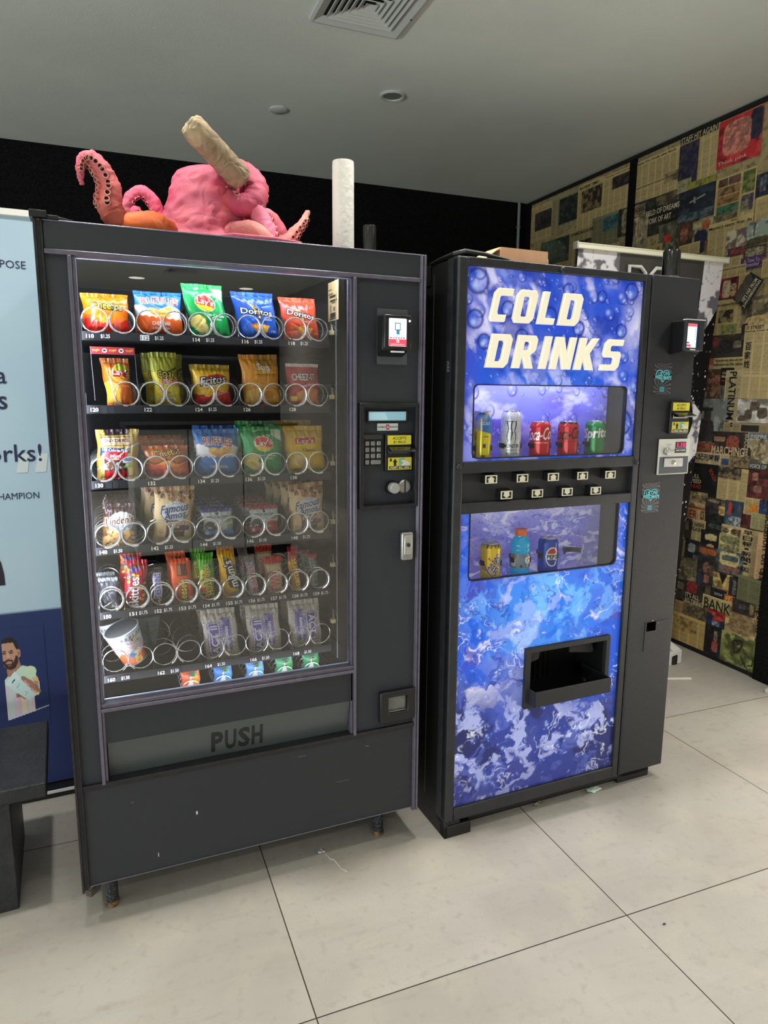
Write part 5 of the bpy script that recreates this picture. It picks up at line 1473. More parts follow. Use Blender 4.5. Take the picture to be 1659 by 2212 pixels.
cz = pack('snack_bag', 'dark red cheese-cracker bag rightmost on the second shelf', B1, 0.680, R[1], 0.098, 0.116, -0.01, a_chez,
     [('CHEEZ-IT', 0.5, 0.72, 0.72, 0.16, WH, {'o': ((120, 16, 20), 0.05)}), ('Original', 0.56, 0.52, 0.34, 0.04, (200, 40, 40))], 0.02, seed=10, group=g1)
# third shelf
pack('snack_bag', 'tan pretzel bag with a red centre panel leftmost on third shelf', B1, 0.155, R[2], 0.108, 0.128, 0.006, a_sny,
     [("SNYDER'S", 0.46, 0.825, 0.58, 0.07, (40, 26, 24)), ('OF HANOVER', 0.46, 0.757, 0.3, 0.025, (60, 44, 40)), ('100 Calorie Pack', 0.42, 0.63, 0.62, 0.06, WH, {'r': -5}), ('Mini', 0.44, 0.51, 0.26, 0.07, WH), ('Pretzels', 0.44, 0.45, 0.2, 0.035, (250, 220, 210))], 0.022, seed=11, group=g1)
c2 = pack('snack_bag', 'orange and red puffs bag in front, second on the third shelf', B1, 0.285, R[2], 0.122, 0.084, -0.004, a_puffs2,
     [('Cheetos', 0.52, 0.84, 0.6, 0.2, (240, 206, 110), {'o': (K, 0.04), 'r': 8})], 0.026, seed=12, group=g1)
dup(c2, (0.283, A0 + 0.055, R[2] + 0.012), 'brownish orange puffs bag just behind the front one on third shelf', 'puffs bags behind')
dup(c2, (0.281, A0 + 0.11, R[2] + 0.022), 'brownish orange puffs bag furthest back on the third shelf', 'puffs bags behind')
rb = pack('snack_bag', 'blue and white ridged-chip bag in the middle of third shelf', B1, 0.419, R[2], 0.122, 0.126, 0.004, a_ruff((52, 128, 206), False),
     [('RUFFLES', 0.5, 0.79, 0.66, 0.16, (200, 44, 56), {'o': (WH, 0.05), 'arc': 0.03, 'r': -5}), ('ORIGINAL', 0.54, 0.22, 0.42, 0.07, WH)], 0.024, seed=13, group=g1)
dup(rb, (0.421, A0 + 0.06, R[2] + 0.008), 'blue ridged-chip bag peeking up behind the middle one')
lg2 = pack('snack_bag', 'green chip bag with a white corner fourth on third shelf', B1, 0.552, R[2], 0.12, 0.132, -0.004, a_laysg,
     [("Lay's", 0.5, 0.69, 0.44, 0.15, WH, {'r': 6, 'sh': 0.1}), ('Sour Cream', 0.6, 0.43, 0.44, 0.05, WH, {'r': -3}), ('& Onion', 0.58, 0.365, 0.3, 0.05, WH), ('POTATO CHIPS', 0.4, 0.06, 0.4, 0.03, WH)], 0.022, seed=14, group=g1)
dup(lg2, (0.548, A0 + 0.06, R[2] + 0.014), 'darker green chip bag showing above the one on third shelf')
ly = pack('snack_bag', 'bright yellow chip bag rightmost on the third shelf', B1, 0.686, R[2], 0.12, 0.132, -0.014, a_laysy,
     [("Lay's", 0.5, 0.71, 0.44, 0.12, WH, {'r': 3, 'sh': 0.1}), ('Classic', 0.58, 0.52, 0.34, 0.07, (90, 60, 20)), ('POTATO CHIPS', 0.3, 0.08, 0.3, 0.03, (120, 100, 20))], 0.022, seed=15, group=g1)
dup(ly, (0.672, A0 + 0.07, R[2] + 0.014), 'yellow chip bag in shade behind the front one on third shelf')
# fourth shelf
ln = pack('cookie_bag', 'brown and clear cookie bag leftmost on the fourth shelf', 'cookie bag', 0.147, R[3], 0.084, 0.108, 0.008, a_lind,
     [("Linden's", 0.5, 0.64, 0.86, 0.19, (110, 52, 34), {'o': ((240, 232, 214), 0.06), 'r': 6}), ('CHOCOLATE', 0.55, 0.47, 0.6, 0.07, (120, 110, 110)), ('CHIP', 0.6, 0.39, 0.26, 0.06, (120, 110, 110)), ('3', 0.3, 0.34, 0.06, 0.06, (90, 60, 20))], 0.02, seed=16, group='cookie bags')
for k in range(3):
    dup(ln, (0.147 + 0.004 * k, A0 + 0.05 * (k + 1), R[3] + 0.004), ['brown cookie bag just behind the leftmost front one', 'third brown cookie bag back in the leftmost slot', 'furthest brown cookie bag in the leftmost slot'][k], 'cookie bags behind')
am_t = [('Famous', 0.52, 0.635, 0.7, 0.15, (34, 46, 96), {'r': 7, 'sh': 0.2}), ('Amos', 0.54, 0.5, 0.56, 0.13, (34, 46, 96), {'r': 7, 'sh': 0.2}), ('CHOCOLATE', 0.54, 0.335, 0.36, 0.045, (92, 54, 42)), ('CHIP', 0.52, 0.265, 0.14, 0.04, (92, 54, 42)), ('Bite Size Cookies', 0.58, 0.19, 0.3, 0.025, (230, 206, 170)), ('SINCE 1975', 0.55, 0.72, 0.2, 0.022, (60, 70, 110))]
am = pack('cookie_bag', 'tall cream cookie bag with dark blue script, second on fourth shelf', 'cookie bag', 0.290, R[3], 0.109, 0.147, 0.01, a_amos, am_t, 0.018, seed=17, group='cookie bags', mt='foilmatte', wr=0.6)
dup(am, (0.268, A0 + 0.05, R[3]), 'cream cookie bag half hidden left behind the tall front one', 'cookie bags behind')
dup(am, (0.262, A0 + 0.1, R[3] + 0.004), 'cream cookie bag deeper in the second slot', 'cookie bags behind')
bb = pack('candy_pouch', 'front white and blue chocolate pouch in the middle of fourth shelf', 'candy pouch', 0.420, R[3], 0.088, 0.079, -0.006, a_brook((44, 56, 140), (96, 160, 220)),
     [('BROOKSIDE', 0.5, 0.76, 0.7, 0.09, (60, 60, 70))], 0.014, seed=18, group='candy pouches', mt='foilmatte')
br = pack('candy_pouch', 'front white and red chocolate pouch fourth on the fourth shelf', 'candy pouch', 0.552, R[3], 0.086, 0.08, -0.002, a_brook((176, 30, 36), (222, 60, 54)),
     [('BROOKSIDE', 0.5, 0.76, 0.7, 0.09, (60, 60, 70))], 0.014, seed=19, group='candy pouches', mt='foilmatte')
nth = ['second', 'third', 'fourth', 'fifth']
for k in range(4):
    dup(bb, (0.420 - 0.004 * k, A0 + 0.05 * (k + 1), R[3] + 0.003 * k), nth[k] + ' white and blue chocolate pouch counted from the front', 'candy pouches behind')
    dup(br, (0.552 + 0.003 * k - 0.012, A0 + 0.05 * (k + 1), R[3] + 0.003 * k), nth[k] + ' white and red chocolate pouch counted from the front', 'candy pouches behind')
am2 = dup(am, (0.684, A0, R[3] - 0.008), 'shorter-looking cream cookie bag rightmost on the fourth shelf', 'cookie bags')
am2.rotation_euler = (0, math.radians(-6), 0)
for k in range(3):
    q = dup(am, (0.672 - 0.012 * k, A0 + 0.05 * (k + 1), R[3]), ['cream cookie bag just behind the rightmost front one', 'cream cookie bag third back in the rightmost slot', 'cream cookie bag fourth back in the rightmost slot'][k], 'cookie bags behind')
    q.rotation_euler = (0, math.radians(-6), 0)
# fifth shelf: candy
g5 = 'candy on the fifth shelf'
cl = pack('clear_packet', 'clear plastic packet of small parts leftmost on the fifth shelf', 'packet', 0.117, R[4] - 0.014, 0.05, 0.094, -0.003, a_clear, [], 0.01, seed=21, group=g5, wr=1.6)
dup(cl, (0.112, A0 + 0.05, R[4] - 0.01), 'clear packet behind the front clear one on fifth shelf')
sk = pack('candy_packet', 'red candy packet with big white sideways letters', 'candy', 0.179, R[4] - 0.016, 0.058, 0.14, 0.011, a_skit,
     [('Skittles', 0.42, 0.44, 0.42, 0.5, WH, {'r': 0})][:0], 0.015, seed=22, group=g5)


def side_text(parent, s, w, h, dx, cx, cz, lw, lh, col, outline=None, ang=90, y=-0.0175, name='wrapper_lettering'):
    """big lettering running up the face of a narrow packet"""
    m = MB()
    lay = ([(outline[1] * 1.5, outline[0], 0.0)] if outline else []) + [(0.02, col, -0.0006)]
    for off, cc, dy in lay:
        m.text(s, 0, 0, lh * h, lw * w, 0, cc, off=off, rot=ang, fn=lambda a, b: ((cx - 0.5) * w + a + dx * (cz + b / h), y + dy + 0.5 * (a / w) ** 2 * abs(y), cz * h + b))
    return m.build(name, M['foil'], parent, smooth=0)


side_text(sk, 'skittles', 0.058, 0.14, 0.011, 0.42, 0.42, 0.42, 0.6, WH, ((120, 20, 30), 0.03))
dup(sk, (0.168, A0 + 0.05, R[4] + 0.002), 'red candy packet behind the one with white letters')
sn = pack('candy_bar', 'slim brown candy bar with a white label on the fifth shelf', 'candy', 0.243, R[4] - 0.008, 0.03, 0.1, 0.001, a_snick, [], 0.009, seed=23, group=g5, squeeze=0.0)
side_text(sn, 'SNICKERS', 0.03, 0.1, 0.001, 0.46, 0.6, 0.5, 0.7, (40, 50, 140), ang=-90, y=-0.0112)
dup(sn, (0.25, A0 + 0.045, R[4] - 0.004), 'brown candy bar behind the slim front one')
rs = pack('candy_packet', 'orange peanut-butter cup packet with yellow script', 'candy', 0.317, R[4] - 0.02, 0.055, 0.137, -0.012, a_rees, [], 0.01, seed=24, group=g5, squeeze=0.01, wr=0.5)
side_text(rs, "Reese's", 0.055, 0.137, -0.012, 0.44, 0.36, 0.4, 0.5, (250, 226, 50), ((70, 40, 20), 0.05), ang=84, y=-0.0125)
dup(rs, (0.309, A0 + 0.04, R[4] - 0.006), 'orange cup packet behind the one with yellow script')
so = pack('candy_packet', 'green and yellow sour candy packet', 'candy', 0.379, R[4] - 0.016, 0.046, 0.142, -0.001, a_sour, [], 0.014, seed=25, group=g5)
side_text(so, 'PATCH', 0.046, 0.142, -0.001, 0.56, 0.42, 0.4, 0.44, (246, 200, 40), ((30, 40, 20), 0.05), ang=-80, y=-0.0165)
side_text(so, 'SOUR', 0.046, 0.142, -0.001, 0.5, 0.74, 0.3, 0.2, (246, 240, 120), ((40, 110, 30), 0.04), ang=-80, y=-0.0155)
dup(so, (0.366, A0 + 0.05, R[4] + 0.0), 'green packet behind the green and yellow sour one')
mmm = pack('candy_packet', 'yellow peanut candy packet with white letters on brown', 'candy', 0.448, R[4] - 0.008, 0.05, 0.142, -0.013, a_mm, [], 0.014, seed=26, group=g5)
side_text(mmm, "m&m's", 0.05, 0.142, -0.013, 0.6, 0.54, 0.48, 0.56, WH, ((50, 26, 20), 0.05), ang=100, y=-0.0165)
dup(mmm, (0.455, A0 + 0.05, R[4] - 0.004), 'yellow packet behind the peanut candy one')
mu = pack('candy_bar', 'silver candy bar with blue and red letters on fifth shelf', 'candy', 0.516, R[4] - 0.012, 0.03, 0.124, -0.011, a_musk, [], 0.01, seed=27, group=g5, squeeze=0.0)
side_text(mu, '3 Musketeers', 0.03, 0.124, -0.011, 0.5, 0.42, 0.62, 0.72, (190, 40, 56), ((240, 240, 246), 0.05), ang=97, y=-0.0122)
dup(mu, (0.505, A0 + 0.045, R[4] + 0.0), 'silver bar behind the blue and red lettered one')
tw = pack('candy_bar', 'gold candy bar with red letters and a red top', 'candy', 0.583, R[4] - 0.016, 0.053, 0.117, -0.007, a_twix, [], 0.011, seed=28, group=g5, squeeze=0.0)
side_text(tw, 'TWIX', 0.053, 0.117, -0.007, 0.5, 0.43, 0.6, 0.56, (206, 30, 34), ((246, 236, 220), 0.05), ang=93, y=-0.0132)
dup(tw, (0.566, A0 + 0.05, R[4] + 0.012), 'red-topped gold bar behind the front gold one')
stt = pack('candy_packet', 'narrow yellow and red fruit-chew packet', 'candy', 0.648, R[4] - 0.016, 0.03, 0.142, -0.014, a_star, [], 0.01, seed=29, group=g5, squeeze=0.0)
side_text(stt, 'Starburst', 0.03, 0.142, -0.014, 0.45, 0.45, 0.6, 0.7, (250, 230, 90), ((200, 90, 30), 0.05), ang=94, y=-0.0122)
mk = pack('candy_bar', 'dark candy bar with green script rightmost on fifth shelf', 'candy', 0.710, R[4] - 0.006, 0.03, 0.103, -0.011, a_milky, [], 0.009, seed=30, group=g5, squeeze=0.0)
side_text(mk, 'Milky Way', 0.03, 0.103, -0.011, 0.42, 0.54, 0.56, 0.72, (40, 90, 60), ((226, 230, 222), 0.03), ang=94, y=-0.0112)
dup(mk, (0.7, A0 + 0.045, R[4] - 0.002), 'dark bar behind the one with green script')
# sixth shelf: popcorn packs
gp = 'wrapped popcorn packs'
for k, (x, lab, fl) in enumerate(((0.420, 'clear-wrapped popcorn pack left of the other two', False), (0.549, 'clear-wrapped popcorn pack between the other two', False), (0.678, 'clear-wrapped popcorn pack at the right, print upside down', True))):
    pc = pack('popcorn_pack', lab, 'popcorn', x, R[5] - 0.014, 0.099, 0.149, -0.012, a_pop(fl), [], 0.012, seed=31 + k, group=gp, squeeze=0.0, wr=0.8)
    side_text(pc, 'ACT II', 0.099, 0.149, -0.012, 0.7 if fl else 0.3, 0.46, 0.2, 0.58, (206, 198, 190), ang=-90 if fl else 90, y=-0.0152)
    side_text(pc, 'Butter Lovers', 0.099, 0.149, -0.012, 0.36 if fl else 0.66, 0.46, 0.1, 0.5, (226, 220, 220), ang=-90 if fl else 90, y=-0.0152)
    dup(pc, (x - 0.003, A0 + 0.075, R[5] - 0.004), ['popcorn pack behind the left wrapped one', 'popcorn pack behind the middle wrapped one', 'popcorn pack behind the right wrapped one'][k], 'popcorn packs behind')
# bottom gum row
gg = 'gum packs cut off by the lower rail'
for x, c1, c2, c3, lab in ((0.319, (226, 96, 50), (240, 150, 90), (246, 160, 40), 'orange gum pack leftmost in the bottom row'), (0.412, (60, 130, 210), (110, 170, 230), (90, 170, 220), 'strong blue gum pack second in the bottom row'),
                           (0.507, (100, 160, 222), (150, 200, 240), (120, 190, 226), 'pale blue gum pack in the middle of the bottom row'), (0.597, (70, 170, 110), (150, 206, 200), (60, 170, 80), 'pale green gum pack fourth in the bottom row'),
                           (0.682, (40, 150, 90), (100, 190, 150), (50, 160, 70), 'deep green gum pack rightmost in the bottom row')):
    gm = pack('gum_pack', lab, 'gum', x, ROWZ[6] + 0.001, 0.053, 0.088, 0.0, a_gum(c1, c2, c3), [], 0.008, y=0.113, seed=40, group=gg, squeeze=0.0, wr=0.2, seals=False)
    side_text(gm, 'Trident', 0.052, 0.088, 0.0, 0.5, 0.5, 0.4, 0.92, (40, 40, 50), ang=90, y=-0.0098)

# noodle cups, tipped in their slot


def cup(label, loc, rot, text=True):
    t = thing('noodle_cup', label, 'noodle cup', loc)
    n, k = 72, 26
    u, v = np.meshgrid(np.linspace(0, 1, n + 1), np.linspace(0, 1, k))
    U, V = u.ravel(), v.ravel()
    p = Paint(U, V, 2.2)
    p.fill((226, 230, 232)); p.m((V > 0.86) & ((U * 120) % 1 < 0.45) & (V < 0.95), (110, 118, 124)); p.m((V > 0.96), (190, 196, 200)); p.m((np.abs(V - 0.83) < 0.012), (160, 166, 170))
    ff = np.abs(U - 0.5)
    p.m((V < 0.36 + 0.1 * np.sin(U * 20)) & (ff < 0.28), (206, 92, 44)); p.spots(30, 4, (0.03, 0.06), [(246, 190, 80), (240, 150, 50), (120, 150, 50), (226, 110, 50)], (0.5, 0.02, 0.62, 0.34)); p.ell(0.485, 0.36, 0.03, 0.1, (60, 140, 200)); p.m((V < 0.04), (230, 226, 220)); p.spots(12, 9, (0.03, 0.05), [(120, 170, 60), (160, 190, 80)], (0.56, 0.66, 0.62, 0.86))
    p.poly([(0.52, 0.84), (0.56, 0.84), (0.55, 0.74), (0.53, 0.74)], (190, 40, 50)); p.rect(0.47, 0.43, 0.58, 0.49, (240, 206, 150))
    rr = 0.0335 + (0.0475 - 0.0335) * V
    ang = (U - 0.5) * 2 * PI - PI / 2
    P = np.stack([rr * np.cos(ang), rr * np.sin(ang), V * 0.102], -1).reshape(k, n + 1, 3)
    m = MB(); m.grid(P, p.c)
    if text:
        def fn(a, b, e=0.0008):
            r = 0.0335 + 0.014 * (b / 0.102) + e
            q = a / r - PI / 2
            return (r * math.cos(q), r * math.sin(q), b)
        for s, cx, cz, w_, h_ in (('CUP', 0.01, 0.077, 0.036, 0.016), ('NOODLES', 0.008, 0.0595, 0.062, 0.0165)):
            m.text(s, cx, cz, w_, h_, 0, (170, 44, 40), off=0.045, rot=2, fn=fn)
            m.text(s, cx, cz, w_, h_, 0, (246, 240, 232), off=0.004, rot=2, fn=lambda a, b: fn(a, b, 0.0014))
        m.text('CHICKEN', 0.013, 0.047, 0.03, 0.0045, 0, (130, 60, 30), fn=lambda a, b: fn(a, b, 0.0011))
    m.build('cup', M['foilmatte'], t, smooth=1.0)
    m = MB(); m.lathe([(0.0335, 0.0005), (0.0475, 0.102), (0.049, 0.103), (0.049, 0.106), (0.046, 0.1065)], 40, col=(214, 218, 220))
    m.v = m.v[40:]; m.f = [tuple(i - 40 for i in f) for f in m.f if min(f) >= 40]; m.m = [0] * len(m.f); m.c = [c[40:] for c in m.c]
    m.build('rim', M['foilmatte'], t)
    m = MB(); m.cyl((0, 0, 0.1058), 0.0455, 0.0012, n=40, col=(86, 88, 88))
    m.build('lid', M['foilmatte'], t)
    m = MB(); m.cyl((0, 0, 0.0), 0.0333, 0.001, n=40, col=(226, 226, 224))
    m.build('base', M['foilmatte'], t)
    t.rotation_euler = rot
    return t


cup('white noodle cup with red lettering, tipped in the bottom-left slot', (0.174, 0.14, 0.694), (math.radians(6), math.radians(-20), 0.12))
cup('white noodle cup standing behind the tipped one', (0.152, 0.235, 0.694), (0, math.radians(-18), 0.2), False)
m = MB(); m.hull([(-0.03, 0, 0.0), (0.02, 0, 0.0), (0.036, 0, 0.09), (-0.03, 0, 0.09)], [(-0.03, 0.03, 0.0), (0.02, 0.03, 0.0), (0.036, 0.03, 0.09), (-0.03, 0.03, 0.09)], (150, 180, 190))
m.text('Contains', 0.01, 0.075, 0.03, 0.006, -0.0006, (60, 80, 96)); m.text('Microwave', 0.012, 0.064, 0.032, 0.006, -0.0006, (80, 100, 116))
o = m.build('carton', M['foilmatte'], bevel=0.002); o.location = (0.222, 0.29, 0.673)
tag(o, 'pale blue carton standing behind the tipped noodle cup', 'carton')
# ------------------------------------------------------------------ the drinks machine (its own frame, front on y = 0)
DM = thing('drinks_vending_machine', 'black drinks vending machine with a glowing blue bubble front', 'vending machine', (DX, DY, 0), DA)
M['backlit'] = mat('backlit_print', None, rough=0.25, emit=0.42)
M['backlit2'] = mat('lit_recess_print', None, rough=0.35, emit=0.35)
M['letters'] = mat('glowing_cream_letter', (240, 232, 208), rough=0.4, emit=0.34)
M['dframe'] = mat('worn_black_frame', (36, 38, 42), rough=0.4, bump=(500, 0.15), var=(26, 0.25))
M['dpanel'] = mat('black_crinkle_paint', (28, 30, 34), rough=0.55, bump=(800, 0.3), var=(300, 0.3))
M['lamp_low'] = mat('bright_recess_lamp', (236, 236, 255), emit=70.0)
M['lamp_high'] = mat('soft_recess_lamp', (236, 236, 255), emit=26.0)
M['cover'] = glass('clear_window_cover', 0.5)
M['cream'] = mat('cream_button_face', (222, 216, 192), rough=0.45)
WD = 0.9413
m = MB()
m.box(0.0, 0.055, 0.058, 0.016, 0.80, 1.828); m.box(WD - 0.016, 0.055, 0.058, WD, 0.80, 1.828); m.box(0.016, 0.055, 1.81, WD - 0.016, 0.80, 1.828)
m.box(0.016, 0.785, 0.058, WD - 0.016, 0.80, 1.81); m.box(0.016, 0.055, 0.058, WD - 0.016, 0.785, 0.075)
m.build('cabinet', M['side'], DM, bevel=0.002)
m = MB(); m.box(-0.0008, 0.14, 0.09, 0.0, 0.1408, 1.80, (110, 110, 112)); m.box(-0.0008, 0.6, 0.09, 0.0, 0.6008, 1.6, (90, 90, 92))
m.build('panel_seam', M['print'], DM)
# side sticker and bracket
m = MB(); m.box(-0.001, 0.03, 1.506, 0.0005, 0.052, 1.543, (34, 34, 40))
for k in range(6):
    m.box(-0.0016, 0.033 + 0.003 * (k % 2), 1.509 + 0.0055 * k, -0.001, 0.047, 1.512 + 0.0055 * k, (110, 112, 130))
m.build('side_sticker', M['print'], DM, smooth=0)
m = MB()
m.tube([(0.19, 0.025, 1.838), (0.10, 0.02, 1.847), (0.03, 0.01, 1.848), (0.005, 0.03, 1.842), (-0.003, 0.09, 1.838), (-0.004, 0.16, 1.832), (-0.004, 0.165, 1.79)], [0.004, 0.0065, 0.007, 0.007, 0.005, 0.005, 0.004], 8)
m.box(-0.005, 0.16, 1.77, 0.0, 0.34, 1.83)
m.build('top_bracket', M['black'], DM, bevel=0.001)
# door body
m = MB(); m.box(0.0, 0.0, 0.058, 0.012, 0.06, 1.832); m.box(0.7, 0.012, 0.058, WD, 0.055, 1.83)
m.box(0.012, 0.03, 1.81, 0.7, 0.055, 1.83); m.box(0.012, 0.03, 0.058, 0.7, 0.055, 0.10); m.box(0.012, 0.03, 1.09, 0.7, 0.055, 1.235)
m.build('door_body', M['dframe'], DM, bevel=0.002)
m = MB(); m.prism([(0.0, 0.058), (0.032, 0.058), (0.034, 1.832), (0.0, 1.832)], -0.006, 0.03)
m.build('left_stile', M['dframe'], DM, bevel=0.006, seg=3)
m = MB(); m.box(0.698, -0.006, 0.058, 0.722, 0.03, 1.832); m.box(0.727, -0.006, 0.058, 0.732, 0.03, 1.832); m.box(0.722, -0.002, 0.058, 0.727, 0.03, 1.832)
m.build('right_stile', M['dframe'], DM, bevel=0.003)
for nm, z0, z1 in (('top_rail', 1.808, 1.832), ('middle_rail', 1.206, 1.242), ('middle_rail', 1.082, 1.116), ('bottom_rail', 0.058, 0.102)):
    m = MB(); m.box(0.033, -0.005, z0, 0.699, 0.03, z1)
    m.build(nm, M['dframe'], DM, bevel=0.003)
m = MB(); m.box(0.732, -0.003, 0.058, WD, 0.012, 1.834)
m.build('coin_door', M['dpanel'], DM, bevel=0.003)
m = MB(); m.box(0.03, 0.012, 1.116, 0.699, 0.02, 1.206)
bpn = m.build('button_panel', M['dpanel'], DM)
for x, z in ((0.017, 1.228), (0.7105, 1.22), (0.363, 1.819)):
    m = MB(); m.lathe([(0.009, 0.0), (0.009, 0.003), (0.006, 0.006), (0.0, 0.007)], 16, (x, -0.006, z), 'y')
    m.build('bolt', M['dframe'], DM)
m = MB(); m.box(0.02, 0.03, 0.02, WD - 0.03, 0.78, 0.06)
m.build('plinth', M['side'], DM, bevel=0.002)
m = MB(); m.box(0.0, -0.004, 0.0, 0.012, 0.78, 0.06); m.box(0.0, -0.004, 0.0, 0.1, 0.03, 0.042); m.box(0.0, 0.0, 0.042, 0.06, 0.05, 0.058)
m.build('foot', M['side'], DM, bevel=0.002)
m = MB(); m.box(0.76, 0.03, 0.0, 0.912, 0.74, 0.058); m.box(0.12, 0.05, 0.0, 0.76, 0.74, 0.058)
m.build('base_skirt', M['side'], DM, bevel=0.002)

# ---- printed fronts
BL, DK = (44, 96, 210), (20, 40, 130)


def bubbles(p, n, seed, rr, wx, wz, dark, light, al=0.8):
    rg = random.Random(seed)
    for _ in range(n):
        cx, cy = rg.random(), rg.random()
        r = rr[0] + (rr[1] - rr[0]) * rg.random() ** 2.2
        X, Z = (p.U - cx) * wx, (p.V - cy) * wz
        d = np.sqrt(X * X + Z * Z)
        k = np.exp(-((d - r * 0.88) / (r * 0.13)) ** 2)
        s = 0.6 + 0.4 * np.clip((X - Z) / (r * 1.4), -1, 1)
        p.m(np.clip(k * s, 0, 1), dark, al)
        p.m(np.exp(-((X + r * 0.3) ** 2 + (Z - r * 0.25) ** 2) / (r * 0.35) ** 2), light, 0.5)
        p.m((d < r * 0.8), BL, 0.14)
        p.m(np.exp(-(((X - r * 0.25) ** 2 + (Z + r * 0.45) ** 2) / (r * 0.16) ** 2)), light, 0.7)


def art_top(p, wx, wz):
    p.fill((58, 88, 200))
    sx = np.clip((p.U + 0.35 * p.V) * 0.74, 0, 1)
    p.m(np.clip((fbm(sx, p.V, 7, 3, 77, 4) - 0.49) / 0.13, 0, 1), (150, 158, 232), 0.85)
    p.m(np.clip((fbm(sx, p.V, 12, 4, 21, 4) - 0.55) / 0.11, 0, 1), (218, 214, 248), 0.8)
    p.m(np.clip((fbm(p.U, p.V, 6, 6, 5, 4) - 0.5) / 0.13, 0, 1), (28, 72, 200), 0.8)
    p.m(np.clip((fbm(p.U, p.V, 8, 8, 55, 4) - 0.55) / 0.1, 0, 1), (24, 50, 160), 0.7)
    p.m(np.exp(-(((p.U - 0.5) / 0.42) ** 2 + ((p.V - 0.4) / 0.14) ** 2)), (20, 104, 230), 0.5)
    p.m(np.clip((p.U - 0.86) / 0.12, 0, 1) * np.clip(1 - np.abs(p.V - 0.72) / 0.25, 0, 1) * np.clip(fbm(p.U, p.V, 9, 9, 8) * 3 - 0.9, 0, 1), (236, 232, 246), 0.85)
    p.m(np.clip((0.1 - p.U) / 0.1, 0, 1), (70, 70, 190), 0.5)
    bubbles(p, 150, 4, (0.005, 0.024), wx, wz, (16, 36, 138), (216, 224, 255), 0.9)
    for cx, cy, r in ((0.06, 0.93, 0.04), (0.05, 0.74, 0.03), (0.1, 0.63, 0.024), (0.22, 0.8, 0.026), (0.45, 0.78, 0.028), (0.88, 0.72, 0.024), (0.93, 0.94, 0.03), (0.62, 0.72, 0.024), (0.92, 0.2, 0.045), (0.3, 0.66, 0.026), (0.55, 0.92, 0.022), (0.75, 0.9, 0.02)):
        X, Z = (p.U - cx) * wx, (p.V - cy) * wz
        d = np.sqrt(X * X + Z * Z)
        p.m(np.exp(-((d - r * 0.85) / (r * 0.16)) ** 2), (14, 34, 136), 0.9); p.m(d < r * 0.75, (36, 92, 210), 0.35); p.m(np.exp(-((X + r * 0.2) ** 2 + (Z + r * 0.3) ** 2) / (r * 0.3) ** 2), (206, 220, 255), 0.6)
    bubbles(p, 170, 9, (0.003, 0.011), wx, wz, (20, 40, 140), (236, 238, 255), 0.85)


def warp(p, s, k):
    return (np.clip(p.U + k * (fbm(p.U, p.V, 6, 8, s, 3) - 0.5), 0, 1), np.clip(p.V + k * (fbm(p.U, p.V, 6, 8, s + 50, 3) - 0.5), 0, 1))


def art_low(p, wx, wz):
    def wp(k, f, sd):
        return (np.clip(p.U + k * (fbm(p.U, p.V, f, f * 1.5, sd, 4) - 0.5), 0, 1), np.clip(p.V + k * 0.7 * (fbm(p.U, p.V, f, f * 1.5, sd + 50, 4) - 0.5), 0, 1))
    a, b = wp(0.22, 9, 3)
    c, e = wp(0.3, 5, 23)
    N = lambda f, sd, lo, w, q=(0,): np.clip((fbm(a if q == (0,) else c, b if q == (0,) else e, f, f * 1.5, sd, 5) - lo) / w, 0, 1)
    ridge = lambda f, sd, w: np.exp(-((fbm(a, b, f, f * 1.5, sd, 3) - 0.5) / w) ** 2)
    p.fill((86, 104, 208))
    mid = np.exp(-(((p.U - 0.52) / 0.44) ** 2 + ((p.V - 0.66) / 0.2) ** 2))
    side = np.clip((np.abs(p.U - 0.5) - 0.16) / 0.22, 0, 1)
    p.m(mid, (44, 140, 244), 0.9)
    p.m(N(6, 11, 0.5, 0.1), (60, 100, 216), 0.55)
    p.m(mid * N(8, 71, 0.5, 0.12, 1), (124, 192, 252), 0.75)
    p.m(mid * N(7, 75, 0.54, 0.08), (16, 104, 226), 0.8)
    p.m((0.3 + 0.7 * side) * N(7, 31, 0.545, 0.08), (226, 224, 246), 0.9)
    p.m(side * N(6, 61, 0.52, 0.08), (60, 62, 172), 0.85)
    p.m((0.3 + 0.7 * side) * N(8, 63, 0.56, 0.07, 1), (20, 84, 210), 0.85)
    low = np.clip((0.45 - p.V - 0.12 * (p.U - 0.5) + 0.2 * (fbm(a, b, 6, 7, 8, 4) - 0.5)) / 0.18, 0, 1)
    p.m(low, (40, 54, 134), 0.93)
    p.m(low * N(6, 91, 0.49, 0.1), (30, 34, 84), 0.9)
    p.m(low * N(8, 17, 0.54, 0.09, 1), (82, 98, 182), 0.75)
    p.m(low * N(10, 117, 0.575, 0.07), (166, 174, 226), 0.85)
    g = np.clip((fbm(p.U, p.V, 9, 11, 47, 2) - 0.5) / 0.1, 0, 1)
    p.m(ridge(9, 41, 0.016) * g, (18, 44, 150), 0.7)
    p.m(ridge(14, 43, 0.02) * (1 - g) * np.clip((fbm(p.U, p.V, 14, 16, 48, 2) - 0.5) / 0.1, 0, 1), (20, 50, 160), 0.65)
    p.m(ridge(11, 45, 0.02) * np.clip((fbm(p.U, p.V, 10, 12, 49, 2) - 0.55) / 0.1, 0, 1), (232, 236, 255), 0.7)
    bubbles(p, 150, 14, (0.004, 0.017), wx, wz, (16, 50, 160), (206, 224, 255), 0.5)
    p.m(np.clip((0.18 - p.V) / 0.18, 0, 1), (34, 34, 96), 0.55)


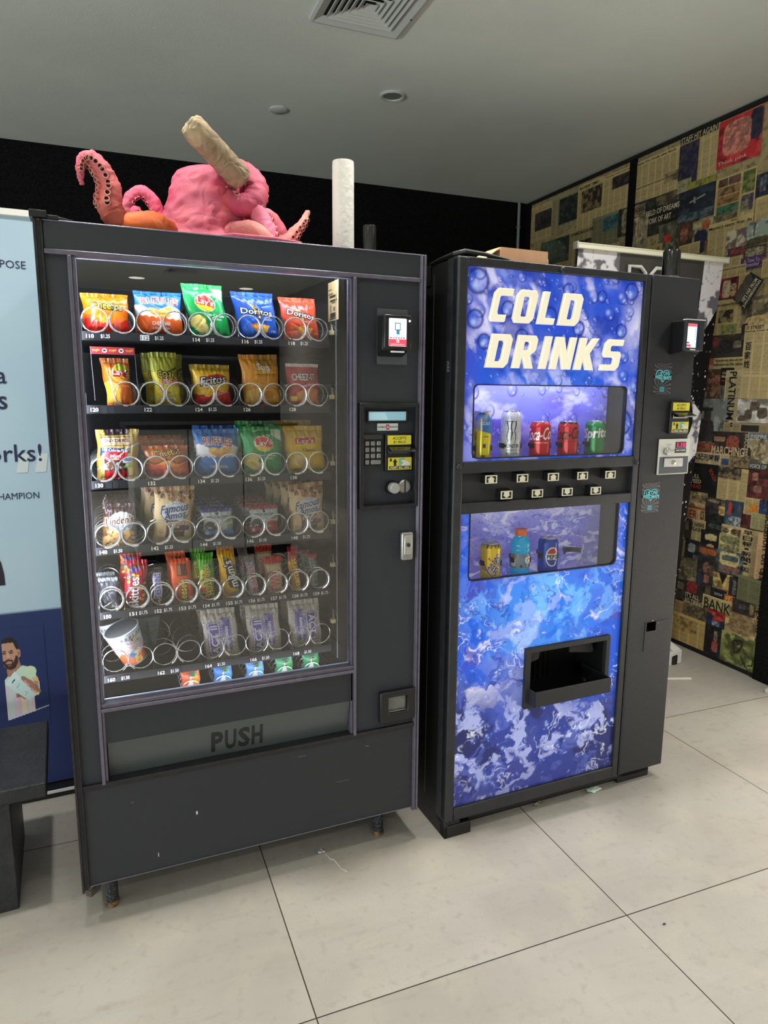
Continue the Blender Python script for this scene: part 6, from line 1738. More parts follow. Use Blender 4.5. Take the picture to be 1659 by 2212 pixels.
def art_recess(p, wx, wz, seed, ice):
    p.fill((116, 118, 208)); p.m(np.clip((fbm(p.U, p.V, 4, 4, seed) - 0.46) / 0.2, 0, 1), (98, 84, 186), 0.8); p.m(np.clip((fbm(p.U, p.V, 6, 5, seed + 9) - 0.54) / 0.14, 0, 1), (206, 206, 248), 0.8)
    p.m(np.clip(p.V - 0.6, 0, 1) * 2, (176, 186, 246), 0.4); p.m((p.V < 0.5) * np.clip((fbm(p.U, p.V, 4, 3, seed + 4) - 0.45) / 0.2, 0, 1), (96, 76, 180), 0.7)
    if ice:
        p.m(np.ones(p.U.shape), (150, 150, 224), 0.45); p.m(np.clip(p.V - 0.72, 0, 1) * 3.4, (232, 230, 252), 0.7)  # paler field and white top put the recess lamp's light into the colour
        a, b = warp(p, seed, 0.3)
        for s, f in ((1, 10), (2, 16), (3, 22)):
            p.m(np.exp(-((fbm(a, b, f, f * 0.7, seed + s, 2) - 0.5) / 0.012) ** 2), (70, 66, 160), 0.6)
        p.m(np.clip((fbm(a, b, 14, 9, seed + 33) - 0.58) / 0.08, 0, 1), (236, 236, 252), 0.6)
        bubbles(p, 30, seed, (0.006, 0.02), wx, wz, (60, 60, 160), (230, 230, 255), 0.5)
    else:
        bubbles(p, 90, seed, (0.005, 0.02), wx, wz, (50, 34, 132), (216, 216, 255), 1.0)


def sheet(name, x0, z0, x1, z1, hole, art, nu, nv, y=0.006, extra=()):
    """printed front sheet with a rectangular window; grid lines are set on the window's edges"""
    def axis(a, b, cuts, n):
        pts = sorted(set([a, b] + list(cuts)))
        out = []
        for p, q in zip(pts[:-1], pts[1:]):
            k = max(2, int(round(n * (q - p) / (b - a))))
            out += list(np.linspace(p, q, k, endpoint=False))
        return np.array(out + [b])
    hs = [hole] + list(extra)
    xs = axis(x0, x1, [h[0] for h in hs] + [h[2] for h in hs], nu)
    zs = axis(z0, z1, [h[1] for h in hs] + [h[3] for h in hs], nv)
    X, Z = np.meshgrid(xs, zs)
    p = Paint((X.ravel() - x0) / (x1 - x0), (Z.ravel() - z0) / (z1 - z0), (x1 - x0) / (z1 - z0))
    art(p, x1 - x0, z1 - z0)
    P = np.stack([X, np.full(X.shape, y), Z], -1)
    nv_, nu_ = X.shape
    i = np.arange(nv_ * nu_).reshape(nv_, nu_)
    q = np.stack([i[:-1, :-1], i[:-1, 1:], i[1:, 1:], i[1:, :-1]], -1).reshape(-1, 4)
    cxm = ((X[:-1, :-1] + X[1:, 1:]) / 2).ravel()
    czm = ((Z[:-1, :-1] + Z[1:, 1:]) / 2).ravel()
    keep = np.ones(len(q), bool)
    for h in hs:
        keep &= ~((cxm > h[0]) & (cxm < h[2]) & (czm > h[1]) & (czm < h[3]))
    m = MB(); m.add(P.reshape(-1, 3), q[keep].tolist(), p.c)
    return m.build(name, M['backlit'], DM, smooth=0)


W1 = (0.070, 1.252, 0.656, 1.470)
W2 = (0.069, 0.868, 0.655, 1.082)
DSP = (0.30, 0.41, 0.642, 0.606)
top = sheet('bubble_panel', 0.033, 1.240, 0.699, 1.809, W1, art_top, 300, 260)
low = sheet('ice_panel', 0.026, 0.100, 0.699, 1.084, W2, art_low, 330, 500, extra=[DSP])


def rrect(x0, z0, x1, z1, r, n=5, rt=None):
    out = []
    for cx, cz, a0, rr in ((x1 - r, z0 + r, -90, r), (x1 - (rt if rt is not None else r), z1 - (rt if rt is not None else r), 0, rt if rt is not None else r), (x0 + (rt if rt is not None else r), z1 - (rt if rt is not None else r), 90, rt if rt is not None else r), (x0 + r, z0 + r, 180, r)):
        for k in range(n + 1):
            q = math.radians(a0 + 90 * k / n)
            out.append((cx + rr * math.cos(q), cz + rr * math.sin(q)))
    return out


def recess(nm, win, seed, ice, depth=0.115):
    x0, z0, x1, z1 = win
    nu, nv = 260, 120
    U, V = uvgrid(nu, nv)
    p = Paint(U, V, (x1 - x0 + 0.02) / (z1 - z0 + 0.04))
    art_recess(p, x1 - x0, z1 - z0, seed, ice)
    X0, X1_, Z0, Z1 = x0 - 0.012, x1 + 0.019, z0 - 0.03, z1 + 0.02
    m = MB(); m.grid(np.stack([X0 + U * (X1_ - X0), np.full(U.size, depth), Z0 + V * (Z1 - Z0)], -1).reshape(nv, nu, 3), p.c)
    ob = m.build(nm, M['backlit2'], DM, smooth=0)
    sl = lambda y, e=0.0: x1 + 0.001 + (y - 0.01) * 0.19 - e
    m = MB(); m.hull([(sl(0.012), 0.012, Z0), (sl(depth), depth, Z0), (sl(depth), depth, Z1), (sl(0.012), 0.012, Z1)], [(sl(0.012) + 0.004, 0.012, Z0), (sl(depth) + 0.004, depth, Z0), (sl(depth) + 0.004, depth, Z1), (sl(0.012) + 0.004, 0.012, Z1)])
    zb = z0 + (z1 - z0) * (0.79 if not ice else 0.13)
    zt = zb + 0.022
    for za, zc in ((zb - 0.002, zb), (zt, zt + 0.002)):
        m.hull([(sl(0.015, 0.0015), 0.015, za), (sl(0.1, 0.0015), 0.1, za), (sl(0.1, 0.0015), 0.1, zc), (sl(0.015, 0.0015), 0.015, zc)], [(sl(0.015), 0.015, za), (sl(0.1), 0.1, za), (sl(0.1), 0.1, zc), (sl(0.015), 0.015, zc)])
    for yy in (0.045, 0.075):
        m.hull([(sl(yy, 0.0015), yy, zb), (sl(yy, 0.0015), yy + 0.002, zb), (sl(yy, 0.0015), yy + 0.002, zt), (sl(yy, 0.0015), yy, zt)], [(sl(yy), yy, zb), (sl(yy), yy + 0.002, zb), (sl(yy), yy + 0.002, zt), (sl(yy), yy, zt)])
    m.build('dark_strip', M['dpanel'], ob)
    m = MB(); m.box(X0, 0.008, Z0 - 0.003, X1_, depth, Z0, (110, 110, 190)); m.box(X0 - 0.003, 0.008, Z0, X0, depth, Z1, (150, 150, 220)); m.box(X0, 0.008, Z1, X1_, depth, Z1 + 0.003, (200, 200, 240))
    m.build('recess_lining', M['print'], ob)
    m = MB(); m.box(X0 + 0.02, 0.014, Z1 - 0.008, 0.63, 0.022, Z1 - 0.002)
    m.build('recess_lamp', M['lamp_low'] if ice else M['lamp_high'], ob)
    O = rrect(x0 - 0.003, z0 - 0.003, x1 + 0.003, z1 + 0.003, 0.02, 5, 0.016 if not ice else 0.004)
    I = rrect(x0 + 0.0002, z0 + 0.0002, x1 - 0.0002, z1 - 0.0002, 0.0185, 5, 0.0145 if not ice else 0.003)
    m = MB(); m.loops(O, I, 0.003, 0.012)
    # corner fillets so the square hole reads as rounded
    fr = m.build('window_outline', M['black'], DM)
    m = MB(); m.box(x0, 0.0085, z0, x1, 0.0105, z1)
    m.build('window_cover', M['cover'], fr)
    return ob


recess('upper_recess', W1, 7, False)
recess('lower_recess', W2, 23, True)

# ---- raised letters
GLY = {
    'C': [[(.12, 0), (.82, 0), (.86, .03), (.86, .22), (.4, .22), (.34, .28), (.34, .72), (.4, .78), (1, .78), (1, 1), (.16, 1), (.0, .86), (0, .1)]],
    'O': [[(.14, 0), (.84, 0), (1, .14), (1, .86), (.86, 1), (.14, 1), (0, .86), (0, .14)], [(.36, .2), (.34, .24), (.34, .76), (.38, .8), (.62, .8), (.66, .76), (.66, .24), (.62, .2)]],
    'L': [[(0, 0), (1, 0), (1.02, .2), (.4, .2), (.4, 1), (0, 1)]],
    'D': [[(0, 0), (.84, 0), (1, .14), (1, .86), (.84, 1), (0, 1)], [(.36, .2), (.36, .8), (.6, .8), (.65, .74), (.65, .26), (.6, .2)]],
    'R': [[(0, 0), (.36, 0), (.36, .36), (.42, .36), (.66, 0), (1.04, 0), (.76, .4), (.96, .52), (1, .6), (1, .88), (.86, 1), (0, 1)], [(.36, .56), (.36, .8), (.6, .8), (.65, .76), (.65, .6), (.6, .56)]],
    'I': [[(0, 0), (1, 0), (1, 1), (0, 1)]],
    'N': [[(0, 0), (.3, 0), (.3, .6), (.62, 0), (1, 0), (1, 1), (.7, 1), (.7, .42), (.38, 1), (0, 1)]],
    'K': [[(0, 0), (.36, 0), (.36, .36), (.66, 0), (1.06, 0), (.66, .52), (1.02, 1), (.68, 1), (.36, .62), (.36, 1), (0, 1)]],
    'S': [[(0, 0), (.84, 0), (1, .14), (1, .52), (.88, .62), (.38, .62), (.34, .66), (.34, .76), (.4, .8), (1, .8), (1, 1), (.16, 1), (0, .86), (0, .52), (.12, .42), (.6, .42), (.65, .38), (.65, .24), (.6, .2), (0, .2)]],
}


def letter(ch, x0, z0, w, h, shear):
    cu = bpy.data.curves.new('letter', 'CURVE')
    cu.dimensions = '2D'
    cu.fill_mode = 'BOTH'
    cu.extrude = 0.004
    cu.bevel_depth = 0.0028
    cu.bevel_resolution = 2
    cu.offset = -0.003
    for pts in GLY[ch]:
        s = cu.splines.new('POLY')
        s.points.add(len(pts) - 1)
        for q, (a, b) in zip(s.points, pts):
            q.co = (a * w + shear * b * h, b * h, 0, 1)
        s.use_cyclic_u = True
    o = bpy.data.objects.new('letter', cu)
    me = bpy.data.meshes.new_from_object(o)
    bpy.data.objects.remove(o)
    m = MB()
    m.add([(x0 + v.co.x, -0.003 - v.co.z, z0 + v.co.y) for v in me.vertices], [tuple(p.vertices) for p in me.polygons])
    bpy.data.meshes.remove(me)
    return m.build('raised_letter', M['letters'], DM, smooth=0.5)


SHR = 0.22
for ch, x, w in (('C', 0.106, 0.063), ('O', 0.186, 0.073), ('L', 0.277, 0.06), ('D', 0.355, 0.075)):
    letter(ch, x, 1.655, w, 0.097, SHR)
for ch, x, w in (('D', 0.098, 0.075), ('R', 0.192, 0.073), ('I', 0.291, 0.025), ('N', 0.331, 0.079), ('K', 0.425, 0.072), ('S', 0.528, 0.073)):
    letter(ch, x, 1.5215, w, 0.0995, SHR)

# ---- selection buttons
for k, (x, z) in enumerate([(0.127, 1.188), (0.242, 1.187), (0.360, 1.186), (0.477, 1.185), (0.593, 1.184), (0.185, 1.137), (0.301, 1.136), (0.418, 1.135), (0.535, 1.133)]):
    m = MB()
    m.hull([(x - 0.02, -0.014, z - 0.0135), (x + 0.02, -0.014, z - 0.0135), (x + 0.02, -0.014, z + 0.0115), (x - 0.02, -0.014, z + 0.0115)],
           [(x - 0.022, 0.012, z - 0.0135), (x + 0.022, 0.012, z - 0.0135), (x + 0.022, 0.012, z + 0.0165), (x - 0.022, 0.012, z + 0.0165)])
    b = m.build('selection_button', M['black'], bpn, bevel=0.001)
    m = MB(); m.ring((x - 0.0205, z - 0.0135, x + 0.0205, z + 0.0115), (x - 0.0178, z - 0.0108, x + 0.0178, z + 0.0088), -0.0165, -0.013)
    s_ = 1 if k < 5 else -1
    zc = z - 0.001
    A = [(-.0165, -.0095), (-.012, -.0095), (-.012, .0005), (-.0145, .0005)]
    pts = [(-0.0095, -0.0095), (0.0095, -0.0095), (0.0095, 0.0005), (0.0135, 0.0005), (0.0, 0.0092), (-0.0135, 0.0005), (-0.0095, 0.0005)]
    pts = [(x + a, zc + s_ * c) for a, c in pts]
    m.prism(pts if s_ > 0 else pts[::-1], -0.0155, -0.013)
    m.build('button_arrow', M['cream'], b if False else bpn, smooth=0)

# ---- delivery door
x0, z0, x1, z1 = 0.292, 0.402, 0.648, 0.614
m = MB(); m.ring((x0, z0, x1, z1), (0.312, 0.42, 0.63, 0.597), -0.008, 0.01)
dd = m.build('delivery_frame', M['dpanel'], DM, bevel=0.002)
m = MB()
m.box(0.305, 0.155, 0.405, 0.64, 0.16, 0.606); m.box(0.305, 0.006, 0.405, 0.312, 0.155, 0.606); m.box(0.632, 0.006, 0.405, 0.64, 0.155, 0.606); m.box(0.305, 0.006, 0.6, 0.64, 0.155, 0.606); m.box(0.305, 0.006, 0.405, 0.64, 0.155, 0.412)
for k in range(9):
    m.box(0.33 + 0.022 * k, 0.148, 0.42, 0.3345 + 0.022 * k, 0.155, 0.595)
m.build('chute_lining', M['black'], dd)
m = MB()
m.box(0.308, -0.044, 0.42, 0.628, -0.04, 0.474); m.box(0.308, -0.044, 0.42, 0.311, 0.02, 0.474); m.box(0.625, -0.044, 0.42, 0.628, 0.11, 0.474)
m.box(0.308, -0.04, 0.42, 0.628, 0.02, 0.424)
m.build('catch_bin', M['dpanel'], dd, bevel=0.0015)
for pts in ([(0.322, 0.545), (0.37, 0.555), (0.378, 0.597), (0.322, 0.597)], [(0.50, 0.56), (0.60, 0.545), (0.606, 0.552), (0.592, 0.597), (0.50, 0.597)]):
    m = MB(); m.prism(pts, 0.03, 0.034)
    m.build('chute_flap', M['blackrough'], dd)
for x in (0.565, 0.598):
    m = MB(); m.cyl((x, 0.03, 0.452), 0.006, 0.012, 'y', 14)
    m.build('chute_screw', M['steel'], dd)

# ---- coin column
m = MB()
m.hull([(0.795, -0.09, 1.587), (0.868, -0.09, 1.587), (0.868, -0.094, 1.683), (0.79, -0.094, 1.683)], [(0.826, 0.0, 1.580), (0.955, 0.0, 1.580), (0.955, 0.0, 1.69), (0.826, 0.0, 1.69)])
rd = m.build('card_reader', M['black'], DM, bevel=0.004)
m = MB(); m.ring((0.789, 1.588, 0.871, 1.684), (0.798, 1.598, 0.851, 1.674), -0.1, -0.089)
m.build('reader_bezel', M['dframe'], rd, bevel=0.002)
m = MB(); m.box(0.798, -0.0945, 1.598, 0.843, -0.0925, 1.673, (226, 238, 228)); m.box(0.843, -0.0945, 1.598, 0.851, -0.0925, 1.673, (26, 40, 70))
y = -0.0949
m.poly([(0.8, 1.6645), (0.842, 1.6645), (0.842, 1.6725), (0.8, 1.6725)], y, (226, 84, 104)); m.poly([(0.801, 1.601), (0.82, 1.601), (0.82, 1.6085), (0.801, 1.6085)], y, (220, 70, 90)); m.poly([(0.801, 1.611), (0.814, 1.611), (0.814, 1.616), (0.801, 1.616)], y, (70, 90, 130))
for k in range(10):
    m.poly([(0.802, 1.622 + 0.004 * k), (0.802 + 0.018 + 0.004 * (k % 3), 1.622 + 0.004 * k), (0.802 + 0.018 + 0.004 * (k % 3), 1.6232 + 0.004 * k), (0.802, 1.6232 + 0.004 * k)], y, (176, 190, 180))
for k in range(5):
    m.poly([(0.835, 1.624 + 0.0075 * k), (0.839, 1.624 + 0.0075 * k), (0.839, 1.628 + 0.0075 * k), (0.835, 1.628 + 0.0075 * k)], y, (110, 150, 110))
m.build('reader_screen', M['lcd'], rd, smooth=0)
m = MB(); m.box(0.789, -0.102, 1.6845, 0.871, -0.085, 1.687, (226, 226, 222)); m.box(0.813, -0.1005, 1.590, 0.836, -0.0995, 1.5935, (220, 220, 220))
m.build('reader_trim', M['print'], rd)


def sticker(nm, x0, z0, w, h):
    nu, nv = 62, 78
    U, V = uvgrid(nu, nv)
    p = Paint(U, V, w / h)
    p.fill((30, 30, 33))
    for cz in (0.83, 0.14):
        a = np.arctan2(V - cz, (U - 0.5) * w / h)
        r = np.hypot((U - 0.5) * w / h, V - cz)
        p.m((np.sin(a * 16 + r * 16) > 0.25) & (np.abs(V - cz) < 0.36), (84, 84, 88))
    p.ell(0.5, 0.17, 0.001, 0.001, (0, 0, 0)); p.rect(0.39, 0.08, 0.61, 0.24, (70, 160, 178)); p.rect(0.42, 0.1, 0.58, 0.22, (54, 132, 150))
    m = MB(); m.grid(np.stack([x0 + U * w, np.full(U.size, -0.0034), z0 + V * h], -1).reshape(nv, nu, 3), p.c)
    T = (116, 214, 226)
    hx, hz = x0 + w * 0.5, z0 + h * 0.62
    heart = []
    for k in range(40):
        t_ = 2 * PI * k / 40
        heart.append((hx + w * 0.36 * math.sin(t_) ** 3, hz + h * 0.2 * (13 * math.cos(t_) - 5 * math.cos(2 * t_) - 2 * math.cos(3 * t_) - math.cos(4 * t_)) / 15))
    heart.append(heart[0])
    m.tube([(a, -0.0036, b) for a, b in heart], 0.0016, 5, T)
    m.text('US ON', hx, hz + h * 0.05, w * 0.56, h * 0.12, -0.0058, (24, 30, 36), off=0.08, rot=3); m.text('US ON', hx, hz + h * 0.05, w * 0.54, h * 0.115, -0.0062, T, off=0.03, rot=3)
    m.text('WEEDMAPS', hx, hz - h * 0.075, w * 0.94, h * 0.125, -0.0058, (24, 30, 36), off=0.08, rot=-2); m.text('WEEDMAPS', hx, hz - h * 0.075, w * 0.92, h * 0.12, -0.0062, T, off=0.03, rot=-2)
    return m.build(nm, M['print'], DM, smooth=0)


sticker('sticker', 0.763, 1.448, 0.08, 0.103)
sticker('sticker', 0.747, 1.041, 0.081, 0.104)
bill(DM, 0.84, 1.314, -0.006)
m = MB(); m.box(0.806, -0.008, 1.172, 0.95, -0.003, 1.296)
pn = m.build('coin_panel', mat('enamelled_coin_panel', (206, 206, 196), rough=0.35), DM, bevel=0.003)
m = MB(); m.box(0.812, -0.0095, 1.176, 0.944, -0.008, 1.234)
m.build('lower_field', mat('slate_field', (70, 76, 84), rough=0.45), pn, bevel=0.003)
m = MB(); m.box(0.881, -0.0095, 1.264, 0.929, -0.008, 1.285, (40, 8, 16)); m.box(0.879, -0.0095, 1.247, 0.931, -0.008, 1.262, (24, 24, 24))
m.text('1.10', 0.906, 1.2745, 0.036, 0.0145, -0.0102, (255, 40, 110), off=0.02)
m.text('EXACT CHANGE', 0.905, 1.256, 0.042, 0.0035, -0.0102, (220, 220, 214)); m.text('SINGLE PRICE', 0.85, 1.277, 0.026, 0.003, -0.0086, (60, 60, 60)); m.text('ONLY', 0.85, 1.271, 0.012, 0.003, -0.0086, (60, 60, 60))
m.build('price_display', mat('led_display', None, rough=0.3, emit=1.2), pn, smooth=0)
m = MB(); m.lathe([(0.0125, 0.0), (0.0125, 0.01), (0.009, 0.013)], 20, (0.837, -0.008, 1.254), 'y'); m.box(0.837, -0.022, 1.25, 0.86, -0.014, 1.2585)
m.build('return_lever', M['dullsteel'], pn, bevel=0.001)
m = MB(); m.box(0.83, -0.0125, 1.199, 0.918, -0.0095, 1.23)
lp = m.build('lock_plate', M['dullsteel'], pn, bevel=0.002)
m = MB(); m.lathe([(0.008, 0.0), (0.008, 0.003), (0.005, 0.005)], 18, (0.874, -0.0125, 1.2145), 'y')
m.build('lock', M['steel'], pn)
m = MB(); m.box(0.807, -0.0045, 0.526, 0.924, -0.0028, 0.637)
cd_ = m.build('coin_return_door', M['dpanel'], DM, bevel=0.001)
m = MB(); m.box(0.815, -0.0052, 0.603, 0.857, -0.0045, 0.636)  # flat black plate; the hole's darkness is put into its colour
m.build('return_opening', M['void'], cd_)
m = MB(); m.box(0.838, -0.0056, 0.64, 0.843, -0.005, 0.643, (190, 190, 186)); m.box(0.866, -0.0056, 0.628, 0.87, -0.005, 0.63, (160, 160, 156))
m.build('paint_chip', M['print'], cd_)

# ------------------------------------------------------------------ drinks on show


def dpt(x, y, z):
    c, s = math.cos(DA), math.sin(DA)
    return (DX + c * x - s * y, DY + s * x + c * y, z)


M['can'] = mat('printed_can', None, rough=0.22, metal=0.25, spec=0.6)
M['canlid'] = mat('can_lid_metal', (206, 206, 206), rough=0.25, metal=0.9)


def can(label, x, z, r, h, art, texts=(), y=0.062, group='cans and bottles in the display windows'):
    t = thing('drink_can', label, 'drink can', dpt(x, y, z), DA - 0.55, group)
    prof = [(r * 0.8, 0.0), (r * 0.97, h * 0.045), (r, h * 0.07)] + [(r, h * (0.07 + 0.8 * k / 60)) for k in range(1, 61)] + [(r * 0.97, h * 0.9), (r * 0.89, h * 0.945), (r * 0.82, h * 0.975)]
    n = 150
    R_ = np.array([q[0] for q in prof]); Hh = np.array([q[1] for q in prof])
    u, k = np.meshgrid(np.linspace(0, 1, n + 1), np.arange(len(prof)))
    ang = (u - 0.5) * 2 * PI - PI / 2
    P = np.stack([R_[k] * np.cos(ang), R_[k] * np.sin(ang), Hh[k]], -1)
    p = Paint(u.ravel(), (Hh[k] / h).ravel(), 2 * PI * r / h)
    art(p)
    m = MB(); m.grid(P, p.c)

    def fn(a, b, e=0.0005):
        q = a / r - PI / 2
        return ((r + e) * math.cos(q), (r + e) * math.sin(q), b)
    for it in texts:
        s, cx, cz, w, hh, c_ = it[:6]
        o = it[6] if len(it) > 6 else {}
        if 'o' in o:
            m.text(s, cx * r, cz * h, w * r, hh * h, 0, o['o'][0], off=o['o'][1], sh=o.get('sh', 0), rot=o.get('r', 0), fn=fn)
        m.text(s, cx * r, cz * h, w * r, hh * h, 0, c_, off=o.get('b', 0.012), sh=o.get('sh', 0), rot=o.get('r', 0), fn=lambda a, b: fn(a, b, 0.0009))
    m.build('can_body', M['can'], t, smooth=0.9)
    m = MB(); m.lathe([(r * 0.82, h * 0.975), (r * 0.84, h * 0.99), (r * 0.83, h), (r * 0.79, h), (r * 0.77, h * 0.985), (0.0, h * 0.985)], 40)
    m.f = [f for f in m.f if len(f) == 4 or min(f) >= 40]; m.m = [0] * len(m.f)
    ld = m.build('can_lid', M['canlid'], t)
    m = MB(); m.box(-0.006, -r * 0.1, h * 0.985, 0.006, r * 0.42, h * 0.985 + 0.0015)
    m.build('ring_pull', M['canlid'], ld, bevel=0.001)
    return t


def a_cel(p):
    p.fill((240, 220, 30)); p.m(p.V > 0.62 - 0.3 * (p.U - 0.45), (50, 120, 190)); p.m(p.V > 0.93, (30, 60, 120)); p.rect(0.515, 0.28, 0.57, 0.36, (70, 76, 84)); p.rect(0.5, 0.08, 0.512, 0.15, (40, 40, 40)); p.rect(0.52, 0.08, 0.535, 0.15, (40, 40, 40)); p.rect(0.545, 0.08, 0.56, 0.15, (40, 40, 40)); p.noise(9, 3, 5, (226, 206, 20), 0.5, 0.7, 0.5)


def a_mon(p):
    p.fill((214, 216, 214)); n = fbm(p.U, p.V, 26, 8, 5); p.m(np.exp(-((n - 0.5) / 0.02) ** 2), (130, 132, 132), 0.8)
    for k, c in enumerate((0.445, 0.505, 0.565)):
        x = p.U - c - 0.008 * np.sin(p.V * 22 + 2 * k) - 0.02 * np.clip(p.V - 0.68, 0, 1)
        p.m((np.abs(x) < 0.005 + 0.012 * np.clip(p.V - 0.36, 0, 1) * (0.7 + 0.6 * np.abs(np.sin(p.V * 40 + k)))) & (p.V > 0.36 + 0.05 * (k % 2)) & (p.V < 0.8), (34, 36, 36))
        p.m((np.abs(p.V - 0.79) < 0.012) & (np.abs(p.U - c + 0.02) < 0.026), (34, 36, 36))


def a_cola(p):
    p.fill((206, 26, 38)); p.m((np.abs(p.V - 0.56 - 0.07 * np.sin((p.U - 0.42) * 16)) < 0.012) & (p.U < 0.53) & (p.U > 0.4), WH); p.noise(40, 1, 3, (186, 20, 32), 0.5, 0.7, 0.6)


def a_zero(p):
    p.fill((206, 32, 44)); p.noise(40, 1, 3, (180, 22, 34), 0.5, 0.7, 0.7); p.m(p.V > 0.93, (60, 30, 34))


def a_spr(p):
    p.fill((10, 140, 66)); p.noise(40, 1, 3, (6, 116, 52), 0.5, 0.7, 0.7); p.rect(0.44, 0.1, 0.5, 0.11, (230, 240, 230)); p.rect(0.44, 0.06, 0.49, 0.07, (230, 240, 230))


def a_yoo(p):
    p.fill((238, 198, 40)); p.m((p.V > 0.8) & (np.sin(p.U * 90) + 4 * (p.V - 0.9) * 6 > 0.4), (70, 50, 26), 0.9); p.ell(0.44, 0.3, 0.03, 0.03, (206, 80, 50)); p.noise(20, 6, 3, (246, 216, 80), 0.5, 0.7, 0.6)


def a_pep(p):
    p.fill((24, 70, 180)); p.noise(20, 8, 3, (16, 44, 140), 0.5, 0.7, 0.8); p.ell(0.56, 0.5, 0.108, 0.27, WH); p.m((((p.U - 0.56) / 0.095) ** 2 + ((p.V - 0.5) / 0.24) ** 2 < 1) & (p.V > 0.58), (186, 40, 54)); p.m((((p.U - 0.56) / 0.095) ** 2 + ((p.V - 0.5) / 0.24) ** 2 < 1) & (p.V < 0.42), (20, 50, 150))


c1 = can('tall blue and yellow energy can leftmost in the upper window', 0.137, 1.236, 0.029, 0.156, a_cel, [('PERFORMANCE ENERGY', -0.75, 0.33, 2.9, 0.06, (40, 40, 40), {'r': 90}), ('ORANGE', 0.45, 0.5, 0.6, 0.03, (60, 60, 60)), ('CELSIUS', 0.35, 0.76, 1.0, 0.06, (220, 236, 246), {})])
can('tall silver-white can with black claw marks in the upper window', 0.244, 1.236, 0.0325, 0.157, a_mon, [('MONSTER', 0.1, 0.3, 1.5, 0.07, (30, 32, 32)), ('ENERGY', 0.1, 0.215, 1.0, 0.035, (110, 112, 112)), ('ZERO ULTRA', 0.15, 0.15, 1.2, 0.03, (60, 62, 62))])
can('red cola can with white script in the upper window', 0.358, 1.236, 0.0335, 0.122, a_cola, [('Coca-Cola', 0.0, 0.68, 3.3, 0.32, WH, {'sh': 0.25, 'r': 4}), ('ORIGINAL TASTE', 0.05, 0.45, 1.3, 0.035, WH)])
can('red cola can with black script in the upper window', 0.471, 1.236, 0.0335, 0.122, a_zero, [('Coca-Cola', 0.0, 0.68, 3.3, 0.32, (36, 20, 22), {'sh': 0.25, 'r': 4}), ('ZERO SUGAR', 0.05, 0.47, 1.2, 0.035, (60, 24, 26))])
can('green lemon-lime can rightmost in the upper window', 0.585, 1.236, 0.0335, 0.122, a_spr, [('Sprite', -0.1, 0.64, 2.7, 0.34, WH, {'sh': 0.15, 'r': 4, 'b': 0.03})])
can('yellow chocolate-drink can leftmost in the lower window', 0.184, 0.848, 0.0335, 0.122, a_yoo, [('Yoohoo', 0.3, 0.44, 2.2, 0.36, WH, {'r': 56, 'o': ((40, 50, 130), 0.07), 'sh': 0.2}), ('Yoohoo', 0.3, 0.44, 2.15, 0.34, (40, 50, 140), {'r': 56, 'sh': 0.2})])
can('dark blue cola can with a round red white and blue emblem', 0.412, 0.848, 0.0335, 0.122, a_pep, [('PEPSI', 0.4, 0.5, 1.15, 0.12, (20, 24, 40), {'b': 0.03})])

# sports drink bottle
bt = thing('sports_bottle', 'bright blue sports drink bottle with an orange cap', 'bottle', dpt(0.299, 0.062, 0.848), DA - 0.55, 'cans and bottles in the display windows')
pr_ = [(0.026, 0.0), (0.032, 0.006), (0.0325, 0.02), (0.031, 0.028), (0.0325, 0.034), (0.0325, 0.078), (0.031, 0.082), (0.033, 0.087), (0.033, 0.094), (0.0315, 0.098), (0.033, 0.104), (0.031, 0.116), (0.024, 0.13), (0.0185, 0.135), (0.018, 0.142)]
m = MB(); m.lathe(pr_, 48)
m.build('bottle_body', mat('blue_sports_drink', (30, 170, 226), rough=0.12, spec=0.7, var=(30, 0.08), emit=0.08), bt)
m = MB()
U, V = np.meshgrid(np.linspace(0, 1, 73), np.linspace(0, 1, 16)); U, V = U.ravel(), V.ravel()
p = Paint(U, V, 4)
p.fill((128, 132, 136)); p.poly([(0.5, 0.95), (0.56, 0.6), (0.53, 0.55), (0.57, 0.1), (0.5, 0.5), (0.53, 0.55)], (60, 170, 220)); p.rect(0.34, 0.1, 0.43, 0.7, (206, 214, 220)); p.rect(0.0, 0, 0.3, 1, (90, 96, 100)); p.rect(0.5, 0.06, 0.53, 0.24, (50, 54, 60))
A = (U - 0.5) * 2 * PI - PI / 2
m.grid(np.stack([0.0333 * np.cos(A), 0.0333 * np.sin(A), 0.033 + 0.046 * V], -1).reshape(16, 73, 3), p.c)
m.text('G', 0.026, 0.06, 0.02, 0.022, 0, WH, off=0.05, fn=lambda a, b: (0.0339 * math.cos(a / 0.0339 - PI / 2), 0.0339 * math.sin(a / 0.0339 - PI / 2), b))
m.build('bottle_label', M['can'], bt, smooth=0.9)
m = MB(); m.lathe([(0.0195, 0.138), (0.0205, 0.14), (0.0205, 0.156), (0.0195, 0.159), (0.0, 0.1595)], 40)
m.build('bottle_cap', mat('orange_cap', (246, 120, 50), rough=0.4), bt)

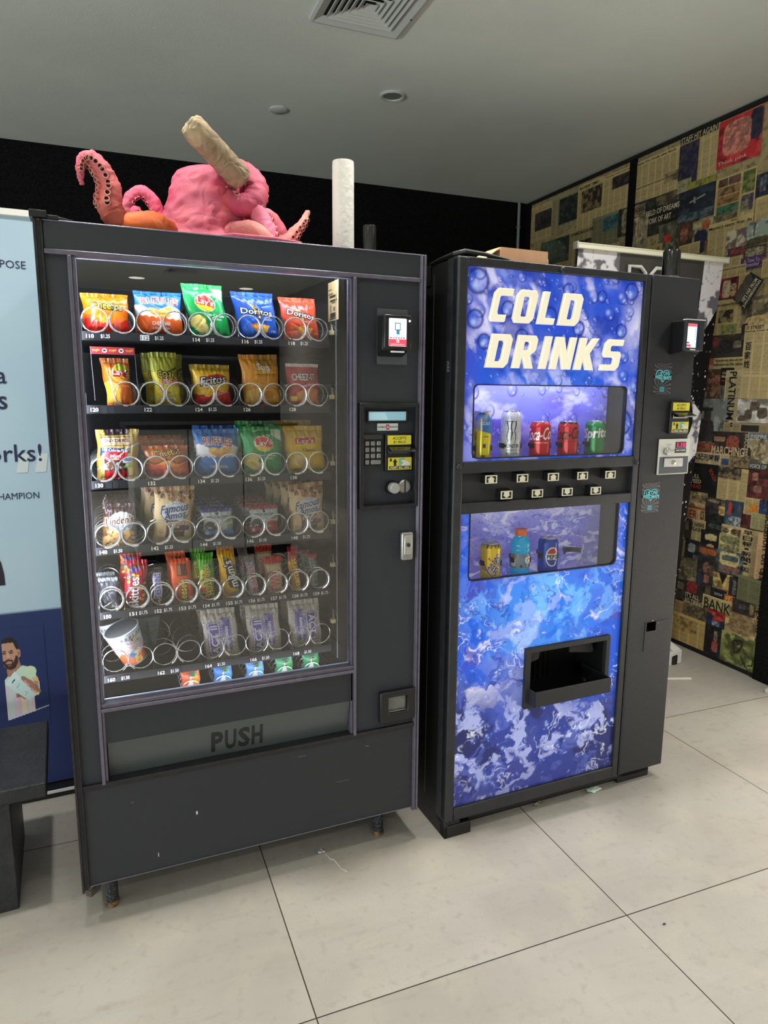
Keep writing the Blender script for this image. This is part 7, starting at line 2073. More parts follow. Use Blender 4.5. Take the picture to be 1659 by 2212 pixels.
for x, z, r in ((0.137, 1.27, 0.031), (0.244, 1.275, 0.034), (0.358, 1.272, 0.035), (0.471, 1.272, 0.035), (0.585, 1.272, 0.035), (0.184, 0.898, 0.035), (0.299, 0.898, 0.035), (0.412, 0.902, 0.035), (0.524, 0.902, 0.034)):
    m = MB()
    for a0, a1 in ((168, 204), (306, 334)) if x != 0.524 else ((190, 250), (250, 350)):
        for h0 in (0,):
            n = 8
            pts = [(math.radians(a0 + (a1 - a0) * k / n)) for k in range(n + 1)]
            inner = [(x + r * math.cos(q), 0.062 + r * math.sin(q)) for q in pts]
            outer = [(x + (r + 0.002) * math.cos(q), 0.062 + (r + 0.002) * math.sin(q)) for q in pts]
            if x == 0.524:
                inner = [(x + r * math.cos(q + PI), 0.062 + r * math.sin(q + PI)) for q in pts]
                outer = [(x + (r + 0.003) * math.cos(q + PI), 0.062 + (r + 0.003) * math.sin(q + PI)) for q in pts]
            lp_ = outer + inner[::-1]
            m.hull([(a, b, z + 0.016) for a, b in lp_][::-1], [(a, b, z) for a, b in lp_][::-1])
    m.box(x - 0.008, 0.062 + r, z + 0.002, x + 0.008, 0.115, z + 0.014)
    m.build('can_clip', M['black'], DM)
# ------------------------------------------------------------------ things on top of the machines
def crumple(name, base, c2, scale=20, bump=0.45):
    m, nt, out = nodes(name)
    N, K = nt.nodes, nt.links
    b = N.new('ShaderNodeBsdfPrincipled'); K.new(b.outputs[0], out.inputs[0])
    tc = N.new('ShaderNodeTexCoord')
    at = N.new('ShaderNodeAttribute'); at.attribute_name = 'Col'
    n = N.new('ShaderNodeTexNoise'); n.inputs['Scale'].default_value = 14; n.inputs['Detail'].default_value = 5
    K.new(tc.outputs['Object'], n.inputs['Vector'])
    mr = N.new('ShaderNodeMapRange'); mr.inputs[1].default_value = 0.5; mr.inputs[2].default_value = 0.7; mr.inputs[4].default_value = 0.6
    K.new(n.outputs[0], mr.inputs[0])
    mx = N.new('ShaderNodeMix'); mx.data_type = 'RGBA'
    K.new(mr.outputs[0], mx.inputs[0]); K.new(at.outputs['Color'], mx.inputs[6]); mx.inputs[7].default_value = (*L(c2), 1)
    K.new(mx.outputs[2], b.inputs['Base Color'])
    b.inputs['Roughness'].default_value = 0.7
    v = N.new('ShaderNodeTexVoronoi'); v.feature = 'DISTANCE_TO_EDGE'; v.inputs['Scale'].default_value = scale
    ds = N.new('ShaderNodeTexNoise'); ds.inputs['Scale'].default_value = 9
    K.new(tc.outputs['Object'], ds.inputs['Vector'])
    ad = N.new('ShaderNodeVectorMath'); ad.operation = 'MULTIPLY_ADD'; ad.inputs[1].default_value = (0.12, 0.12, 0.12)
    K.new(ds.outputs['Color'], ad.inputs[0]); K.new(tc.outputs['Object'], ad.inputs[2]); K.new(ad.outputs[0], v.inputs['Vector'])
    bp = N.new('ShaderNodeBump'); bp.inputs['Strength'].default_value = bump; bp.inputs['Distance'].default_value = 0.012
    K.new(v.outputs['Distance'], bp.inputs['Height']); K.new(bp.outputs[0], b.inputs['Normal'])
    return m


M['pink'] = crumple('painted_papier_mache', None, (196, 84, 80))
M['kraft'] = crumple('crumpled_kraft_paper', None, (108, 88, 60), 30, 0.7)
PK, OR_, PL, DP = (188, 90, 112), (180, 84, 46), (206, 144, 130), (170, 60, 92)


def spline(pts, n):
    """Catmull-Rom through (x, y, z, r) points."""
    P = [np.array(p, float) for p in pts]
    P = [2 * P[0] - P[1]] + P + [2 * P[-1] - P[-2]]
    out = []
    for i in range(1, len(P) - 2):
        for k in range(n):
            t = k / n
            a, b, c, d = P[i - 1], P[i], P[i + 1], P[i + 2]
            out.append(0.5 * ((2 * b) + (c - a) * t + (2 * a - 5 * b + 4 * c - d) * t * t + (3 * b - a - 3 * c + d) * t ** 3))
    out.append(P[-2])
    return np.array(out)


OC = thing('papier_mache_octopus', 'pink papier mache octopus sitting on the snack machine', 'sculpture', (0.34, 0.26, 1.834))
ox, oy, oz = 0.34, 0.26, 1.834


def tentacle(pts, cols, n=7, sides=16, jit=0.0018, seed=0):
    S = spline(pts, n)
    rg = np.random.RandomState(seed)
    m = MB()
    m.tube([(a - ox, b - oy, c - oz) for a, b, c, r in S], [r * rg.uniform(0.94, 1.06) for r in S[:, 3]], sides, PK)
    nv = len(m.v)
    t = np.repeat(np.arange(len(S)) / (len(S) - 1), sides)
    ang = np.tile(np.arange(sides) / sides, len(S))
    C0, C1 = np.array(L(cols[0])), np.array(L(cols[1]))
    k = np.clip(t * 1.3 - 0.1 + 0.15 * rg.rand(nv), 0, 1)[:, None]
    m.c = [C0 * (1 - k) + C1 * k]
    m.v = [tuple(np.array(v) + rg.uniform(-jit, jit, 3)) for v in m.v]
    return m.build('tentacle', M['pink'], OC, smooth=0.9), S


def suckers(par, S, idx, offs, size, col=PL):
    """cup-shaped suckers along a tentacle; offs: direction they point."""
    for q, (i, (dx, dy, dz)) in enumerate(zip(idx, offs)):
        i = min(i, len(S) - 1)
        c = Vector(S[i][:3]); r = S[i][3]
        d = Vector((dx, dy, dz)).normalized()
        t = Vector(S[min(i + 1, len(S) - 1)][:3]) - Vector(S[max(i - 1, 0)][:3])
        s = size * (0.6 + 0.5 * r / 0.03)
        b = c + d * r * 0.8 - Vector((ox, oy, oz))
        e1 = d.orthogonal().normalized(); e2 = d.cross(e1)
        prof_ = [(0, 0.85), (0.9, 0.72), (1.5, 0.95), (1.65, 0.9), (1.6, 0.62), (1.0, 0.5)]
        vs = [b + d * s * h + (e1 * math.cos(q_ * PI / 5) + e2 * math.sin(q_ * PI / 5)) * s * r_ for h, r_ in prof_ for q_ in range(10)]
        fs = [(i_ * 10 + k_, i_ * 10 + (k_ + 1) % 10, i_ * 10 + 10 + (k_ + 1) % 10, i_ * 10 + 10 + k_) for i_ in range(5) for k_ in range(10)] + [tuple(range(50, 60))]
        cs = np.tile(np.array(L(col)), (60, 1)); cs[50:] = L((40, 14, 18)); cs[40:50] = L((150, 80, 76))
        m = MB(); m.add(vs, fs, cs)
        m.build('sucker', M['pink'], par, smooth=0.9)


# big left tentacle with its orange root
t1, S1 = tentacle([(0.245, 0.16, 1.855, 0.03), (0.195, 0.12, 1.865, 0.03), (0.172, 0.11, 1.90, 0.031), (0.175, 0.11, 1.945, 0.0265), (0.158, 0.11, 1.985, 0.0235), (0.132, 0.11, 2.008, 0.019), (0.114, 0.11, 1.998, 0.014), (0.1085, 0.11, 1.968, 0.009), (0.111, 0.11, 1.945, 0.004)], (OR_, PK), 8, seed=1)
ii, oo = [], []
for k in range(15):
    ii += [14 + int(k * 2.7), 15 + int(k * 2.7)]
    ph = k / 14
    oo += [(-0.9 + 0.9 * ph * ph, -0.35, 0.2 - 0.9 * ph), (-0.2 + 0.3 * ph, -0.9, 0.15 - 0.5 * ph)]
suckers(t1, S1, ii, oo, 0.0075)
t2, S2 = tentacle([(0.33, 0.2, 1.865, 0.03), (0.28, 0.13, 1.866, 0.037), (0.235, 0.115, 1.862, 0.034), (0.20, 0.118, 1.858, 0.028)], (OR_, (220, 104, 40)), 6, seed=2)
t3, S3 = tentacle([(0.315, 0.32, 1.86, 0.021), (0.312, 0.32, 1.92, 0.021), (0.298, 0.32, 1.97, 0.02), (0.270, 0.32, 1.997, 0.0185), (0.240, 0.32, 1.983, 0.016), (0.225, 0.32, 1.95, 0.014), (0.222, 0.32, 1.92, 0.01)], ((232, 90, 130), PK), 7, seed=3)
suckers(t3, S3, [12, 16, 20, 24, 28, 32], [(-0.6, -0.5, -0.4), (-0.5, -0.5, -0.6), (-0.2, -0.6, -0.8), (0, -0.6, -0.8), (0.5, -0.6, -0.4), (0.6, -0.6, 0)], 0.006, (236, 120, 140))
t4, S4 = tentacle([(0.262, 0.26, 1.85, 0.026), (0.250, 0.25, 1.89, 0.028), (0.246, 0.25, 1.925, 0.019), (0.25, 0.25, 1.94, 0.008)], ((230, 80, 140), DP), 6, seed=4)
# head: a lumpy hood leaning over the machine
k_, n_ = 44, 84
prof = [(0.18, 0.0), (0.15, 0.016), (0.128, 0.04), (0.119, 0.08), (0.115, 0.12), (0.112, 0.16), (0.107, 0.195), (0.094, 0.216), (0.06, 0.226), (0.02, 0.229)]
zs = np.linspace(0, 0.229, k_)
rs = np.interp(zs, [q[1] for q in prof], [q[0] for q in prof])
rs[-1] = 0.01
rg = np.random.RandomState(8)
A, Zi = np.meshgrid(np.linspace(0, 2 * PI, n_ + 1), np.arange(k_))
lump = fbm(A / (2 * PI), Zi / k_, 7, 5, 4, 3)
lump[:, -1] = lump[:, 0]
fold = fbm(A / (2 * PI), Zi / k_, 16, 6, 24, 3)
fold[:, -1] = fold[:, 0]
rr = rs[Zi] * (0.88 + 0.2 * lump + 0.09 * np.abs(fold - 0.5) * 2)
m = MB()
P = np.stack([0.075 + 0.0 * A + rr * np.cos(A) * 1.0 + 0.04 * (zs[Zi] / 0.23), 0.0 + rr * np.sin(A) * 0.95, zs[Zi]], -1)
cc = np.array(L(PK))[None] * np.ones((P.shape[0] * P.shape[1], 1))
mk_ = np.clip((fbm(A / (2 * PI), Zi / k_, 6, 5, 14, 3).ravel() - 0.5) / 0.15, 0, 1)[:, None]
cc = cc * (1 - mk_) + np.array(L((184, 62, 92))) * mk_
m.grid(P, cc)
m.build('head', M['pink'], OC, smooth=0.7)
m = MB()
for sx, sz, s in ((0.165, 0.125, 1.0), (0.15, 0.09, 0.8)):
    m.add(*[(lambda g: ([(0.165 + 0.03 * math.cos(q) * s, -0.088 - 0.008 * math.sin(3 * q), sz + 0.026 * math.sin(q) * s) for q in np.linspace(0, 2 * PI, 12, endpoint=False)], [tuple(range(12))]))(0)][0], col=(224, 70, 60))
m.build('eye_patch', M['pink'], OC, smooth=0)
# arms at the right
t5, S5 = tentacle([(0.575, 0.24, 1.85, 0.036), (0.555, 0.22, 1.91, 0.033), (0.52, 0.2, 1.945, 0.027), (0.49, 0.19, 1.97, 0.024)], ((226, 80, 130), DP), 6, seed=5)
t6, S6 = tentacle([(0.470, 0.17, 1.975, 0.024), (0.505, 0.165, 1.953, 0.03), (0.545, 0.165, 1.962, 0.033), (0.562, 0.18, 2.0, 0.033), (0.548, 0.2, 2.04, 0.03), (0.515, 0.215, 2.06, 0.026), (0.485, 0.22, 2.055, 0.018)], (DP, PK), 7, seed=6)
suckers(t6, S6, [2, 5, 8, 11], [(-0.2, -0.3, 0.9), (0, -0.5, 0.8), (-0.3, -0.6, 0.6), (-0.6, -0.6, 0.3)], 0.006)
t7, S7 = tentacle([(0.47, 0.2, 1.845, 0.032), (0.50, 0.16, 1.875, 0.036), (0.55, 0.13, 1.868, 0.034), (0.585, 0.12, 1.855, 0.02)], (PK, PL), 6, seed=7)
t8, S8 = tentacle([(0.54, 0.17, 1.97, 0.018), (0.56, 0.15, 1.93, 0.025), (0.573, 0.14, 1.89, 0.03), (0.575, 0.14, 1.85, 0.036)], (PK, (236, 130, 160)), 6, seed=8)
ii = list(range(3, 19, 1))
suckers(t8, S8, ii, [(0.8, -0.55 + 0.3 * (q % 2), 0.1 - 0.3 * (q % 3)) for q in range(16)], 0.0065)
t9, S9 = tentacle([(0.585, 0.28, 1.965, 0.022), (0.62, 0.27, 1.945, 0.03), (0.645, 0.26, 1.90, 0.03), (0.655, 0.25, 1.855, 0.03)], ((236, 120, 130), DP), 6, seed=9)
t10, S10 = tentacle([(0.61, 0.16, 1.853, 0.024), (0.645, 0.16, 1.868, 0.022), (0.672, 0.17, 1.90, 0.017), (0.696, 0.18, 1.928, 0.012), (0.712, 0.185, 1.962, 0.007)], ((230, 100, 100), PL), 6, seed=10)
suckers(t10, S10, [int(2 + k * 1.4) for k in range(14)], [(0.5 if k % 2 else 0.1, -0.9, -0.3 if k % 2 else 0.1) for k in range(14)], 0.0065)
m = MB()
fl = [(0.40, 0.1), (0.46, 0.02), (0.56, 0.0), (0.645, 0.02), (0.66, 0.1), (0.6, 0.2), (0.45, 0.2)]
m.hull([(a - ox, b - oy, 0.014 + 0.006 * math.sin(7 * a)) for a, b in fl], [(a - ox, b - oy, 0.001) for a, b in fl], PK)
m.build('base_skirt', M['pink'], OC, bevel=0.004)

# rolled kraft paper tube lying across the head
A0_, A1_ = Vector((0.372, 0.085, 2.113)), Vector((0.517, 0.15, 2.012))
d = (A1_ - A0_)
ln_ = d.length
e = d.normalized()
s1 = e.cross(Vector((0, 0, 1))).normalized(); s2 = s1.cross(e)
rgk = np.random.RandomState(3)
rings = [(0.012, 0.003), (0.004, 0.008), (-0.004, 0.018), (-0.001, 0.026), (0.008, 0.0315), (0.02, 0.0335)] + [(0.02 + (ln_ - 0.03) * k / 18, 0.0338 + 0.001 * math.sin(k * 1.7)) for k in range(1, 19)] + [(ln_ - 0.004, 0.031), (ln_, 0.026)]
vs, cs = [], []
for i, (h, r_) in enumerate(rings):
    for k in range(32):
        q_ = 2 * PI * k / 32
        rr_ = r_ * (1 + (0.16 * math.sin(q_ * 7 + 1) if i in (2, 3) else 0.05 * math.sin(q_ * 7 + 1) if i == 4 else 0))
        vs.append(e * (h + rgk.uniform(-0.001, 0.001)) + (s1 * math.cos(q_) + s2 * math.sin(q_)) * (rr_ + rgk.uniform(-0.001, 0.001)))
        cs.append(L((40, 32, 24)) if i < 2 else (L((168, 148, 116)) if i < 8 else L((140, 121, 94))))
fs = [(i * 32 + k, i * 32 + (k + 1) % 32, i * 32 + 32 + (k + 1) % 32, i * 32 + 32 + k) for i in range(len(rings) - 1) for k in range(32)] + [tuple(range(31, -1, -1)), tuple((len(rings) - 1) * 32 + k for k in range(32))]
m = MB(); m.add(vs, fs, np.array(cs))
o = m.build('paper_tube', M['kraft'], smooth=0.7); o.location = A0_
tag(o, 'brown kraft paper tube with a pinched end held over the pink sculpture', 'paper tube')
# white paper roll
m = MB(); m.lathe([(0.018, 0.002), (0.031, 0.0), (0.0315, 0.02), (0.0312, 0.25), (0.0305, 0.262), (0.022, 0.264), (0.021, 0.258)], 40)
o = m.build('paper_roll', mat('quilted_paper', (214, 212, 204), rough=0.9, bump=(60, 0.2)))
o.location = (0.808, 0.15, 1.836); tag(o, 'tall white paper towel roll standing on the snack machine', 'paper roll')

M['chromeblack'] = mat('gloss_black_antenna', (11, 11, 12), rough=0.15, spec=0.6, coat=0.2)


def antenna(x, y, z, r, h, label, rot=0):
    t = thing('antenna', label, 'antenna', (x, y, z), rot, None)
    m = MB(); m.lathe([(r * 1.06, 0.008), (r * 1.04, 0.02), (r, h - 0.006), (r * 0.9, h)], 28)
    m.build('sleeve', M['chromeblack'], t)
    m = MB(); m.lathe([(r * 0.96, 0.0), (r * 1.02, 0.009)], 28)
    m.build('magnet_base', M['dullsteel'], t)


antenna(0.89, 0.15, 1.8335, 0.0205, 0.099, 'glossy black antenna beside the white paper roll')
antenna(*dpt(0.858, 0.05, 1.8345)[:2], 1.8345, 0.0285, 0.094, 'thick black antenna on the drinks machine near its card reader')

# open cardboard box on the drinks machine
bx = thing('cardboard_box', 'small open cardboard box on top of the drinks machine', 'box', dpt(0.325, 0.2, 1.831), DA)
M['card'] = mat('brown_cardboard', (206, 160, 124), rough=0.85, var=(20, 0.06))
m = MB()
m.box(-0.09, -0.06, 0.0, 0.09, -0.057, 0.07); m.box(-0.09, 0.057, 0, 0.09, 0.06, 0.07); m.box(-0.09, -0.057, 0.0, -0.087, 0.057, 0.07); m.box(0.087, -0.057, 0, 0.09, 0.057, 0.07); m.box(-0.087, -0.057, 0.0, 0.087, 0.057, 0.003)
m.build('tray_body', M['card'], bx)
m = MB(); m.hull([(-0.165, -0.055, 0.018), (-0.092, -0.056, 0.07), (-0.092, 0.05, 0.07), (-0.165, 0.05, 0.02)], [(-0.165, -0.055, 0.015), (-0.092, -0.056, 0.067), (-0.092, 0.05, 0.067), (-0.165, 0.05, 0.017)], (214, 184, 130))
m.build('open_flap', mat('pale_card_edge', (222, 196, 140), rough=0.8), bx)
m = MB(); m.hull([(-0.09, -0.05, 0.071), (0.05, -0.05, 0.071), (0.05, 0.05, 0.078), (-0.075, 0.05, 0.078)], [(-0.09, -0.05, 0.07), (0.05, -0.05, 0.07), (0.05, 0.05, 0.076), (-0.075, 0.05, 0.076)])
m.build('top_flap', M['card'], bx)
m = MB(); m.lathe([(0.036, 0.0), (0.036, 0.006)], 24, (0.09, -0.02, 0.036), 'x', col=(200, 204, 206))
m.build('clear_disc', mat('hazy_clear_plastic', (190, 196, 196), rough=0.2), bx)

# ------------------------------------------------------------------ roll-up banners
BB = thing('rollup_banner', 'tall pale blue and navy roll-up banner behind the bench', 'banner', (-0.45, 0.745, 0), math.radians(1.2))
M['bannerprint'] = mat('banner_print', None, rough=0.5)


def bz(x, z, e=0.0):
    return (x, 0.003 * math.sin(z * 6) - e, z)


U, V = np.meshgrid(np.linspace(0, 1, 120), np.linspace(0, 1, 200)); nv_, nu_ = U.shape
U, V = U.ravel(), V.ravel()
X = -0.43 + 0.865 * U; X = X + (V - 0.5) * 0.03 * (U > -1)
Z = 0.035 + 1.96 * V
p = Paint(U, V, 0.44)
p.fill((164, 189, 207)); p.noise(2, 3, 5, (178, 200, 214), 0.4, 0.7, 0.7)
p.m(Z < 0.668 + 0.02 * np.sin((X + 0.1) * 5) + 0.02 * X, (34, 48, 98))
m = MB(); m.grid(np.stack([X, 0.003 * np.sin(Z * 6), Z], -1).reshape(nv_, nu_, 3), p.c); m.grid(np.stack([X, 0.004 + 0.003 * np.sin(Z * 6), Z], -1).reshape(nv_, nu_, 3), p.c * 0.3, flip=True)
sh_ = m.build('banner_sheet', M['bannerprint'], BB, smooth=0.6)
NV = (26, 36, 74)
for s_, x, z, w, h, off in BANNER_TEXT:
    m = MB(); m.text(s_, x, z, w, h, 0, NV, off=off, fn=lambda a, b: bz(a, b, 0.0015))
    m.build('banner_lettering', M['bannerprint'], sh_, smooth=0)
for k in range(2):
    a = 0.308 + 0.056 * k
    m = MB(); m.poly([(a, 1.172), (a + 0.034, 1.172), (a + 0.044, 1.235), (a + 0.014, 1.235)], 0, (196, 206, 208), fn=lambda q, r: bz(q, r, 0.0012))
    m.build('quote_mark', M['bannerprint'], sh_, smooth=0)
m = MB(); m.poly([(0.15, 0.79), (0.247, 0.79), (0.246, 0.83), (0.24, 0.87), (0.225, 0.91), (0.2, 0.93), (0.15, 0.94)], 0, (30, 24, 40), fn=lambda q, r: bz(q, r, 0.0012))
m.build('dark_shape', M['bannerprint'], sh_, smooth=0)
# printed man holding out a packet
px0, pz0, pw_, ph_ = BANNER_MAN
nu_, nv_ = 120, 150
U, V = uvgrid(nu_, nv_)
p = Paint(U, V, pw_ / ph_)
# paints the figure in the photo's proportions: U 0..1 = 110 px, V 0..1 = 200 px
q = lambda pts: [(a / 698, 1 - b / 1270) for a, b in pts]
p.fill((34, 48, 98))
SK, SK2, HR = (190, 146, 122), (150, 104, 84), (38, 30, 30)
p.poly(q([(0, 640), (60, 590), (300, 478), (420, 510), (500, 560), (520, 640), (560, 720), (560, 830), (500, 885), (455, 900), (460, 1090), (0, 1160)]), (196, 222, 206))
n = fbm(U, V, 5, 5, 4)
sh = (V < 1 - 720 / 1270) & (U < 460 / 698) & (V > 1 - (1160 - 70 * U / 0.66) / 1270)
p.m(sh * np.clip((n - 0.35) / 0.2, 0, 1), (206, 200, 226), 0.9); p.m(sh * np.clip((fbm(U, V, 9, 4, 9) - 0.5) / 0.12, 0, 1), (226, 190, 206), 0.8); p.m(sh * (np.abs(U - 0.4) < 0.06), (226, 222, 170), 0.7); p.m(sh * (np.abs(U - 0.31) < 0.04), (224, 180, 196), 0.6)
ar = np.arctan2(V - 0.25, U - 0.02)
p.m(sh * (U < 0.3) * (np.sin(ar * 30) > 0.5), (190, 196, 226), 0.6)
p.ell(430 / 698, 1 - 570 / 1270, 0.14, 0.055, (206, 226, 190)); p.poly(q([(440, 650), (540, 650), (556, 740), (470, 720)]), (236, 180, 130)); p.poly(q([(500, 880), (556, 780), (560, 850), (530, 890)]), (226, 220, 110))
p.poly(q([(50, 500), (250, 380), (285, 480), (200, 540), (100, 605), (55, 600)]), (170, 124, 100))
p.poly(q([(0, 160), (60, 120), (200, 140), (250, 220), (255, 330), (240, 430), (150, 500), (60, 510), (0, 450)]), SK)
p.poly(q([(0, 395), (30, 400), (60, 385), (150, 385), (170, 420), (215, 340), (245, 350), (245, 430), (190, 500), (120, 520), (50, 500), (0, 440)]), (58, 42, 38)); p.ell(95 / 698, 1 - 425 / 1270, 0.075, 0.014, (190, 130, 120)); p.ell(100 / 698, 1 - 460 / 1270, 0.05, 0.012, (120, 84, 70))
p.ell(264 / 698, 1 - 318 / 1270, 0.04, 0.042, (196, 140, 116)); p.ell(262 / 698, 1 - 320 / 1270, 0.02, 0.024, (150, 96, 78))
p.poly(q([(0, 180), (0, 140), (60, 110), (190, 110), (255, 180), (262, 260), (235, 270), (205, 220), (185, 175), (100, 170)]), HR)
for cx in (28, 140):
    p.ell(cx / 698, 1 - 300 / 1270, 0.05, 0.008, (50, 36, 32)); p.ell(cx / 698, 1 - 280 / 1270, 0.055, 0.006, (44, 32, 30), 6)
p.poly(q([(75, 290), (95, 290), (115, 365), (80, 378), (65, 365)]), (206, 164, 140)); p.ell(88 / 698, 1 - 376 / 1270, 0.05, 0.007, (130, 90, 76))
p.poly(q([(165, 830), (200, 825), (240, 860), (330, 920), (300, 920), (240, 880), (170, 880)]), SK2)
p.poly(q([(0, 690), (170, 540), (470, 880), (380, 945), (240, 860)]), (200, 224, 224)); p.poly(q([(0, 690), (170, 540), (260, 640), (90, 720)]), (214, 230, 232))
p.poly(q([(105, 680), (160, 635), (170, 655), (118, 692)]), (40, 60, 110)); p.poly(q([(175, 755), (240, 705), (244, 712), (180, 762)]), (120, 150, 170)); p.poly(q([(310, 865), (360, 825), (364, 832), (315, 872)]), (140, 170, 180)); p.ell(322 / 698, 1 - 828 / 1270, 0.01, 0.004, (50, 70, 110))
for cx, cy, rx, ry, an in ((330, 665, 0.06, 0.044, 40), (390, 700, 0.062, 0.05, 50), (450, 760, 0.07, 0.058, 50), (500, 810, 0.055, 0.05, 50)):
    p.ell(cx / 698, 1 - cy / 1270, rx, ry, SK2, an); p.ell((cx - 4) / 698, 1 - (cy - 4) / 1270, rx * 0.86, ry * 0.86, (168, 120, 104), an)
for cx, cy in ((322, 692), (370, 735), (432, 805), (486, 838)):
    p.ell(cx / 698, 1 - cy / 1270, 0.034, 0.017, (206, 160, 150), 30)
p.poly(q([(470, 690), (545, 720), (545, 800), (510, 860), (490, 800)]), SK2, 0.7)
p.m((np.abs(V - (1 - (1155 - 75 * (U * 698 / 460)) / 1270)) < 0.004) & (U < 0.99), (210, 216, 226))
keepm = MB(); keepm.grid(np.stack([px0 + U * pw_, 0.003 * np.sin((pz0 + V * ph_) * 6) - 0.0014, pz0 + V * ph_], -1).reshape(nv_, nu_, 3), p.c)
keepm.build('printed_person', M['bannerprint'], sh_, smooth=0.6)
m = MB(); m.box(-0.44, -0.05, 0.0, 0.42, 0.05, 0.028, (26, 26, 28))
m.build('banner_base', M['black'], BB, bevel=0.003)
m = MB(); m.box(-0.43, -0.054, 0.02, 0.415, -0.048, 0.029, (210, 210, 206))
m.build('base_trim', M['print'], BB)
m = MB(); m.box(-0.425, -0.012, 1.99, 0.455, 0.014, 2.012, (226, 226, 220))
m.build('top_rail', M['print'], BB, bevel=0.003)
m = MB(); m.tube([(0, 0.03, 0.03), (0, 0.02, 1.99)], 0.008, 8)
m.build('support_pole', M['dullsteel'], BB)

RB = thing('rollup_banner', 'black starry roll-up banner with pale mountain shapes at the right', 'banner', (0, 0, 0), ROOM)
bx0, bx1 = 2.093, 2.94
ucol = np.concatenate([np.linspace(0, 0.3, 60), np.linspace(0.3, 0.72, 40)[1:], np.linspace(0.72, 1, 110)[1:]])
V, U = np.meshgrid(np.linspace(0, 1, 480), ucol, indexing='ij')
nvv, nuu = U.shape
Uf, Vf = U.ravel(), V.ravel()
p = Paint(Uf, Vf, 0.43)
p.fill((16, 16, 19)); p.m((Vf > 0.93) & (Uf > 0.12) & (Uf < 0.86), (70, 68, 66)); p.m((Vf < 0.93) & (Vf > 0.8) & (Uf > 0.1) & (Uf < 0.8), (44, 43, 43))
n = fbm(Uf, Vf, 9, 22, 3)
edge = 0.86 + 0.14 * (Vf - 0.83) / 0.17
wht = ((Uf > 0.86) & (Vf > 0.83 + 0.17 * np.clip((Uf - 0.9) * 4.5, 0, 1) ** 1.2)) | ((Uf < 0.27) & (Vf > 0.9))
lowm = (Uf > 0.80) & (Uf < 0.985 - 0.0 * Vf) & (Vf > 0.30) & (Vf < 0.68)
path = 0.9 + 0.09 * np.sin(Vf * 22 + 0.8)
wid = 0.08 * np.clip(np.sin((Vf - 0.4) / 0.28 * PI), 0, 1)
lowm = (np.abs(Uf - path) < wid) & (Vf > 0.4) & (Vf < 0.68)
p.m(wht | lowm, (224, 222, 226)); p.m((wht | lowm) * np.clip((n - 0.53) / 0.05, 0, 1), (60, 58, 76), 0.85); p.m((wht | lowm) * np.exp(-((fbm(Uf, Vf, 14, 30, 9) - 0.5) / 0.012) ** 2), (90, 88, 104), 0.7)
rs2 = random.Random(6)
for _k in range(260):
    q_ = rs2.uniform(0.0011, 0.0019) if _k % 9 else rs2.uniform(0.002, 0.003)
    p.ell(rs2.uniform(0.72, 1.0), rs2.uniform(0.0, 0.86), q_ / 0.43, q_, rs2.choice([(226, 226, 232), (150, 150, 160), (96, 96, 106)]))
yb = 0.8 + 0.15 * (1 - Vf) ** 1.2
Pg = np.stack([bx0 + Uf * (bx1 - bx0) - 0.012 * np.sin(PI * Vf) * (Uf > 0.5), yb, 0.05 + 2.03 * Vf], -1)
m = MB(); m.grid(Pg.reshape(nvv, nuu, 3), p.c); Pb = Pg.copy(); Pb[:, 1] += 0.003; m.grid(Pb.reshape(nvv, nuu, 3), p.c * 0.2, flip=True)
rs_ = m.build('banner_sheet', mat('glossy_banner_print', None, rough=0.3), RB, smooth=0.8)
m = MB()
cw = (214, 212, 206)
DZ = 2.024
lt = lambda pts: m.tube([(a - 0.085, 0.79, b) for a, b in pts], 0.0085, 6, cw)
lt([(2.455, DZ - 0.09), (2.455, DZ), (2.52, DZ), (2.548, DZ - 0.025), (2.55, DZ - 0.09)])
lt([(2.575, DZ - 0.09), (2.58, DZ - 0.03), (2.61, DZ), (2.675, DZ), (2.70, DZ - 0.06), (2.71, DZ - 0.09)])
m.build('banner_lettering', M['bannerprint'], rs_)
m = MB(); m.box(bx0 - 0.012, 0.785, 2.078, bx1 + 0.018, 0.812, 2.098, (236, 232, 208)); m.box(bx0 - 0.012, 0.783, 2.096, bx1 + 0.018, 0.812, 2.103, (226, 222, 200)); m.box(bx0 - 0.018, 0.781, 2.075, bx0 - 0.010, 0.815, 2.106, (190, 190, 184)); m.box(bx1 + 0.016, 0.781, 2.075, bx1 + 0.022, 0.815, 2.106, (190, 190, 184))
m.build('top_rail', M['print'], RB, bevel=0.003)
m = MB(); m.box(bx0 - 0.02, 0.88, 0.0, bx1 + 0.005, 1.02, 0.055)
m.build('banner_base', M['black'], RB, bevel=0.006)
m = MB(); m.tube([(2.5, 0.96, 0.05), (2.5, 0.83, 2.08)], 0.009, 8)
m.build('support_pole', M['dullsteel'], RB)

# ------------------------------------------------------------------ bench, litter
BN = thing('bench', 'low black wooden bench cut off by the left edge', 'bench', (-0.6, 0.3, 0), 0.035)
M['bench'] = mat('black_stained_wood', (34, 35, 38), rough=0.5, bump=(60, 0.25), var=(18, 0.3))
m = MB(); m.box(-0.62, -0.2, 0.337, 0.518, 0.205, 0.38)
m.build('seat', M['bench'], BN, bevel=0.004)
for x0, x1 in ((0.36, 0.424), (-0.55, -0.48)):
    m = MB(); m.box(x0, -0.172, 0.0, x1, 0.19, 0.337)
    m.build('leg', M['bench'], BN, bevel=0.003)


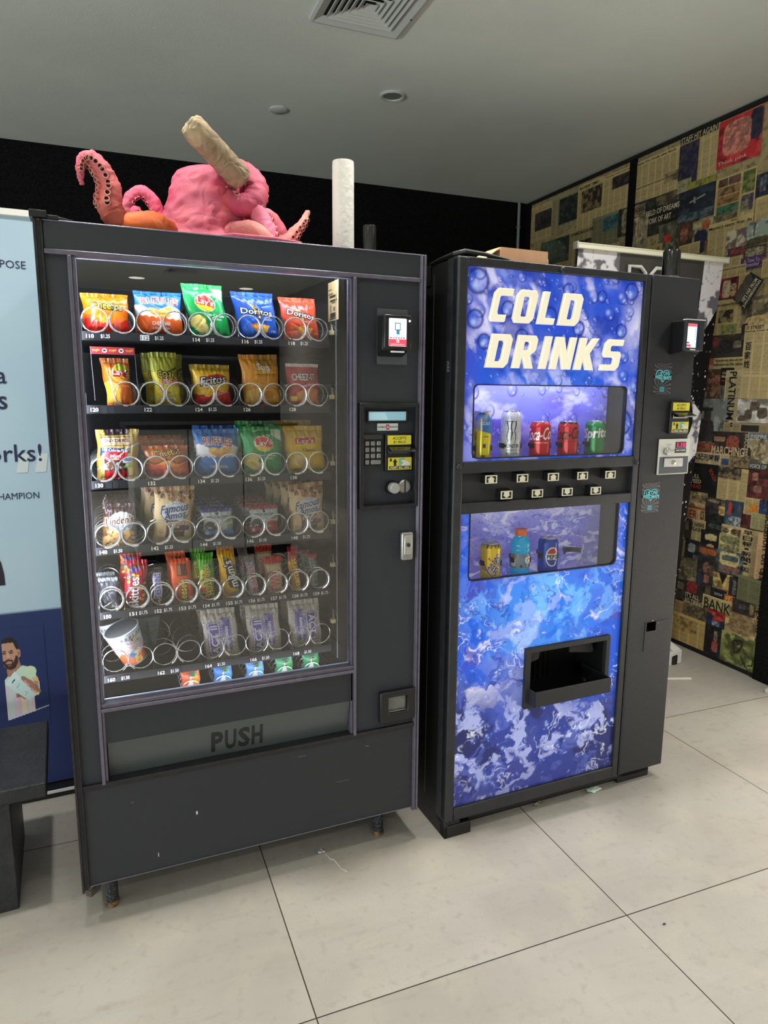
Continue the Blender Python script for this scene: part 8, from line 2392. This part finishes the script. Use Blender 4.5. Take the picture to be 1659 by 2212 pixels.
def crumb(name, label, cat, loc, rx, ry, rz, col, seed, mt=None, cols=None, n=12, k=7):
    rg = np.random.RandomState(seed)
    A, B = np.meshgrid(np.linspace(0, 2 * PI, n + 1), np.linspace(0, PI, k))
    r = rg.uniform(0.65, 1.15, A.shape); r[:, -1] = r[:, 0]
    P = np.stack([rx * r * np.cos(A) * np.sin(B), ry * r * np.sin(A) * np.sin(B), rz * (1 + 0.9 * r * np.cos(B)) * 0.8], -1)
    P[..., 2] = np.maximum(P[..., 2], 0.0005)
    cc = np.tile(np.array(L(col)), (A.size, 1))
    if cols:
        pick = rg.randint(0, len(cols), A.size)
        sel = rg.rand(A.size) < 0.4
        for i in np.where(sel)[0]:
            cc[i] = L(cols[pick[i]])
    m = MB(); m.grid(P, cc, flip=True)
    o = m.build(name, mt or M['print'], smooth=0.3)
    o.location = loc
    return tag(o, label, cat)


M['wrap'] = mat('shiny_wrapper', None, rough=0.2, spec=0.8)
crumb('plastic_scrap', 'crumpled clear plastic scrap on the floor before the snack machine', 'litter', (0.693, 0.05, 0), 0.014, 0.011, 0.007, (150, 150, 148), 2, M['wrap'], [(226, 226, 224), (90, 92, 92)])
m = MB()
rg = random.Random(4)
pts = [(0.0, 0.0, 0.0015)]
for k in range(9):
    pts.append((0.004 * k + rg.uniform(-0.004, 0.004), -0.0135 * k + rg.uniform(-0.003, 0.003), 0.0015 + 0.001 * (k % 2)))
m.tube(pts, [0.0008 + 0.001 * rg.random() for _ in pts], 5, (190, 190, 186))
o = m.build('plastic_strand', M['wrap']); o.location = (0.702, 0.035, 0); tag(o, 'thin glinting plastic strand trailing from the clear scrap', 'litter')
crumb('dirt_clump', 'small brownish dirt clump at the foot of the drinks machine', 'litter', (1.484, -0.002, 0), 0.018, 0.01, 0.01, (84, 74, 60), 5, None, [(40, 36, 32), (150, 140, 120)])
crumb('candy_wrapper', 'crumpled white and green wrapper by the drinks machine base', 'litter', (1.728, -0.006, 0), 0.032, 0.018, 0.009, (206, 224, 214), 7, M['wrap'], [(60, 150, 90), (150, 206, 180), (236, 240, 238)], 16, 8)
crumb('leaf_bit', 'tiny dark speck of litter on the open floor at right', 'litter', (1.475, -0.604, 0), 0.006, 0.003, 0.002, (44, 44, 54), 9)
wb = thing('white_carton', 'white carton lying on the floor behind the drinks machine', 'carton', (2.94, 0.86, 0), 0.1)
m = MB(); m.box(-0.12, -0.06, 0.0, 0.06, 0.06, 0.075, (206, 206, 204))
m.build('carton_body', M['print'], wb, bevel=0.004)
m = MB(); m.hull([(0.0, -0.05, 0.076), (0.06, -0.05, 0.076), (0.075, 0.05, 0.1), (0.0, 0.05, 0.1)], [(0.0, -0.05, 0.0745), (0.06, -0.05, 0.0745), (0.075, 0.05, 0.098), (0.0, 0.05, 0.098)], (220, 220, 216))
m.build('carton_flap', M['print'], wb)
m = MB(); m.box(-0.1, -0.006, 0.0, 0.1, 0.006, 0.006, (214, 214, 210))
o = m.build('white_strip', M['print']); o.location = (2.79, 0.66, 0); o.rotation_euler.z = -0.35
tag(o, 'thin white strip on the floor in front of the white carton', 'strip')
m = MB(); m.box(-0.05, -0.03, 0.0, 0.08, 0.03, 0.02, (190, 190, 184))
o = m.build('floor_bracket', M['print'], bevel=0.003); o.location = (3.26, 0.4, 0); o.rotation_euler.z = 0.3
o.location = (3.14, 0.345, 0)
tag(o, 'pale grey block on the floor at the right edge by the black post', 'block')

# counter across the room, behind the viewer (mirrored in the snack machine's glass)
ct = thing('counter', 'pale grey service counter behind the viewer, mirrored faintly in the glass', 'counter', room(1.2, -4.4, 0), ROOM)
M['counter'] = mat('pale_counter_laminate', (222, 220, 214), rough=0.5)
m = MB(); m.box(-0.68, -0.3, 0.08, 0.68, 0.3, 1.14)
m.build('counter_body', M['counter'], ct, bevel=0.004)
m = MB(); m.box(-0.72, -0.34, 1.14, 0.72, 0.34, 1.18)
m.build('worktop', M['wallgrey'], ct, bevel=0.004)
m = MB(); m.box(-0.66, -0.27, 0.0, 0.66, 0.27, 0.08)
m.build('kickboard', M['side'], ct)
for x in (-0.23, 0.23):
    m = MB(); m.box(x - 0.003, 0.299, 0.08, x + 0.003, 0.303, 1.14)
    m.build('panel_joint', M['side'], ct)
